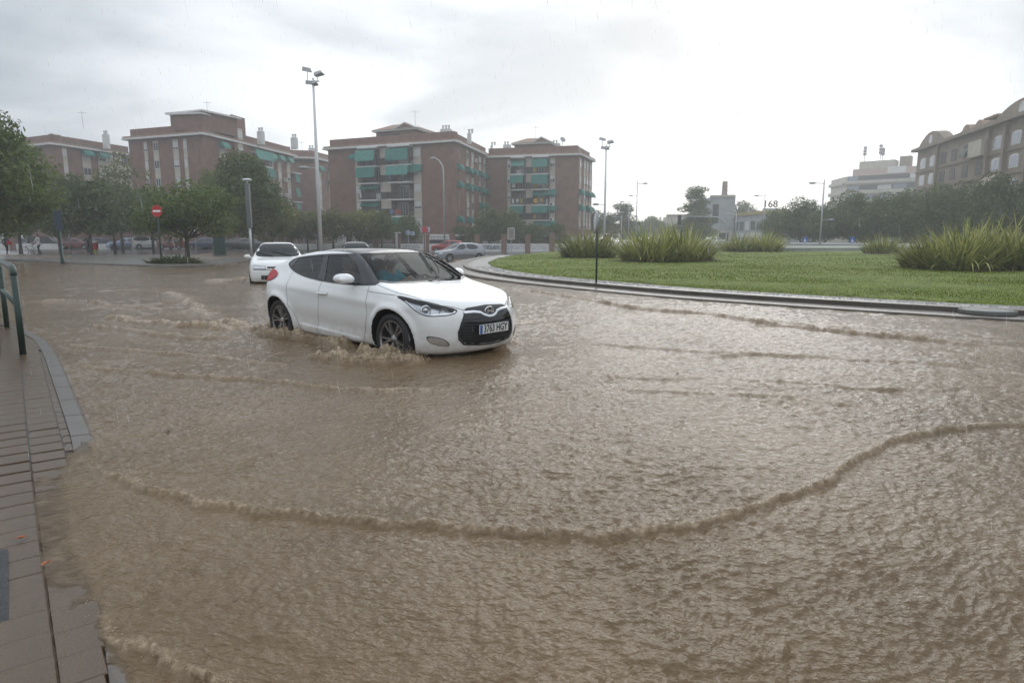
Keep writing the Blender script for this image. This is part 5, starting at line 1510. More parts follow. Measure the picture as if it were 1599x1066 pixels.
# ================================================================ hero car
M_PAINT = mat('white_paint', (.80, .81, .80), rough=.28, spec=.5, coat=.6)
M_BLACKG = mat('black_gloss', (.012, .012, .014), rough=.06, spec=.6)
M_BLACK = mat('black_plastic', (.018, .018, .019), rough=.45)
M_RUB = mat('rubber', (.016, .016, .017), rough=.6, var=.3, vscale=20)
M_SEAM = mat('panel_gap', (.16, .16, .16), rough=.8)
M_CHROME = mat('chrome', (.72, .73, .74), rough=.12, metal=1.0)
M_RIM = mat('gunmetal_alloy', (.30, .29, .28), rough=.32, metal=.9, var=.1)
M_RIMD = mat('dark_alloy', (.06, .058, .055), rough=.4, metal=.6)
M_RED = mat('tail_red', (.42, .005, .008), rough=.3, spec=.25, coat=.0)
M_TRIM = mat('cabin_trim', (.035, .036, .038), rough=.8)
M_SEAT = mat('seat_cloth', (.03, .031, .034), rough=.9, var=.3, vscale=30)
M_GLASS = glass_mat('car_glass', (.70, .76, .76), rough=.05, ior=1.2, dirt=.02, gloss=.42)
M_SGLASS = glass_mat('tinted_glass', (.50, .54, .55), rough=.02, ior=1.35, dirt=.02)
M_LENS = glass_mat('lamp_lens', (.92, .93, .94), rough=.03, ior=1.4)
M_DARKGLASS = mat('dark_glass', (.02, .024, .026), rough=.05, spec=.6)
M_LAMP = mat('lamp_bowl', (.62, .63, .64), rough=.15, metal=.8)
M_PLATE = mat('plate_white', (.74, .75, .74), rough=.35)
M_INK = mat('plate_ink', (.02, .02, .022), rough=.5)
M_BLUE = mat('plate_blue', (.03, .12, .42), rough=.4)

def mud_splash(m):
    # thin brown road film on the lower flanks
    t = m.node_tree; b = t.nodes['Principled BSDF']; N = lambda k: t.nodes.new(k); Lk = t.links.new
    tc_ = N('ShaderNodeTexCoord'); sx = N('ShaderNodeSeparateXYZ'); Lk(tc_.outputs['Object'], sx.inputs[0])
    mr = N('ShaderNodeMapRange'); mr.interpolation_type = 'SMOOTHSTEP'; mr.inputs['From Min'].default_value = .16; mr.inputs['From Max'].default_value = .62; mr.inputs['To Min'].default_value = .62; mr.inputs['To Max'].default_value = .0
    Lk(sx.outputs['Z'], mr.inputs['Value'])
    n = N('ShaderNodeTexNoise'); n.inputs['Scale'].default_value = 7; n.inputs['Detail'].default_value = 7; n.inputs['Roughness'].default_value = .7; Lk(tc_.outputs['Object'], n.inputs['Vector'])
    n2 = N('ShaderNodeMapRange'); n2.inputs['From Min'].default_value = .35; n2.inputs['From Max'].default_value = .7; Lk(n.outputs['Fac'], n2.inputs['Value'])
    mu = N('ShaderNodeMath'); mu.operation = 'MULTIPLY'; Lk(mr.outputs[0], mu.inputs[0]); Lk(n2.outputs[0], mu.inputs[1])
    mx = N('ShaderNodeMixRGB'); mx.inputs[1].default_value = b.inputs['Base Color'].default_value; mx.inputs[2].default_value = (.34, .25, .165, 1)
    Lk(mu.outputs[0], mx.inputs[0]); Lk(mx.outputs[0], b.inputs['Base Color'])
    return m
M_MUDPAINT = mud_splash(mat('white_paint_muddy', (.80, .81, .80), rough=.28, spec=.5, coat=.6))
def wheel_meshes(rr, tr, w, spokes, pair, m_rim, m_dark):
    """wheel turning about y, outer face towards -y; centre at origin"""
    T = Matrix.Rotation(math.pi/2, 4, 'X')     # z of the lathe -> -y
    hw = w/2
    ty = MB()
    ty.lathe([(rr-.01, -hw*.8), (rr+.012, -hw), (tr-.035, -hw*1.02), (tr-.008, -hw*.86), (tr, -hw*.6), (tr, hw*.6), (tr-.008, hw*.86), (tr-.035, hw*1.02), (rr+.012, hw), (rr-.01, hw*.8), (rr-.02, 0)], 40, T)
    tyre = ty.mesh('tyre', M_RUB, True)
    rm = MB()
    rm.lathe([(rr-.03, -hw*.7), (rr-.022, hw*.2), (rr-.02, hw*.80), (rr-.004, hw*.9), (rr+.006, hw*.88), (rr, hw*.7)], 40, T)
    rm.lathe([(0, hw*.1), (rr-.025, hw*.05)], 30, T)      # dark barrel behind the spokes
    k0 = len(rm.f); rm.m = [0]*40*5 + [1]*(k0-40*5)
    rm.cur = 0
    for i in range(spokes):
        a = 2*math.pi*i/spokes
        for sg in ((-1, 1) if pair else (0,)):
            a0 = a + sg*.10; a1 = a + sg*(.20 if pair else 0)
            w0, w1 = (.020, .017) if pair else (.028, .020)
            pts = []
            for r, an, ww, h in ((.035, a0, w0, hw*.62), (rr*.55, a0 + sg*.06, w0*.9, hw*.80), (rr-.012, a1, w1, hw*.84)):
                d = Vector((math.cos(an), math.sin(an), 0)); n = Vector((-d.y, d.x, 0))
                pts.append([d*r + n*ww*.55 + Vector((0, 0, h)), d*r - n*ww*.55 + Vector((0, 0, h)), d*r - n*ww + Vector((0, 0, h-.03)), d*r + n*ww + Vector((0, 0, h-.03))])
            vs = [T @ p for q in pts for p in q]; fs = []
            for j in range(2):
                for k in range(4):
                    fs.append((j*4+k, j*4+(k+1) % 4, (j+1)*4+(k+1) % 4, (j+1)*4+k))
            rm.add(vs, fs)
    rim = rm.mesh('rim', [m_rim, m_dark], False)
    hb = MB(); hb.lathe([(0, hw*.78), (.028, hw*.76), (.045, hw*.66), (.06, hw*.55)], 20, T)
    hub = hb.mesh('hub', m_rim, True)
    # brake disc sits behind
    return tyre, rim, hub

def add_wheels(root, form, track, meshes, names=('tyre', 'rim', 'hub'), rot=0.0):
    for xw in form.axles:
        for sg in (-1, 1):
            w = empty('wheel', (xw, sg*track, form.wr), math.pi if sg > 0 else 0, parent=root)
            w.rotation_euler = (0, rot + xw*1.3, math.pi if sg > 0 else 0)
            for n, me in zip(names, meshes): link(n, me, w)

def to_view(P, view):
    O, U, Vv, D = [np.asarray(q, float) for q in view]; P = np.asarray(P, float) - O
    return np.stack([P @ U, P @ Vv], 1)
def flipy(P): return [(p[0], -p[1], p[2]) for p in P]

def number_plate(root, pos, rz, txt, tilt=.06, w=.52):
    pl = empty('number_plate', pos, 0, parent=root); pl.rotation_euler = (tilt, 0, rz)
    # local: x right along the plate seen from outside, -y outward
    b = MB(); b.bbox(-w/2, w/2, -.006, .006, -.055, .055); b.build('plate_panel', M_PLATE, pl)
    b = MB(); b.bbox(-w/2+.004, -w/2+.044, -.008, -.0062, -.052, .052); b.build('plate_band', M_BLUE, pl)
    if txt:
        me = text_mesh(txt, .128, M_INK, .001, 'plate_lettering', width=w-.085, font_bold=.002)
        o = link('plate_lettering', me, pl); o.rotation_euler = (math.pi/2, 0, 0); o.location = (.022, -.0085, 0)
    return pl

def build_hero():
    f = hero_form
    root = empty('coupe_car', HERO_LOC, HERO_YAW,
        'white three-door coupe with black roof panel and raised wipers driving through the flood', 'car')
    V, F = f.shell(.0115)
    C = V[F].mean(1); x, y, z = C.T; ay = np.abs(y)
    dlo = [(-1.30, 1.165), (-1.27, 1.215), (-1.14, 1.255), (-.5, 1.308), (.0, 1.318), (.20, 1.318), (.55, 1.185), (.95, .975), (.72, .958), (.235, .947), (-.216, .965), (-.667, 1.0), (-1.0, 1.055), (-1.2, 1.115)]
    wsp = [(.235, -.545), (.265, -.3), (.275, 0), (.265, .3), (.235, .545), (.60, .655), (.925, .765), (1.05, .56), (1.11, .3), (1.125, 0), (1.11, -.3), (1.05, -.56), (.925, -.765), (.60, -.655)]
    rwp = [(-1.15, -.44), (-1.15, .44), (-1.72, .52), (-1.78, 0), (-1.72, -.52)]
    nrm_side = ay > .40
    cut = in_poly(dlo, x, z) & nrm_side & (z > .94) & (np.abs(y) > np.interp(z, [.9, 1.35], [.70, .47]))
    cut |= in_poly(wsp, x, y) & (z > .95) & (x > .2)
    cut |= in_poly(rwp, x, y) & (z > 1.0)
    # lamps and grille opened in the shell
    HEAD = [[1.394, -.842, .856], [1.516, -.82, .850], [1.734, -.749, .812], [1.904, -.613, .757], [2.045, -.43, .702], [2.037, -.503, .648], [1.878, -.736, .636], [1.787, -.798, .667], [1.7, -.835, .722], [1.594, -.843, .792]]
    GRL = [(.36, .672), (.31, .705), (0, .722), (-.31, .705), (-.36, .672), (-.43, .545), (-.47, .44), (-.465, .36), (-.40, .295), (-.2, .272), (0, .265), (.2, .272), (.40, .295), (.465, .36), (.47, .44), (.43, .545)]
    GLO = [(-.415, .565), (-.46, .44), (-.455, .362), (-.39, .303), (-.2, .282), (0, .275), (.2, .282), (.39, .303), (.455, .362), (.46, .44), (.415, .565)]
    FOG = [[1.835, -.775, .412], [1.962, -.674, .396], [2.017, -.593, .355], [2.032, -.541, .278], [1.952, -.667, .291], [1.875, -.742, .325]]
    front = (x > 1.3)
    lamp_views = {}
    for sg in (-1, 1):
        vw = diag(sg, R(48)); hp = to_view(HEAD if sg < 0 else flipy(HEAD), vw); hp = round_poly(hp, 1)
        lamp_views[sg] = (vw, hp)
        cc = to_view(C, vw); hs = hp.mean(0) + (hp - hp.mean(0))*np.array([.97, .93]); cut |= in_poly(hs, cc[:, 0], cc[:, 1]) & front & (y*sg > 0.2) & (z > .6)
    cut |= in_poly(GLO, y, z) & (x > 1.8)
    keep = ~cut
    door_r = [(-.216, .99), (-.234, .647), (-.337, .304), (-.33, .225), (.70, .225), (.865, .584), (.862, .99)]
    rdoor = [(-.216, .99), (-.234, .647), (-.337, .304), (-.33, .225), (-.80, .235), (-.857, .404), (-.907, .495), (-.994, .597), (-1.033, .78), (-1.04, 1.08)]
    door_l = [(-.45, .99), (-.47, .6), (-.5, .304), (-.45, .225), (.70, .225), (.865, .584), (.862, .99)]
    bon = [(.97, -.79), (1.4, -.80), (1.75, -.73), (1.92, -.58), (2.06, -.37), (2.085, 0), (2.06, .37), (1.92, .58), (1.75, .73), (1.4, .80), (.97, .79)]
    lab = np.zeros(len(F), int)
    lab[in_poly(bon, x, y) & (z > .66) & (x > .97)] = 1
    lab[in_poly(door_r, x, z) & (y < -.55)] = 2
    lab[in_poly(rdoor, x, z) & (y < -.55)] = 3
    q_ = V[F]; nrm = np.cross(q_[:, 2]-q_[:, 0], q_[:, 3]-q_[:, 1]); nrm /= np.maximum(np.linalg.norm(nrm, axis=1, keepdims=True), 1e-9)
    arch = np.zeros(len(F), bool)
    for xw in f.axles:
        d = np.hypot(x - xw, z - f.wr); arch |= (d < f.arch + .008) & (((x-xw)*nrm[:, 0] + (z-f.wr)*nrm[:, 2])/np.maximum(d, .01) < -.75)
    arch |= (ay > .5) & (ay < .535) & (np.abs(nrm[:, 1]) > .8) & (z < .75)
    lab[in_poly(door_l, x, z) & (y > .55)] = 4
    lab[arch] = 5 + (x[arch] > 0)*1 + (y[arch] > 0)*2
    body = None
    for i, n in enumerate(('body', 'bonnet', 'door', 'rear_door', 'door', 'wheel_arch', 'wheel_arch', 'wheel_arch', 'wheel_arch')):
        v, q = sub_faces(V, F, keep & (lab == i))
        o = link(n, npmesh(n, v, q, M_BLACK if i >= 5 else M_MUDPAINT), root)
        if i == 0: body = o
    # dark lining inside the shell
    Vi = V - f.normal(V) * .03
    lin = keep & (z < 1.0) & (z > .2)
    v, q = sub_faces(Vi, F[:, ::-1], lin & (np.arange(len(F)) % 1 == 0))
    link('cabin_lining', npmesh('cabin_lining', v, q, M_TRIM), root)
    # dark closing of the floor and wheel housings
    b = MB(); b.bbox(-1.8, 1.95, -.5, .5, .19, .24); b.bbox(-1.0, .95, -.78, .78, .19, .24)
    for xw in f.axles: b.bbox(xw-.40, xw+.40, -.52, -.50, .2, .72); b.bbox(xw-.40, xw+.40, .50, .52, .2, .72)
    b.build('underbody', M_BLACK, root)
    # black frame of the side glass and pillars
    apil = [(.03, 1.312), (.20, 1.325), (.56, 1.19), (.97, .985), (.95, .962), (.70, .952), (.46, 1.155), (.30, 1.235), (.10, 1.30)]
    bpil = [(-.49, 1.305), (-.38, 1.305), (-.15, .955), (-.335, .962)]
    qpil = [(-1.31, 1.165), (-1.275, 1.222), (-1.16, 1.256), (-1.10, 1.24), (-1.16, 1.12), (-1.09, 1.08), (-1.2, 1.11)]
    g1 = [(-.38, 1.296), (.06, 1.303), (.10, 1.30), (.30, 1.235), (.46, 1.155), (.70, .958), (.235, .953), (-.15, .963)]
    g2 = [(-1.12, 1.25), (-.49, 1.298), (-.335, .975), (-.667, 1.007), (-1.0, 1.062), (-1.10, 1.085), (-1.16, 1.12)]
    top_edge = [(-1.30, 1.165), (-1.275, 1.21), (-1.14, 1.252), (-.5, 1.305), (.0, 1.316), (.2, 1.322)]
    bot_edge = [(-1.30, 1.165), (-1.2, 1.112), (-1.0, 1.055), (-.667, 1.0), (-.216, .966), (.235, .949), (.72, .955), (.96, .972)]
    for sg, vw in ((-1, SIDE_R), (1, SIDE_L)):
        fr = link('pillar_trim', patch(f, apil, vw, .004, .03, 'pillar_trim', M_BLACKG), root)
        link('pillar_trim', patch(f, bpil, vw, .005, .03, 'pillar_trim', M_BLACKG), root)
        link('quarter_panel', patch(f, qpil, vw, .004, .02, 'quarter_panel', M_BLACKG), root)
        link('side_window', patch(f, g1, vw, .0, .03, 'side_window', M_SGLASS), root)
        link('side_window', patch(f, g2, vw, .0, .03, 'side_window', M_SGLASS), root)
        link('window_seal', ribbon(f, round_poly(top_edge, 2, False), vw, .022, .005, m=M_BLACK, name='window_seal'), root)
        link('window_seal', ribbon(f, round_poly(bot_edge, 2, False), vw, .020, .005, m=M_BLACK, name='window_seal'), root)
    # windscreen, roof, rear glass
    link('windscreen', patch(f, wsp, TOP, .001, .04, 'windscreen', M_GLASS), root)
    link('windscreen_border', ribbon(f, wsp, TOP, .045, .004, closed=True, m=M_BLACKG, name='windscreen_border'), root)
    roof = [(.245, -.545), (.275, -.3), (.285, 0), (.275, .3), (.245, .545), (-.2, .53), (-.8, .50), (-1.14, .46), (-1.17, 0), (-1.14, -.46), (-.8, -.50), (-.2, -.53)]
    link('roof_panel', patch(f, roof, TOP, .004, .06, 'roof_panel', M_BLACKG), root)
    link('rear_window', patch(f, rwp, TOP, .001, .05, 'rear_window', M_DARKGLASS), root)
    link('spoiler_lip', ribbon(f, [(-1.18, -.50), (-1.2, 0), (-1.18, .50)], TOP, .05, .02, m=M_PAINT, name='spoiler_lip'), root)
    # panel gaps
    seams = [(SIDE_R, [(-.216, .96), (-.234, .647), (-.337, .304), (-.33, .225)]), (SIDE_R, [(.862, .955), (.868, .584), (.70, .225), (-.33, .225), (-.80, .235), (-.857, .404), (-.907, .495), (-.994, .597), (-1.033, .78), (-1.05, .92), (-1.06, 1.06)]),
             (SIDE_L, [(-.45, .97), (-.47, .6), (-.5, .304), (-.45, .225), (.70, .225), (.868, .584), (.862, .955)]),
             (TOP, bon), (SIDE_R, [(.87, .885), (1.395, .862)]), (SIDE_L, [(.87, .885), (1.395, .862)])]
    for vw, ln in seams:
        link('panel_gap', ribbon(f, ln, vw, .0055, .0022, m=M_SEAM, name='panel_gap'), root)
    for sg in (-1, 1):
        link('bonnet_scoop', ribbon(f, [(1.52, sg*.42), (1.55, sg*.18), (1.47, sg*.175)], TOP, .008, .003, m=M_SEAM, name='bonnet_scoop'), root)
    # headlights
    for sg in (-1, 1):
        vw, hp = lamp_views[sg]
        hl = empty('headlight', (0, 0, 0), parent=root)
        link('lamp_housing', patch(f, hp, vw, -.05, .025, 'lamp_housing', mat('lamp_inside', (.55, .56, .57), rough=.25, metal=.8)), hl)
        c = f.project(to_view([[1.80, sg*.72, .715]], vw), vw, -.03)[0]
        b = MB(); ax = Vector((.80, sg*.45, .05)).to_track_quat('Z', 'Y').to_matrix().to_4x4(); ax.translation = Vector(c)
        b.lathe([(.058, -.03), (.062, .012), (.05, .02), (.047, .0)], 24, ax)
        b.build('lamp_ring', M_CHROME, hl, True)
        b = MB(); b.lathe([(0, .012), (.03, .004), (.047, -.012)], 20, ax); b.build('projector', M_LAMP, hl, True)
        c2 = f.project(to_view([[1.94, sg*.56, .695]], vw), vw, -.04)[0]; ax.translation = Vector(c2)
        b = MB(); b.lathe([(.0, -.05), (.03, -.02), (.05, .02), (.055, .02)], 20, ax); b.build('reflector', M_LAMP, hl, True)
        low = to_view([(p if sg < 0 else [p[0], -p[1], p[2]]) for p in ([1.56, -.84, .80], [1.70, -.832, .725], [1.79, -.792, .672], [1.88, -.728, .645], [2.03, -.50, .658], [2.035, -.44, .70])], vw)
        link('chrome_strip', ribbon(f, low, vw, .034, -.002, m=M_CHROME, name='chrome_strip'), hl)
        upp = to_view([(p if sg < 0 else [p[0], -p[1], p[2]]) for p in ([1.42, -.842, .849], [1.52, -.82, .842], [1.734, -.749, .803], [1.904, -.613, .748], [2.03, -.44, .70])], vw)
        link('lamp_brow', ribbon(f, upp, vw, .010, .002, m=M_BLACK, name='lamp_brow'), hl)
        link('lens_seal', ribbon(f, hp, vw, .009, .004, step=.02, closed=True, m=M_BLACK, name='lens_seal'), hl)
        link('lens', patch(f, hp, vw, .003, .03, 'lens', M_LENS), hl)
        fp = to_view(FOG if sg < 0 else flipy(FOG), vw)
        fg = empty('fog_lamp', (0, 0, 0), parent=root)
        link('fog_bezel', patch(f, round_poly(fp, 2), vw, .004, .02, 'fog_bezel', M_RIMD), fg)
        ctr = fp.mean(0)
        link('fog_lens', patch(f, round_poly(ctr + (fp - ctr)*np.array([.88, .84]), 1), vw, .010, .02, 'fog_lens', M_LAMP), fg)
        TAIL = [(-1.42, -.80, 1.0), (-1.58, -.735, 1.06), (-1.80, -.68, 1.07), (-1.95, -.6, 1.03), (-1.97, -.62, .95), (-1.82, -.77, .895), (-1.62, -.845, .90), (-1.48, -.845, .935)]
        vb = diag(sg, R(72), True); tp = to_view(TAIL if sg < 0 else flipy(TAIL), vb)
        link('tail_light', patch(f, round_poly(tp, 2), vb, .014, .02, 'tail_light', M_RED), root)
    # grille: glossy band, recess, bars, chrome wing, emblem
    gr = empty('grille', (0, 0, 0), parent=root)
    link('grille_frame', ribbon(f, GRL, FRONT, .022, .004, closed=True, m=M_BLACK, name='grille_frame'), gr)
    band = [(.36, .672), (.31, .705), (0, .722), (-.31, .705), (-.36, .672), (-.415, .565), (-.2, .545), (0, .54), (.2, .545), (.415, .565)]
    link('grille_band', patch(f, band, FRONT, .004, .03, 'grille_band', M_BLACKG), gr)
    link('grille_back', patch(f, GLO, FRONT, -.06, .04, 'grille_back', M_BLACK), gr)
    for k in range(7):
        zz = .315 + k*.034; wv = np.interp(zz, [.30, .36, .44, .565], [.37, .44, .445, .41])
        link('grille_bar', ribbon(f, [(-wv, zz), (0, zz-.012), (wv, zz)], FRONT, .012, -.006, m=M_BLACK, name='grille_bar', lift=.006), gr)
    for k in range(-5, 6):
        link('grille_bar', ribbon(f, [(k*.08, .30), (k*.078, .55)], FRONT, .008, -.012, m=M_BLACK, name='grille_bar'), gr)
    for sg in (-1, 1):
        link('chrome_wing', ribbon(f, [(sg*.375, .668), (sg*.24, .668), (sg*.15, .655), (sg*.10, .625), (sg*.04, .605), (0, .603)], FRONT, .026, .010, m=M_CHROME, name='chrome_wing', lift=.006), gr)
    p = f.project([(0, .660)], FRONT, .012)[0]
    em = empty('emblem', tuple(p), parent=gr)
    ex = MB(); E4 = Matrix.Rotation(math.pi/2, 4, 'Y')
    n = 32; ring = [(0, .072*math.cos(2*math.pi*i/n), .047*math.sin(2*math.pi*i/n)) for i in range(n+1)]
    ex.tube(ring, .0075, 6, False)
    def slab(P): ex.add([(.0, a, b) for a, b in P] + [(.009, a, b) for a, b in P], [tuple(range(len(P))), tuple(range(len(P), 2*len(P)))[::-1]] + [(i, (i+1) % len(P), (i+1) % len(P)+len(P), i+len(P)) for i in range(len(P))])
    # slanted H: two curved uprights and a rising bar (y is to the car's left)
    slab([(-.016, .040), (-.034, .036), (-.046, -.006), (-.043, -.034), (-.028, -.038), (-.028, -.012)])
    slab([(.043, .034), (.028, .038), (.028, .012), (.016, -.040), (.034, -.036), (.046, .006)])
    slab([(-.032, -.014), (-.026, .008), (.030, .014), (.026, -.008)])
    ex.build('emblem_badge', M_CHROME, em, False)
    eb = MB(); eb.add([(-.004, .07*math.cos(2*math.pi*i/n), .045*math.sin(2*math.pi*i/n)) for i in range(n)], [tuple(range(n))]); eb.build('emblem_back', M_BLACKG, em)
    pp = f.project([(0, .46)], FRONT, .03)[0]
    number_plate(root, (float(pp[0])+.005, 0, .462), math.pi/2, '3763 HGY', .05, .50)
    # mirrors
    for sg in (-1, 1):
        s_ = Soft(.02)
        s_.ell((.53, sg*.97, 1.035), (.07, .125, .062)); s_.ell((.51, sg*1.03, 1.035), (.055, .09, .056)); s_.cap((.57, sg*.90, 1.02), (.58, sg*1.05, 1.02), .045, .030)
        mr = link('mirror', s_.mesh('mirror', M_PAINT, .010), root)
        b = MB(); b.box((.463, sg*.985, 1.035), (.01, .17, .09), sg*.12); b.tube([(.58, sg*.79, .955), (.56, sg*.87, .97), (.54, sg*.92, .985)], [.028, .022, .025], 8); b.build('mirror_stalk', M_BLACK, mr)
        hx = -.11 if sg < 0 else -.33
        yy = f.project([(hx, .805)], SIDE_R if sg < 0 else SIDE_L)[0][1]
        b = Soft(.01); b.cap((hx-.10, yy+sg*.022, .800), (hx+.085, yy+sg*.022, .806), .013, .012); b.cap((hx-.10, yy, .800), (hx-.10, yy+sg*.022, .80), .012, .012); b.cap((hx+.085, yy, .806), (hx+.085, yy+sg*.02, .806), .012, .012)
        link('door_handle', b.mesh('door_handle', M_PAINT, .006), root)
    link('handle_shade', ribbon(f, [(-.20, .802), (0.0, .808)], SIDE_R, .035, .003, m=mat('shadow_paint', (.62, .63, .64), rough=.4), name='handle_shade'), root)  # flat greyer strip on the door skin, painting the shade behind the handle
    # wipers standing in front of the glass, mid sweep
    for pts, blade in (((( 1.10, .10), (.92, .28), (.56, .44)), ((.86, .20), (.30, .47))), (((1.04, .60), (.80, .60), (.62, .56)), ((.95, .66), (.36, .52)))):
        w = empty('wiper', (0, 0, 0), parent=root)
        P3 = f.project(round_poly(pts, 2, False), TOP, .05); b = MB(); b.tube(P3, .011, 6); b.build('wiper_arm', M_BLACK, w, True)
        Q3 = f.project(resample(blade, .1, False), TOP, .022); b = MB(); b.tube(Q3, .014, 6); b.build('wiper_blade', M_BLACK, w, True)
    wm = wheel_meshes(.232, .325, .205, 5, True, M_RIM, M_RIMD)
    add_wheels(root, f, .775, wm)
    # cabin
    for sy in (-.36, .36):
        s_ = Soft(.06); s_.cap((.05, sy-.15, .50), (.05, sy+.15, .50), .09, .09); s_.cap((-.30, sy-.14, .52), (-.30, sy+.14, .52), .1, .1)
        s_.cap((-.36, sy-.15, .58), (-.50, sy-.12, .98), .075, .06); s_.cap((-.36, sy+.15, .58), (-.50, sy+.12, .98), .075, .06); s_.cap((-.50, sy, .8), (-.52, sy, .98), .07, .07)
        s_.ell((-.545, sy, 1.13), (.055, .13, .10)); s_.cap((-.52, sy, 1.0), (-.54, sy, 1.1), .03, .03)
        link('seat', s_.mesh('seat', M_SEAT, .022), root)
    s_ = Soft(.06); s_.cap((-.95, -.5, .50), (-.95, .5, .50), .11, .11); s_.cap((-1.15, -.5, .62), (-1.28, -.48, 1.0), .08, .06); s_.cap((-1.15, .5, .62), (-1.28, .48, 1.0), .08, .06); s_.cap((-1.2, -.5, .8), (-1.2, .5, .8), .10, .10)
    for sy in (-.35, .35): s_.ell((-1.28, sy, 1.08), (.05, .12, .07))
    link('rear_seat', s_.mesh('rear_seat', M_SEAT, .025), root)
    s_ = Soft(.05); s_.cap((.80, -.62, .80), (.80, .62, .80), .10, .10); s_.cap((.62, .18, .86), (.62, .55, .86), .07, .07); s_.cap((.98, -.60, .88), (.98, .60, .88), .05, .05); s_.cap((.6, 0, .45), (.7, 0, .78), .12, .12)
    link('dashboard', s_.mesh('dashboard', M_TRIM, .022), root)
    sw = MB(); cx, cz = .44, .86
    ring = [(cx + .18*.42*math.sin(a), .36 + .185*math.cos(a), cz + .18*.9*math.sin(a)) for a in np.linspace(0, 2*math.pi, 25)]
    sw.tube(ring, .014, 6, False); sw.tube([(cx+.22, .36, cz-.10), (cx, .36, cz)], [.03, .045], 8); sw.tube([ring[0], (cx, .36, cz), ring[12]], .012, 6)
    sw.build('steering_wheel', M_BLACK, root, True)
    b = MB(); b.box((.30, -.02, 1.225), (.03, .20, .06)); b.tube([(.30, 0, 1.25), (.26, 0, 1.31)], .012, 6); b.build('rear_view_mirror', M_BLACK, root)
    return root
hero = build_hero()

# ================================================================ the other cars
def form_hatch(h=1.46, L=4.1, w=.86):
    k = h/1.46
    return CarForm(axles=(1.30, -1.28), wr=.31, arch=.345, flare=.015, bot=.19,
        top=[(-2.15, .70*k), (-2.02, .90*k), (-1.95, 1.02*k), (-1.85, 1.14*k), (-1.6, 1.34*k), (-1.25, 1.42*k), (-.6, 1.46*k), (-.1, 1.46*k), (.2, 1.43*k), (.5, 1.30*k), (.85, 1.09*k), (1.05, .985*k), (1.2, .955*k), (1.6, .90*k), (1.9, .82*k), (2.02, .74*k), (2.2, .60*k)],
        sec=[(0, w-.10), (.2, w-.04), (.35, w-.01), (.55, w), (.75*k, w-.01), (.9*k, w-.05), (1.0*k, w-.11), (1.15*k, w-.19), (1.3*k, w-.27), (1.42*k, w-.36), (1.5*k, w-.44)],
        fz=[(0, .12), (.2, .05), (.32, 0), (.5, 0), (.62, .03), (.75, .09), (.9, .2), (1.4, .5)], rz=[(0, .12), (.25, .03), (.4, 0), (.6, 0), (.8, .05), (1.0, .06), (1.4, .06)],
        xf0=L/2+.02, xr0=-L/2+.02, nose_c=(.20, 2.5), tail_c=(.15, 2.6), pf=(1.0, 1.1, .12, 2.2), pr=(-1.1, .95, .10, 2.2), k1=.09, k2=.07, k3=.08, crown=.05, soft=.10)
def form_van(h=1.85):
    k = h/1.85
    return CarForm(axles=(1.35, -1.30), wr=.32, arch=.355, flare=.012, bot=.2,
        top=[(-2.2, 1.0), (-2.05, 1.70*k), (-1.9, 1.80*k), (-.5, 1.85*k), (.3, 1.82*k), (.65, 1.66*k), (1.05, 1.30*k), (1.3, 1.10*k), (1.5, 1.04*k), (1.85, .93*k), (2.05, .80*k), (2.2, .6)],
        sec=[(0, .78), (.2, .84), (.4, .87), (.8, .87), (1.0, .85), (1.2, .82), (1.5, .77), (1.7, .72), (1.9, .62)],
        fz=[(0, .12), (.2, .04), (.35, 0), (.6, 0), (.8, .05), (1.0, .14), (1.5, .4)], rz=[(0, .1), (.3, 0), (1.0, .0), (1.8, .08)],
        xf0=2.08, xr0=-2.08, nose_c=(.16, 2.6), tail_c=(.08, 3), pf=(1.1, 1.0, .10, 2.2), pr=(-1.5, .6, .05, 2.2), k1=.08, k2=.07, k3=.06, crown=.04, soft=.10)
HW = wheel_meshes(.20, .31, .19, 7, False, mat('steel_rim', (.42, .42, .42), rough=.4, metal=.7), M_RIMD)
M_AMB = mat('indicator', (.45, .22, .05), rough=.2)
_CARS = {}
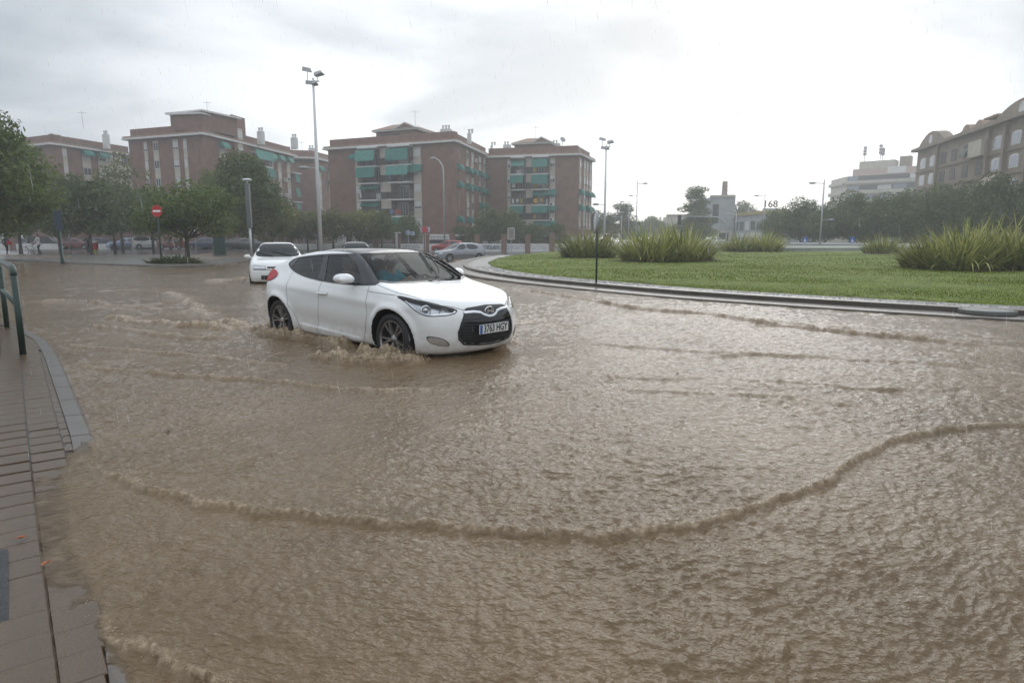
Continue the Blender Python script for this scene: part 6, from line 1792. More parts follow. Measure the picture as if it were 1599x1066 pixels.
def car_parts(key, kind, h, paint, res=.03):
    """meshes of one car; returned as list of (name, mesh, children)"""
    f = form_hatch(h) if kind == 'hatch' else form_van(h); k = h/1.46 if kind == 'hatch' else h/1.85
    P = []
    V, F = f.shell(res); P.append(('body', npmesh('body', V, F, paint)))
    if kind == 'hatch':
        g1 = [(.80, .945), (.28, 1.335), (-.18, 1.375), (-.18, .945)]; g2 = [(-.26, .945), (-.26, 1.375), (-.95, 1.345), (-1.32, 1.16), (-1.18, .965)]
        ws = [(.20, -.54), (.22, 0), (.20, .54), (.85, .69), (1.02, .56), (1.09, 0), (1.02, -.56), (.85, -.69)]; rw = [(-.56, 1.30), (.56, 1.30), (.64, 1.0), (-.64, 1.0)]
        hd = [(.36, .63), (.38, .70), (.66, .745), (.72, .70), (.70, .635)]; gr = [(-.31, .645), (-.31, .70), (.31, .70), (.31, .645)]; lo = [(-.50, .27), (-.50, .40), (.50, .40), (.50, .27)]
        tl = [(.56, .72), (.56, .98), (.72, .98), (.76, .72)]; doorx = (.86, -.22, -1.08); hz_ = .84
    else:
        g1 = [(1.15, 1.10), (.62, 1.55), (.05, 1.60), (.05, 1.08)]; g2 = [(-.05, 1.08), (-.05, 1.60), (-1.85, 1.60), (-1.9, 1.10)]
        ws = [(.60, -.58), (.62, 0), (.60, .58), (1.15, .70), (1.26, .5), (1.31, 0), (1.26, -.5), (1.15, -.70)]; rw = [(-.62, 1.60), (.62, 1.60), (.68, 1.1), (-.68, 1.1)]
        hd = [(.42, .66), (.44, .80), (.68, .84), (.76, .72), (.72, .66)]; gr = [(-.36, .70), (-.36, .80), (.36, .80), (.36, .70)]; lo = [(-.55, .28), (-.55, .45), (.55, .45), (.55, .28)]
        tl = [(.66, .75), (.66, 1.1), (.80, 1.1), (.80, .75)]; doorx = (1.1, .0, -1.0); hz_ = .95
    sc = lambda p: [(a, z*k) for a, z in p]
    for vw in (SIDE_R, SIDE_L):
        for g in (g1, g2): P.append(('side_window', patch(f, round_poly(sc(g), 1), vw, .004, .07, 'side_window', M_DARKGLASS)))
        for x in doorx: P.append(('panel_gap', ribbon(f, [(x, hz_*k + .08), (x + .01, .6), (x - .02, .26)], vw, .010, .003, .08, m=M_SEAM, name='panel_gap')))
        P.append(('rubbing_strip', ribbon(f, [(.9, .50), (-.88, .50)], vw, .05, .008, .2, m=M_BLACK, name='rubbing_strip')))
    P.append(('windscreen', patch(f, round_poly(ws, 1), TOP, .004, .08, 'windscreen', mat('dark_windscreen', (.022, .026, .028), rough=.12, spec=.12))))
    P.append(('rear_window', patch(f, round_poly(sc(rw), 1), REAR, .004, .1, 'rear_window', M_DARKGLASS)))
    for sg in (1, -1):
        m_ = lambda p: [(sg*a, z) for a, z in sc(p)]
        P.append(('lamp_seal', patch(f, [(a*1.0 + sg*(.012 if abs(a) > .55 else -.012), z + (.012 if z > .69*k else -.014)) for a, z in m_(hd)], FRONT, .003, .05, 'lamp_seal', M_BLACK)))
        P.append(('headlight', patch(f, m_(hd), FRONT, .010, .05, 'headlight', M_LAMP)))
        P.append(('tail_light', patch(f, m_(tl), REAR, .010, .06, 'tail_light', M_RED)))
    P.append(('grille', patch(f, sc(gr), FRONT, .006, .06, 'grille', M_BLACK))); P.append(('lower_intake', patch(f, lo, FRONT, .006, .08, 'lower_intake', M_BLACK)))
    P.append(('bumper_line', ribbon(f, [(-.72, .575), (0, .565), (.72, .575)], FRONT, .014, .004, .08, m=M_BLACK, name='bumper_line')))
    ms = []
    xm = .62 if kind == 'hatch' else .95; zm_ = 1.0*k if kind == 'hatch' else 1.12*k; wm = .93
    for sg in (1, -1):
        s_ = Soft(.02); s_.ell((xm, sg*wm, zm_), (.055, .10, .062)); s_.cap((xm+.02, sg*(wm-.16), zm_-.05), (xm, sg*(wm-.03), zm_-.02), .022, .03)
        P.append(('mirror', s_.mesh('mirror', paint, .016)))
        for hx in (doorx[1] + .12, doorx[2] + .12):
            yy = float(f.project([(hx, hz_*k)], SIDE_L)[0][1]); b = MB(); b.box((hx, sg*yy, hz_*k), (.17, .05, .025)); P.append(('door_handle', b.mesh('door_handle', M_BLACK)))
    x0 = float(f.project([(0, .5*k)], FRONT)[0][0])
    wl_ = []
    for (a, c) in (((1.0 if kind == 'hatch' else 1.3, .42), (.72, -.18)), ((1.0 if kind == 'hatch' else 1.3, -.15), (.76, -.60))):
        try:
            Q = f.project(resample([a, c], .1, False), TOP, .02); b = MB(); b.tube(Q, .012, 5); P.append(('wiper', b.mesh('wiper', M_BLACK)))
        except Exception: pass
    b = MB(); b.bbox(-1.85, 1.85, -.60, .60, .20, .26)
    for xw in f.axles: b.bbox(xw-.38, xw+.38, -.52, -.505, .2, .7); b.bbox(xw-.38, xw+.38, .505, .52, .2, .7)
    P.append(('underbody', b.mesh('underbody', M_BLACK)))
    return f, P, x0
def car(key, kind, h, paint, x, y, z, yaw, label, group=None, plate='', name='parked_car', res=.035, cat='car'):
    if key not in _CARS: _CARS[key] = car_parts(key, kind, h, paint, res)
    f, P, x0 = _CARS[key]
    r = empty(name, (x, y, z), yaw, label, cat, group)
    for n, me in P: link(n, me, r)
    add_wheels(r, f, .76, HW)
    if plate is not None:
        b = MB(); b.bbox(x0+.012, x0+.02, -.24, .24, .47, .57); b.build('number_plate', M_PLATE, r)
        xr = float(f.project([(0, .7)], REAR)[0][0]); b = MB(); b.bbox(xr-.02, xr-.012, -.24, .24, .66, .76); b.build('number_plate', M_PLATE, r)
    return r
P_GREY = mat('silver_grey_paint', (.27, .285, .31), rough=.25, metal=.35, coat=.5)
P_DGREY = mat('dark_grey_paint', (.11, .118, .125), rough=.25, metal=.3, coat=.5)
P_REDC = mat('red_paint', (.33, .018, .018), rough=.25, coat=.6)
P_DRED = mat('maroon_paint', (.15, .022, .022), rough=.28, coat=.5)
P_LBL = mat('light_blue_paint', (.24, .30, .40), rough=.3, coat=.5)
P_BLUE = mat('navy_paint', (.035, .05, .11), rough=.3, coat=.5)
P_BLK = mat('black_paint', (.022, .023, .026), rough=.25, coat=.6)
def wz(x, y): return gz(x, y) - .13
x, y = -7.85, 22.3
car('white', 'hatch', 1.38, M_PAINT, x, y, wz(x, y), -1.24, 'older white hatchback with dark windscreen following behind the white coupe', name='hatchback_car', res=.022)
x, y = -7.85, 33.5
car('dgrey', 'hatch', 1.45, P_DGREY, x, y, wz(x, y), -1.30, 'dark grey car of which only roof and windscreen show above the white coupe', name='hatchback_car', res=.03)
x, y = px3(717, 52), 52
car('grey', 'hatch', 1.45, P_GREY, x, y, gz(x, y) - .0, -2.55, 'silver grey hatchback rounding the roundabout in front of the white wall', name='hatchback_car', res=.026)
gp_ = 'cars parked along the far kerb'
x, y = px3(700, 80), 80
car('red', 'hatch', 1.42, P_REDC, x, y, gz(x, y), math.pi-.12, 'bright red car at the far kerb half hidden behind the silver grey hatchback', gp_)
for key, kind, h, paint, px, y, yaw, lb in (
    ('lblue', 'hatch', 1.45, P_LBL, 193, 88, -2.45, 'light blue hatchback parked left of the white van'),
    ('wvan', 'van', 1.82, mat('dull_white_paint', (.55, .55, .53), rough=.35), 233, 88, .55, 'dull white van parked between the light blue car and the no-entry sign'),
    ('maroon', 'hatch', 1.44, P_DRED, 118, 88, .15, 'dark red car parked behind the green pole with the dark sign'),
    ('maroon', 'hatch', 1.44, P_DRED, 272, 86, 2.9, 'dark red car parked just right of the no-entry sign'),
    ('navy', 'hatch', 1.47, P_BLUE, 161, 89, .5, 'navy blue car parked left of the light blue hatchback'),
    ('navy', 'hatch', 1.47, P_BLUE, 315, 87, -2.7, 'navy blue car parked behind the slanting tree trunk and the green cabinet'),
    ('black', 'van', 1.8, P_BLK, 72, 90, .1, 'black van parked behind the person with the bicycle'),
    ('silver', 'hatch', 1.46, P_GREY, 36, 90, .3, 'silver car parked left of the black van at the far left'),
    ('black2', 'hatch', 1.45, P_BLK, 360, 87, -2.5, 'black car parked just right of the dark green cabinet'),
    ('dg2', 'hatch', 1.45, P_DGREY, 392, 88, .2, 'dark grey car parked behind the grey advertising column')):
    x = px3(px, y); car(key, kind, h, paint, x, y, gz(x, y), yaw, lb, gp_, cat='van' if kind == 'van' else 'car', name='parked_van' if kind == 'van' else 'parked_car')
x, y = px3(1118, 120), 120
car('white2', 'hatch', 1.4, M_PAINT, x, y, gz(x, y)+.4, .2, 'white car at the foot of the works building beyond the lawn', res=.05)

# ================================================================ street furniture
M_POLE = mat('galvanised_pole', (.46, .47, .48), rough=.4, metal=.4, var=.1)
M_WPOLE = mat('white_pole', (.66, .67, .68), rough=.4)
M_GPOLE = mat('green_pole', (.014, .036, .027), rough=.35, var=.2, vscale=8)
M_DGREEN = mat('dark_green_paint', (.012, .045, .038), rough=.35, var=.2)
M_LUM = mat('luminaire', (.40, .41, .42), rough=.4)
M_SRED = mat('sign_red_paint', (.50, .012, .018), rough=.3)
M_SWHITE = mat('sign_white_paint', (.78, .78, .77), rough=.35)
M_SBLUE = mat('sign_blue_paint', (.03, .13, .45), rough=.35)
M_SGREY = mat('sign_back', (.33, .35, .35), rough=.45, metal=.2)

# railing at the pavement edge
rl = empty('railing', (-5.82, 7.73, .03), 0, 'dark green tubular railing on the pavement at the left edge', 'railing')
dx, dy = -7.71+5.82, 9.98-7.73; ln = math.hypot(dx, dy); ux, uy = dx/ln, dy/ln
def rp(s, z): return (ux*s, uy*s, z)
for s in (0.0, ln):
    b = MB(); b.tube([rp(s, -.1), rp(s, .95)], .036, 10); b.build('post', M_GPOLE, rl, True)
b = MB(); b.tube([rp(0, .93), rp(.015, .99), rp(.06, 1.03), rp(.14, 1.045), rp(ln, 1.045), rp(ln*2, 1.045)], .036, 10); b.build('top_rail', M_GPOLE, rl, True)
b = MB(); b.tube([rp(.03, .60), rp(ln*2, .60)], .028, 8); b.build('middle_rail', M_GPOLE, rl, True)
b = MB(); b.tube([rp(ln*2, -.1), rp(ln*2, 1.03)], .036, 10); b.build('post', M_GPOLE, rl, True)

def disc(b, c, r, t, n=28, M=None):
    """upright disc facing -y"""
    m = Matrix.Translation(c) @ (M or Matrix()) @ Matrix.Rotation(math.pi/2, 4, 'X')
    b.lathe([(0, t), (r-.01, t), (r, t-.008), (r, -t+.008), (r-.01, -t), (0, -t)], n, m)
# no-entry sign
x, y, z = at(252, 414); z = gz(x, y) + .05
s = empty('no_entry_sign', (x, y, z), -.12, 'red no-entry sign with white bar on a green pole in the weeds', 'road sign')
b = MB(); b.tube([(0, .04, -.2), (0, .04, 3.05)], .042, 10); b.build('sign_pole', M_GPOLE, s, True)
b = MB(); disc(b, (0, -.01, 2.83), .31, .012); b.build('sign_disc', M_SRED, s)
b = MB(); b.bbox(-.22, .22, -.030, -.0235, 2.775, 2.885); b.build('sign_bar', M_SWHITE, s)
# edge-on sign at the roundabout kerb
x, y = 2.36, 18.75
s = empty('round_sign', (x, y, .09), R(-86), 'round sign on a green pole seen almost edge-on at the roundabout kerb', 'road sign')
b = MB(); b.tube([(0, .03, -.2), (0, .03, 2.0)], .028, 10); b.build('sign_pole', M_GPOLE, s, True)
b = MB(); disc(b, (0, -.02, 1.72), .29, .018); b.build('sign_disc', mat('sign_pale_grey', (.72, .73, .73), rough=.4), s, True)
b = MB(); m = Matrix.Translation((0, -.02, 1.72)) @ Matrix.Rotation(math.pi/2, 4, 'X'); b.lathe([(.275, .035), (.30, .035), (.305, -.03), (.275, -.03)], 28, m); b.build('sign_rim', M_SGREY, s, True)
# dark green pole with dark sign (left)
x, y, z = at(98, 411.5); z = gz(x, y) + .05
s = empty('sign_post', (x, y, z), .5, 'thick dark green pole with a narrow dark sign at the left island', 'sign post')
b = MB(); b.tube([(0, 0, -.2), (0, 0, .25), (0, 0, .26), (0, 0, 2.95)], [.11, .11, .075, .07], 10); b.build('sign_pole', M_DGREEN, s, True)
b = MB(); b.bbox(-.20, .20, -.10, -.06, 1.85, 3.0); b.build('sign_panel', mat('dark_blue_panel', (.02, .045, .07), rough=.4), s)
# tall floodlight masts
def floodmast(px, Y, h, label, r0, arm_z, arm_px):
    x = px3(px, Y)*.99; z = gz(x, Y)
    s = empty('floodlight_mast', (x, Y, z), 0, label, 'light mast', 'tall floodlight masts')
    b = MB(); b.tube([(0, 0, -.2), (0, 0, h*.5), (0, 0, h)], [r0, r0*.72, r0*.42], 12); b.build('mast_pole', M_WPOLE, s, True)
    b = MB(); b.tube([(-.62, 0, h-.3), (.62, 0, h-.3)], .06, 6); b.tube([(-.55, 0, h-.3), (-.55, 0, h+.55)], .04, 5); b.tube([(.45, 0, h-.3), (.45, 0, h+.35)], .04, 5); b.build('crossbar', M_POLE, s)
    for (cx, cz, rx, ry, w) in ((-.55, h+.75, .12, .35, .95), (.62, h+.40, -.25, -.3, .95), (-.4, h-.45, .3, .2, .65), (.15, h-.5, -.3, -.2, .6)):
        b = MB(); M = Euler((rx, ry*.5, ry)).to_matrix()
        V = [Vector(v) for v in ((-w/2, -.22, -.16), (w/2, -.30, -.10), (w/2, .30, -.10), (-w/2, .22, -.16), (-w/2, -.16, .20), (w*.3, -.18, .22), (w*.3, .18, .22), (-w/2, .16, .20))]
        b.add([M @ v + Vector((cx, 0, cz)) for v in V], [(0, 3, 2, 1), (4, 5, 6, 7), (0, 1, 5, 4), (1, 2, 6, 5), (2, 3, 7, 6), (3, 0, 4, 7)]); b.build('floodlight', M_LUM, s)
    b = MB(); b.tube([(0, 0, arm_z), (-.9, 0, arm_z + .05)], .045, 6); b.build('lamp_arm', M_POLE, s)
    b = MB(); b.sphere((-1.35, 0, arm_z + .06), .5, 12, (1.05, .5, .34)); b.build('street_light_head', M_SGREY, s, True)
floodmast(497, 68, 17.0, 'tall white floodlight mast behind the white coupe, nearest of the masts', .24, 8.4, -1)
floodmast(945, 100, 15.2, 'tall thin floodlight mast right of the brick blocks behind the flax', .20, 6.6, -1)
# street lamps with side arms
def lamp(px, Y, h, label, side, r=.09, second=None, curved=False):
    x = px3(px, Y); z = gz(x, Y)
    s = empty('street_lamp', (x, Y, z), 0, label, 'street lamp', 'street lamps')
    b = MB()
    if curved: b.tube([(0, 0, -.2), (0, 0, h*.86), (-.12*-side*-1*0 + side*.15, 0, h*.92), (side*.6, 0, h*.975), (side*1.2, 0, h)], [r*1.2, r*.9, r*.8, r*.7, r*.6], 8)
    else: b.tube([(0, 0, -.2), (0, 0, h*.5), (0, 0, h)], [r*1.2, r, r*.7], 8)
    b.build('lamp_pole', M_POLE, s, True)
    if not curved:
        b = MB(); b.tube([(0, 0, h-.45), (side*1.1, 0, h-.40)], .045, 6); b.build('lamp_arm', M_POLE, s)
    hx, hz_ = (side*1.45, h) if curved else (side*1.4, h-.40)
    b = MB(); b.sphere((hx, 0, hz_), .42, 12, (1.1, .5, .30)); b.build('street_light_head', M_LUM, s, True)
    if second:
        b = MB(); b.tube([(0, 0, second), (-side*.8, 0, second + .04)], .04, 6); b.sphere((-side*1.1, 0, second + .05), .36, 10, (1.1, .5, .3)); b.build('lower_lamp', M_LUM, s, True)
lamp(694, 95, 12.6, 'street lamp with curved arm standing before the centre brick block', -1, .11, None, True)
lamp(993, 120, 11.6, 'tallest street lamp in the hazy gap, its arm pointing right', 1, .09, 9.0)
lamp(981, 135, 9.2, 'thin street lamp in the hazy gap, its arm pointing left', -1, .08)
lamp(970, 128, 6.0, 'short lamp post left of the hazy gap', -1, .08)
lamp(1281, 80, 8.6, 'street lamp beyond the lawn before the cream apartment block', -1, .10, 3.9)
lamp(1191, 112, 9.0, 'street lamp beside the rooftop number sign', -1, .08)
lamp(1148, 125, 6.4, 'short lamp post right of the works building', -1, .08)
lamp(108, 70, 6.8, 'street lamp whose pale head shows above the left trees', -1, .07)
# grey advertising column
x, y = px3(391, 46), 46; z = gz(x, y) + .05
s = empty('light_column', (x, y, z), 0, 'grey column with a thick upper box on a slim post, left of the white hatchback', 'street light')
b = MB(); b.tube([(0, 0, -.2), (0, 0, 2.2)], .08, 10); b.build('column_post', M_POLE, s, True)
b = MB(); b.bbox(-.145, .145, -.12, .12, 2.2, 5.15); b.build('column_box', mat('column_grey', (.17, .18, .185), rough=.4, metal=.2), s)
b = MB(); b.tube([(0, 0, 5.15), (0, 0, 5.3)], .05, 6); b.sphere((0, 0, 5.38), .30, 12, (1.1, .8, .35)); b.build('street_light_head', M_WPOLE, s, True)
# dark green cabinet
x, y = px3(342, 52), 52; z = gz(x, y)
s = empty('green_cabinet', (x, y, z), .25, 'dark green cabinet on a pale plinth beneath the bushy tree', 'cabinet')
b = MB(); b.bbox(-.46, .46, -.30, .30, -.2, .24); b.build('plinth', M_CONC, s)
b = MB(); b.bbox(-.40, .40, -.25, .25, .24, 1.62); b.bbox(-.44, .44, -.29, .29, 1.62, 1.70); b.build('cabinet_body', M_DGREEN, s)
for sx in (-.195, .195):
    b = MB(); b.bbox(sx-.185, sx+.185, -.268, -.252, .30, 1.56); d_ = b.build('cabinet_door', M_DGREEN, s); b = MB(); b.bbox(sx*.15-.015, sx*.15+.015, -.29, -.269, .85, 1.0); b.build('door_lock', M_BLACK, d_)
# striped signal post near the slanting tree
x, y = px3(305, 74), 74
s = empty('traffic_signal', (x, y, gz(x, y)), 0, 'slim signal post with pale round lenses right of the slanting tree', 'traffic light')
b = MB(); b.tube([(0, 0, -.2), (0, 0, 2.3)], .05, 8); b.build('signal_pole', M_POLE, s)
b = MB(); b.bbox(-.16, .16, -.12, .12, 1.5, 2.5); b.build('signal_housing', M_BLACK, s)
for k in range(3):
    b = MB(); disc(b, (0, -.135, 1.68 + k*.31), .12, .012, 16); b.build('signal_lens', M_SWHITE, s)
# road signs before the white wall
x, y = px3(798, 82), 82
s = empty('road_sign', (x, y, gz(x, y)), 0, 'square brownish sign board with pale frame on a post before the white wall', 'road sign')
b = MB(); b.tube([(0, 0, -.2), (0, 0, 2.8)], .05, 8); b.build('sign_pole', M_POLE, s)
b = MB(); b.bbox(-.42, .42, -.08, -.055, 1.6, 3.0); b.build('sign_frame', M_SWHITE, s)
b = MB(); b.bbox(-.36, .36, -.086, -.081, 1.66, 2.94); b.build('sign_face', mat('sign_brown', (.24, .20, .18), rough=.5, var=.2), s)
x, y = px3(664, 84), 84
s = empty('road_sign', (x, y, gz(x, y)), 0, 'round red sign with blue panel behind it left of the curved street lamp', 'road sign')
b = MB(); b.tube([(0, 0, -.2), (0, 0, 2.9)], .045, 8); b.build('sign_pole', M_POLE, s)
b = MB(); disc(b, (0, -.07, 2.62), .40, .012, 24); b.build('sign_disc', M_SRED, s)
b = MB(); b.bbox(-.55, .62, -.035, -.015, 2.3, 2.95); b.build('sign_panel', mat('pale_blue_panel', (.40, .46, .56), rough=.5), s)
x, y = px3(640, 86), 86
s = empty('direction_sign', (x, y, gz(x, y)), 0, 'pair of small pale blue direction panels before the light green tree', 'road sign')
b = MB(); b.tube([(-.2, 0, -.2), (-.2, 0, 2.6)], .045, 8); b.build('sign_pole', M_POLE, s)
for (x0, x1, z0) in ((-.5, .05, 1.95), (.12, .62, 1.85)):
    b = MB(); b.bbox(x0, x1, -.08, -.055, z0, z0 + .5); q = b.build('sign_panel', mat('pale_blue_panel', (.40, .46, .56)), s)
    b = MB(); b.bbox(x0+.08, x0+.2, -.086, -.081, z0+.1, z0+.4); b.build('sign_mark', M_SBLUE, q)
for px, Y, lb in ((1257, 78, 'blue square sign on a short post left of the lamp foot beyond the lawn'), (1331, 76, 'blue pedestrian sign on a short post under the dark trees beyond the lawn')):
    x = px3(px, Y); s = empty('road_sign', (x, Y, gz(x, Y)+.3), 0, lb, 'road sign', 'blue signs beyond the lawn')
    b = MB(); b.tube([(0, 0, -.3), (0, 0, 1.7)], .035, 6); b.build('sign_pole', M_POLE, s)
    b = MB(); b.bbox(-.27, .27, -.06, -.038, .95, 1.6); b.build('sign_panel', M_SBLUE, s); b = MB(); b.add([(-.17, -.063, 1.05), (.17, -.063, 1.05), (0, -.063, 1.45)], [(0, 1, 2)]); b.build('sign_mark', M_SWHITE, s)
x, y = px3(1229, 80), 80
s = empty('utility_box', (x, y, gz(x, y)), .1, 'pale grey utility box beyond the ring wall under the dark trees', 'cabinet')
b = MB(); b.bbox(-.35, .35, -.22, .22, -.1, 1.3); b.bbox(-.40, .40, -.27, .27, 1.3, 1.38); b.build('box_body', M_SGREY, s); b = MB(); b.bbox(-.30, .30, -.235, -.222, .1, 1.2); b.build('box_door', M_POLE, s)
# traffic-light gantry arching over the far road
x, y = px3(1134, 95), 95
s = empty('signal_gantry', (x, y, gz(x, y)), 0, 'dark curved gantry arm carrying a traffic light over the far road', 'traffic light')
b = MB(); P5 = [(0, 0, -.2), (0, 0, 2.6)] + [(-1.9 + 1.9*math.cos(a), 0, 2.6 + 2.1*math.sin(a)) for a in np.linspace(.2, math.pi/2, 7)] + [(-6.6, 0, 4.75)]
b.tube(P5, [.11]*2 + [.09]*7 + [.05], 8); b.build('gantry_arm', M_LUM, s, True)
b = MB(); b.bbox(-6.95, -6.55, -.2, .2, 3.6, 4.95); hd_ = b.build('signal_housing', M_BLACK, s)
for k in range(3):
    b = MB(); disc(b, (-6.75, -.215, 3.85 + k*.42), .14, .012, 14); b.build('signal_lens', M_RAILD, hd_)
# white gate frame by the wall
x, y = px3(619, 87.3), 87.3
s = empty('gate_post', (x, y, gz(x, y)), 0, 'white gate post with short top arm beside the light green tree', 'post')
b = MB(); b.bbox(-.14, .14, -.14, .14, -.2, 2.1); b.build('post_shaft', M_WPOLE, s); b = MB(); b.bbox(-1.1, .55, -.08, .08, 2.1, 2.24); b.build('post_arm', M_WPOLE, s)
# small canopy by the kerb left of the mast
x, y = px3(484, 82), 82
s = empty('phone_canopy', (x, y, gz(x, y)), 0, 'small white arched canopy at the kerb left of the white mast', 'kiosk')
b = MB(); b.tube([(-.75, 0, -.2), (-.75, 0, 1.7)], .045, 6); b.tube([(.75, 0, -.2), (.75, 0, 1.6)], .045, 6); b.build('canopy_frame', M_POLE, s)
b = MB(); pr = [(math.cos(a)*.9, .55*math.sin(a)) for a in np.linspace(0, math.pi, 11)]; pr = pr + [(p[0]*.93, p[1]*.9-.02) for p in pr[::-1]]
b.prism(pr, -.5, .5, Matrix.Translation((0, 0, 1.62)) @ Matrix.Rotation(math.pi/2, 4, 'X')); b.build('canopy_roof', M_SWHITE, s)

# ================================================================ people, bicycle
M_SKIN = mat('skin', (.42, .25, .17), rough=.5)
M_HAIR = mat('dark_hair', (.022, .016, .012), rough=.6)
M_HAIRL = mat('pale_hair', (.45, .38, .28), rough=.6)
def cloth(n, c): return mat(n, c, rough=.85, var=.15, vscale=12)
M_SHOE = mat('shoe', (.03, .03, .03), rough=.6)
def figure(parent, J, shirt, trousers, hair, h=.014, sleeve=.55, legs=True, shoe=None):
    """one continuous body from joint positions; clothing by region"""
    s = Soft(.035); n = lambda k: np.array(J[k], float)
    s.cap(n('pelvis'), n('chest'), .135, .145, .06); s.cap(n('chest') + [0, -.11, .04], n('chest') + [0, .11, .04], .10, .10, .06); s.cap(n('pelvis') + [0, -.07, 0], n('pelvis') + [0, .07, 0], .125, .125, .06)
    s.cap(n('chest') + [0, 0, .06], n('head') - [0, 0, .06], .062, .052, .03)
    f = np.array(J.get('face', (1, 0, 0)), float); f /= np.linalg.norm(f); H = n('head')
    s.ell(H, (.088, .078, .112), .02); s.ell(H + f*.045 - [0, 0, .05], (.05, .05, .06), .03)
    s.cap(H + f*.085 + [0, 0, .0], H + f*.105 - [0, 0, .025], .012, .017, .012)      # nose
    side = np.cross([0, 0, 1], f)
    for k in (-1, 1): s.ell(H + side*k*.080 - [0, 0, .005], (.018, .014, .030), .008)
    s.cap(H + f*.088 - side*.018 - [0, 0, .055], H + f*.088 + side*.018 - [0, 0, .055], .010, .010, .006)
    for k, L in ((-1, 'r'), (1, 'l')):
        sh = n('chest') + [0, .17*k, .06]; sh = n(L + '_sh') if L + '_sh' in J else sh
        s.cap(sh, n(L + '_el'), .056, .044, .03); s.cap(n(L + '_el'), n(L + '_wr'), .044, .030, .015)
        d = n(L + '_wr') - n(L + '_el'); d /= np.linalg.norm(d); pw = n(L + '_wr') + d*.05
        s.cap(n(L + '_wr'), pw + d*.02, .030, .034, .015)
        nrm = np.cross(d, [0, 0, 1.]); nrm = nrm/np.linalg.norm(nrm) if np.linalg.norm(nrm) > .1 else np.array([0, 1., 0]); bend = np.cross(nrm, d)
        for i, l in enumerate((.055, .066, .062, .048)):
            r0 = pw + d*.02 + nrm*(.024 - .016*i); m1 = r0 + d*l*.6 - bend*.008; s.cap(r0, m1, .0095, .009, .006); s.cap(m1, m1 + d*l*.35 - bend*.03, .009, .008, .006)
        t0 = n(L + '_wr') + d*.02 + nrm*.026; s.cap(t0, t0 + d*.035 + nrm*.02 - bend*.015, .012, .010, .006)
        if legs:
            s.cap(n('pelvis') + [0, .085*k, -.02], n(L + '_kn'), .088, .058, .04); s.cap(n(L + '_kn'), n(L + '_an'), .058, .040, .02)
            s.cap(n(L + '_an') + [0, 0, -.03], n(L + '_an') + f*.15 + [0, 0, -.055], .042, .034, .02)
    me = s.mesh('body', None, h)
    for m in (M_SKIN, shirt, trousers, shoe or M_SHOE): me.materials.append(m)
    C = np.empty(len(me.polygons)*3); me.polygons.foreach_get('center', C); C = C.reshape(-1, 3); lab = np.ones(len(C), int)
    pz = n('pelvis')
    def cl(a, b): ab = b - a; return np.clip(((C - a) @ ab)/(ab @ ab), -1, 2), np.linalg.norm(C - a - np.clip(((C - a) @ ab)/(ab @ ab), 0, 1)[:, None]*ab, axis=1)
    if legs:
        for L in 'rl':
            for a, b in ((pz, n(L+'_kn')), (n(L+'_kn'), n(L+'_an'))): lab[(cl(a, b)[1] < .13) & (C[:, 2] < pz[2] + .04)] = 2
            lab[C[:, 2] < n(L+'_an')[2] - .01] = np.where(cl(n(L+'_an'), n(L+'_an') + f*.15)[1][C[:, 2] < n(L+'_an')[2] - .01] < .12, 3, lab[C[:, 2] < n(L+'_an')[2] - .01])
    lab[np.linalg.norm(C - H, axis=1) < .16] = 0; lab[(np.linalg.norm((C - (H - [0, 0, .12]))*[1, 1, .8], axis=1) < .085)] = 0
    for L in 'rl':
        t, d_ = cl(n(L+'_el'), n(L+'_wr')); lab[(d_ < .075) & (t > (sleeve-.5)*2 if sleeve > .5 else d_ < .075)] = np.where(True, 0, 0) if False else lab[(d_ < .075) & (t > (sleeve-.5)*2 if sleeve > .5 else d_ < .075)]
        m_ = (d_ < .07) & (t > (sleeve*2-1)); lab[m_] = 0; lab[np.linalg.norm(C - n(L+'_wr'), axis=1) < .06] = 0; hnd = n(L+'_wr') + (n(L+'_wr')-n(L+'_el'))/np.linalg.norm(n(L+'_wr')-n(L+'_el'))*.09; lab[np.linalg.norm(C - hnd, axis=1) < .09] = 0
    me.polygons.foreach_set('material_index', lab.astype(np.int32)); me.update()
    o = link('body', me, parent)
    hs = Soft(.03); hs.ell(H + [0, 0, .035] - f*.018, (.092, .086, .092), .02); hs.ell(H - f*.055 - [0, 0, .02], (.05, .075, .085), .03)
    link('hair', hs.mesh('hair', hair, .014), parent)
    for k in (-1, 1):
        b = MB(); b.sphere(tuple(H + f*.080 + side*k*.030 + [0, 0, .012]), .011, 8); b.build('eye', M_SHOE, parent, True)
    return o

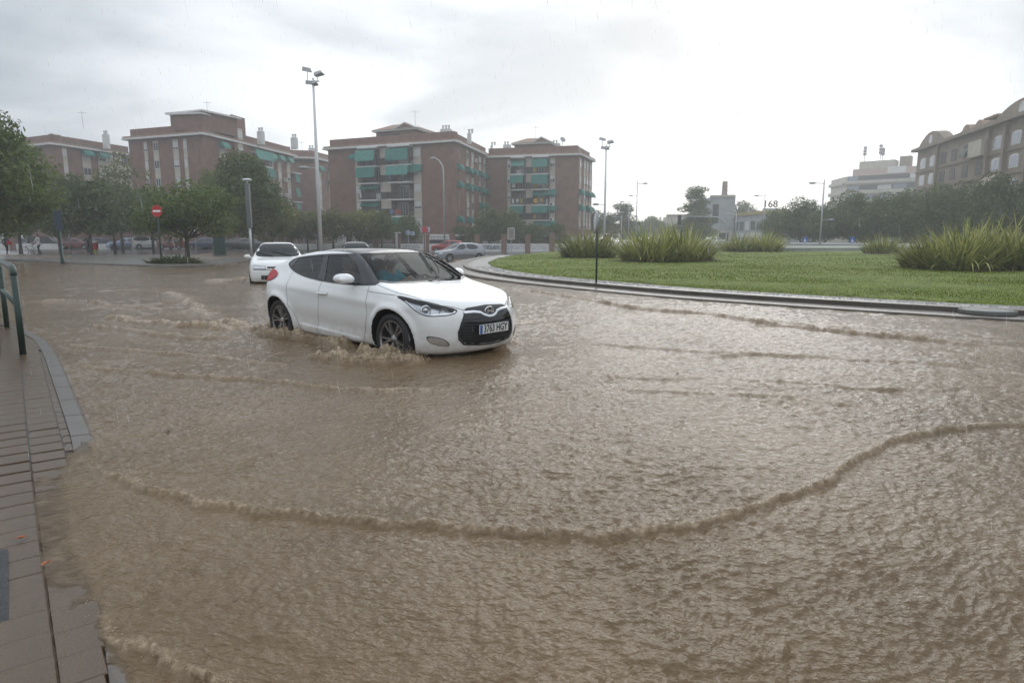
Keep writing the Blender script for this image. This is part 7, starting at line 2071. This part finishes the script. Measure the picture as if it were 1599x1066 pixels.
# driver of the coupe (sits in its left seat)
dr = empty('person', HERO_LOC, HERO_YAW, 'driver in a turquoise shirt behind the windscreen of the white coupe', 'person')
figure(dr, dict(pelvis=(-.22, .36, .60), chest=(-.30, .36, .93), head=(-.24, .36, 1.20), face=(1, -.25, 0), r_el=(-.02, .14, .80), r_wr=(.30, .22, .95), l_el=(-.02, .60, .80), l_wr=(.30, .50, .95), r_kn=(.25, .28, .66), l_kn=(.25, .46, .66), r_an=(.62, .28, .38), l_an=(.62, .46, .38)),
    cloth('turquoise_shirt', (.03, .36, .46)), cloth('dark_jeans', (.04, .045, .07)), M_HAIR, .016, .5)
ps = empty('person', HERO_LOC, HERO_YAW, 'passenger in a dark top beside the driver of the white coupe', 'person')
figure(ps, dict(pelvis=(-.22, -.36, .60), chest=(-.30, -.36, .93), head=(-.25, -.36, 1.19), face=(1, .1, 0), r_el=(-.06, -.60, .78), r_wr=(.12, -.46, .72), l_el=(-.06, -.12, .78), l_wr=(.12, -.26, .72), r_kn=(.25, -.44, .66), l_kn=(.25, -.28, .66), r_an=(.60, -.44, .38), l_an=(.60, -.28, .38)),
    cloth('grey_top', (.12, .12, .13)), cloth('dark_jeans', (.04, .045, .07)), M_HAIRL, .016, .9)
# person pushing a bicycle on the left pavement
Yp = 58
def stand(px, Y, label, shirt, trs, hair, yaw, stride=.16, arm='walk', scale=1.0, sleeve=.55):
    x = px3(px, Y); r = empty('person', (x, Y, gz(x, Y) + .09), yaw, label, 'person'); r.scale = (scale,)*3
    J = dict(pelvis=(0, 0, .93), chest=(.03, 0, 1.32), head=(.06, 0, 1.63), face=(1, 0, -.05), r_kn=(stride*.9, -.09, .50), r_an=(stride*.9-.02, -.09, .085), l_kn=(-stride*.1+.03, .09, .50), l_an=(-stride*1.2, .09, .10))
    if arm == 'push': J.update(r_el=(.16, -.24, 1.10), r_wr=(.42, -.22, 1.02), l_el=(.18, .22, 1.10), l_wr=(.44, .20, 1.03))
    else: J.update(r_el=(-.08, -.25, 1.10), r_wr=(.04, -.26, .86), l_el=(.03, .25, 1.10), l_wr=(.20, .25, .88))
    figure(r, J, shirt, trs, hair, .018, sleeve); return r
stand(59, Yp, 'person in a pale shirt and dark trousers walking behind a bicycle', cloth('pale_shirt', (.50, .47, .50)), cloth('black_trousers', (.018, .017, .020)), M_HAIR, math.pi, arm='push', scale=1.02)
stand(8, 58, 'person in dark clothes with a red bag at the far left edge', cloth('charcoal_jacket', (.03, .03, .034)), cloth('black_trousers', (.018, .017, .020)), M_HAIR, -.3, sleeve=.98)
stand(136, 64, 'person in grey clothes standing in front of the parked cars by the red litter bin', cloth('slate_jacket', (.075, .08, .095)), cloth('slate_trousers', (.05, .055, .065)), M_HAIR, -.6, .1, sleeve=.98)
x = px3(13, 57.6); bg_ = empty('shoulder_bag', (x, 57.6, gz(x, 57.6) + .09), 0, 'red shoulder bag carried by the person at the far left edge', 'bag')
s_ = Soft(.04); s_.cap((-.14, 0, .95), (.14, 0, .95), .09, .09); s_.cap((-.13, 0, 1.12), (.13, 0, 1.12), .075, .075); link('bag_body', s_.mesh('bag_body', mat('red_cloth', (.28, .02, .025), rough=.8), .02), bg_)
b = MB(); b.tube([(-.12, 0, 1.15), (-.16, .03, 1.42), (-.24, .08, 1.50)], .015, 5); b.build('bag_strap', M_SHOE, bg_)
# the bicycle
xb = px3(47, Yp) - .0; bk = empty('bicycle', (xb, Yp - .12, gz(xb, Yp) + .09), math.pi, 'dark bicycle with white bag on its handlebar pushed along the left pavement', 'bicycle')
for wx in (-.52, .52):
    w_ = empty('wheel', (wx, 0, .34), 0, parent=bk); b = MB()
    b.tube([(.325*math.cos(a), 0, .325*math.sin(a)) for a in np.linspace(0, 2*math.pi, 25)], .018, 6, False); b.build('tyre', M_RUB, w_, True)
    b = MB()
    for k in range(14): a = k*math.pi/7; b.tube([(0, .02*(-1)**k, 0), (.31*math.cos(a), 0, .31*math.sin(a))], .0025, 3)
    b.tube([(0, -.05, 0), (0, .05, 0)], .025, 8); b.build('spokes', M_CHROME, w_)
b = MB(); hd0, bb, st0, rr_ = (.36, 0, .82), (-.05, 0, .30), (-.20, 0, .84), (-.52, 0, .34)
for a, c in (((.37, 0, .75), bb), ((.36, 0, .80), (-.18, 0, .76)), (bb, st0), (bb, rr_), ((-.18, 0, .74), rr_), (hd0, (.42, 0, .60))): b.tube([a, c], .017, 6)
b.build('frame', mat('bicycle_paint', (.04, .03, .035), rough=.4), bk, True)
b = MB(); b.tube([(.42, 0, .60), (.47, 0, .45), (.52, 0, .34)], .014, 6); b.build('fork', M_CHROME, bk, True)
b = MB(); b.tube([(.30, -.28, .98), (.36, -.12, .96), (.36, .12, .96), (.30, .28, .98)], .013, 6); b.tube([(.36, 0, .82), (.36, 0, .96)], .014, 6); b.build('handlebar', M_CHROME, bk, True)
s_ = Soft(.02); s_.cap((-.33, 0, .90), (-.12, 0, .90), .05, .025); s_.cap((-.34, -.05, .90), (-.34, .05, .90), .03, .03); link('saddle', s_.mesh('saddle', M_RUB, .012), bk)
b = MB(); b.tube([bb, (.08, -.08, .18)], .012, 5); b.tube([bb, (-.18, .08, .42)], .012, 5); b.build('crank', M_CHROME, bk)
hb_ = empty('carrier_bag', (xb - .42, Yp - .12, gz(xb, Yp) + .09 + .72), 0, 'white carrier bag hanging from the bicycle handlebar', 'bag'); s_ = Soft(.03); s_.cap((0, 0, .05), (0, 0, .2), .12, .07); link('bag_body', s_.mesh('bag_body', mat('white_plastic_bag', (.62, .62, .62), rough=.5), .02), hb_)
b = MB(); b.tube([(-.04, 0, .22), (0, 0, .32), (.04, 0, .22)], .008, 4); b.build('bag_handle', M_SWHITE, hb_)
x, y = px3(147, 66), 66
lb_ = empty('litter_bin', (x, y, gz(x, y) + .05), .2, 'red litter bin with pale top and yellow base beside the standing person', 'bin')
b = MB(); b.lathe([(.0, .35), (.26, .35), (.30, 1.0), (.0, 1.0)], 14); b.build('bin_body', M_SRED, lb_); b = MB(); b.lathe([(.31, 1.0), (.31, 1.12), (.2, 1.2), (0, 1.2)], 14); b.build('bin_lid', M_SWHITE, lb_); b = MB(); b.lathe([(0, 0), (.22, 0), (.24, .35), (0, .35)], 12); b.build('bin_base', mat('bin_yellow', (.45, .36, .08), rough=.5), lb_)

# ================================================================ rain and rain haze
rg = random.Random(31); b = MB()
M_RAIN = bpy.data.materials.new('rain_drop'); M_RAIN.use_nodes = True
_t = M_RAIN.node_tree; _t.nodes.clear(); _o = _t.nodes.new('ShaderNodeOutputMaterial'); _a = _t.nodes.new('ShaderNodeBsdfTransparent'); _l = _t.nodes.new('ShaderNodeBsdfTranslucent'); _l.inputs[0].default_value = (.95, .96, .98, 1)
_m = _t.nodes.new('ShaderNodeMixShader'); _m.inputs[0].default_value = .26; _t.links.new(_a.outputs[0], _m.inputs[1]); _t.links.new(_l.outputs[0], _m.inputs[2]); _t.links.new(_m.outputs[0], _o.inputs[0])
for i in range(7500):
    y = 2.5 + 24*rg.random()**1.1; x = rg.uniform(-1, 1)*(y*.95 + 2); z = rg.uniform(-.2, 7.5)
    L = rg.uniform(.04, .13); r = rg.uniform(.0008, .0016)*(1 + y*.03); sl_ = .16 + rg.uniform(-.07, .07); d = Vector((sl_*.8, -.05, -1)).normalized()
    p = Vector((x, y, z)); u = Vector((1, 0, 0)); v = Vector((0, 1, 0))
    b.add([p - d*L*.5, p + d*L*.2 + u*r, p + d*L*.2 - u*r*.5 + v*r*.87, p + d*L*.2 - u*r*.5 - v*r*.87, p + d*L*.5], [(0, 1, 2), (0, 2, 3), (0, 3, 1), (4, 2, 1), (4, 3, 2), (4, 1, 3)])
tag(b.build('rain', M_RAIN, None, True), kind='stuff')
hb = MB(); hb.bbox(-450, 450, -135, 450, -3.2, 40)
M_HAZE = bpy.data.materials.new('rain_haze'); M_HAZE.use_nodes = True; t = M_HAZE.node_tree; t.nodes.clear()
o = t.nodes.new('ShaderNodeOutputMaterial'); v = t.nodes.new('ShaderNodeVolumePrincipled')
v.inputs['Color'].default_value = (.93, .95, .97, 1); v.inputs['Density'].default_value = HAZE_D; v.inputs['Anisotropy'].default_value = .55
t.links.new(v.outputs[0], o.inputs['Volume'])
hz_o = tag(hb.build('haze', M_HAZE), kind='stuff'); hz_o.display_type = 'WIRE'
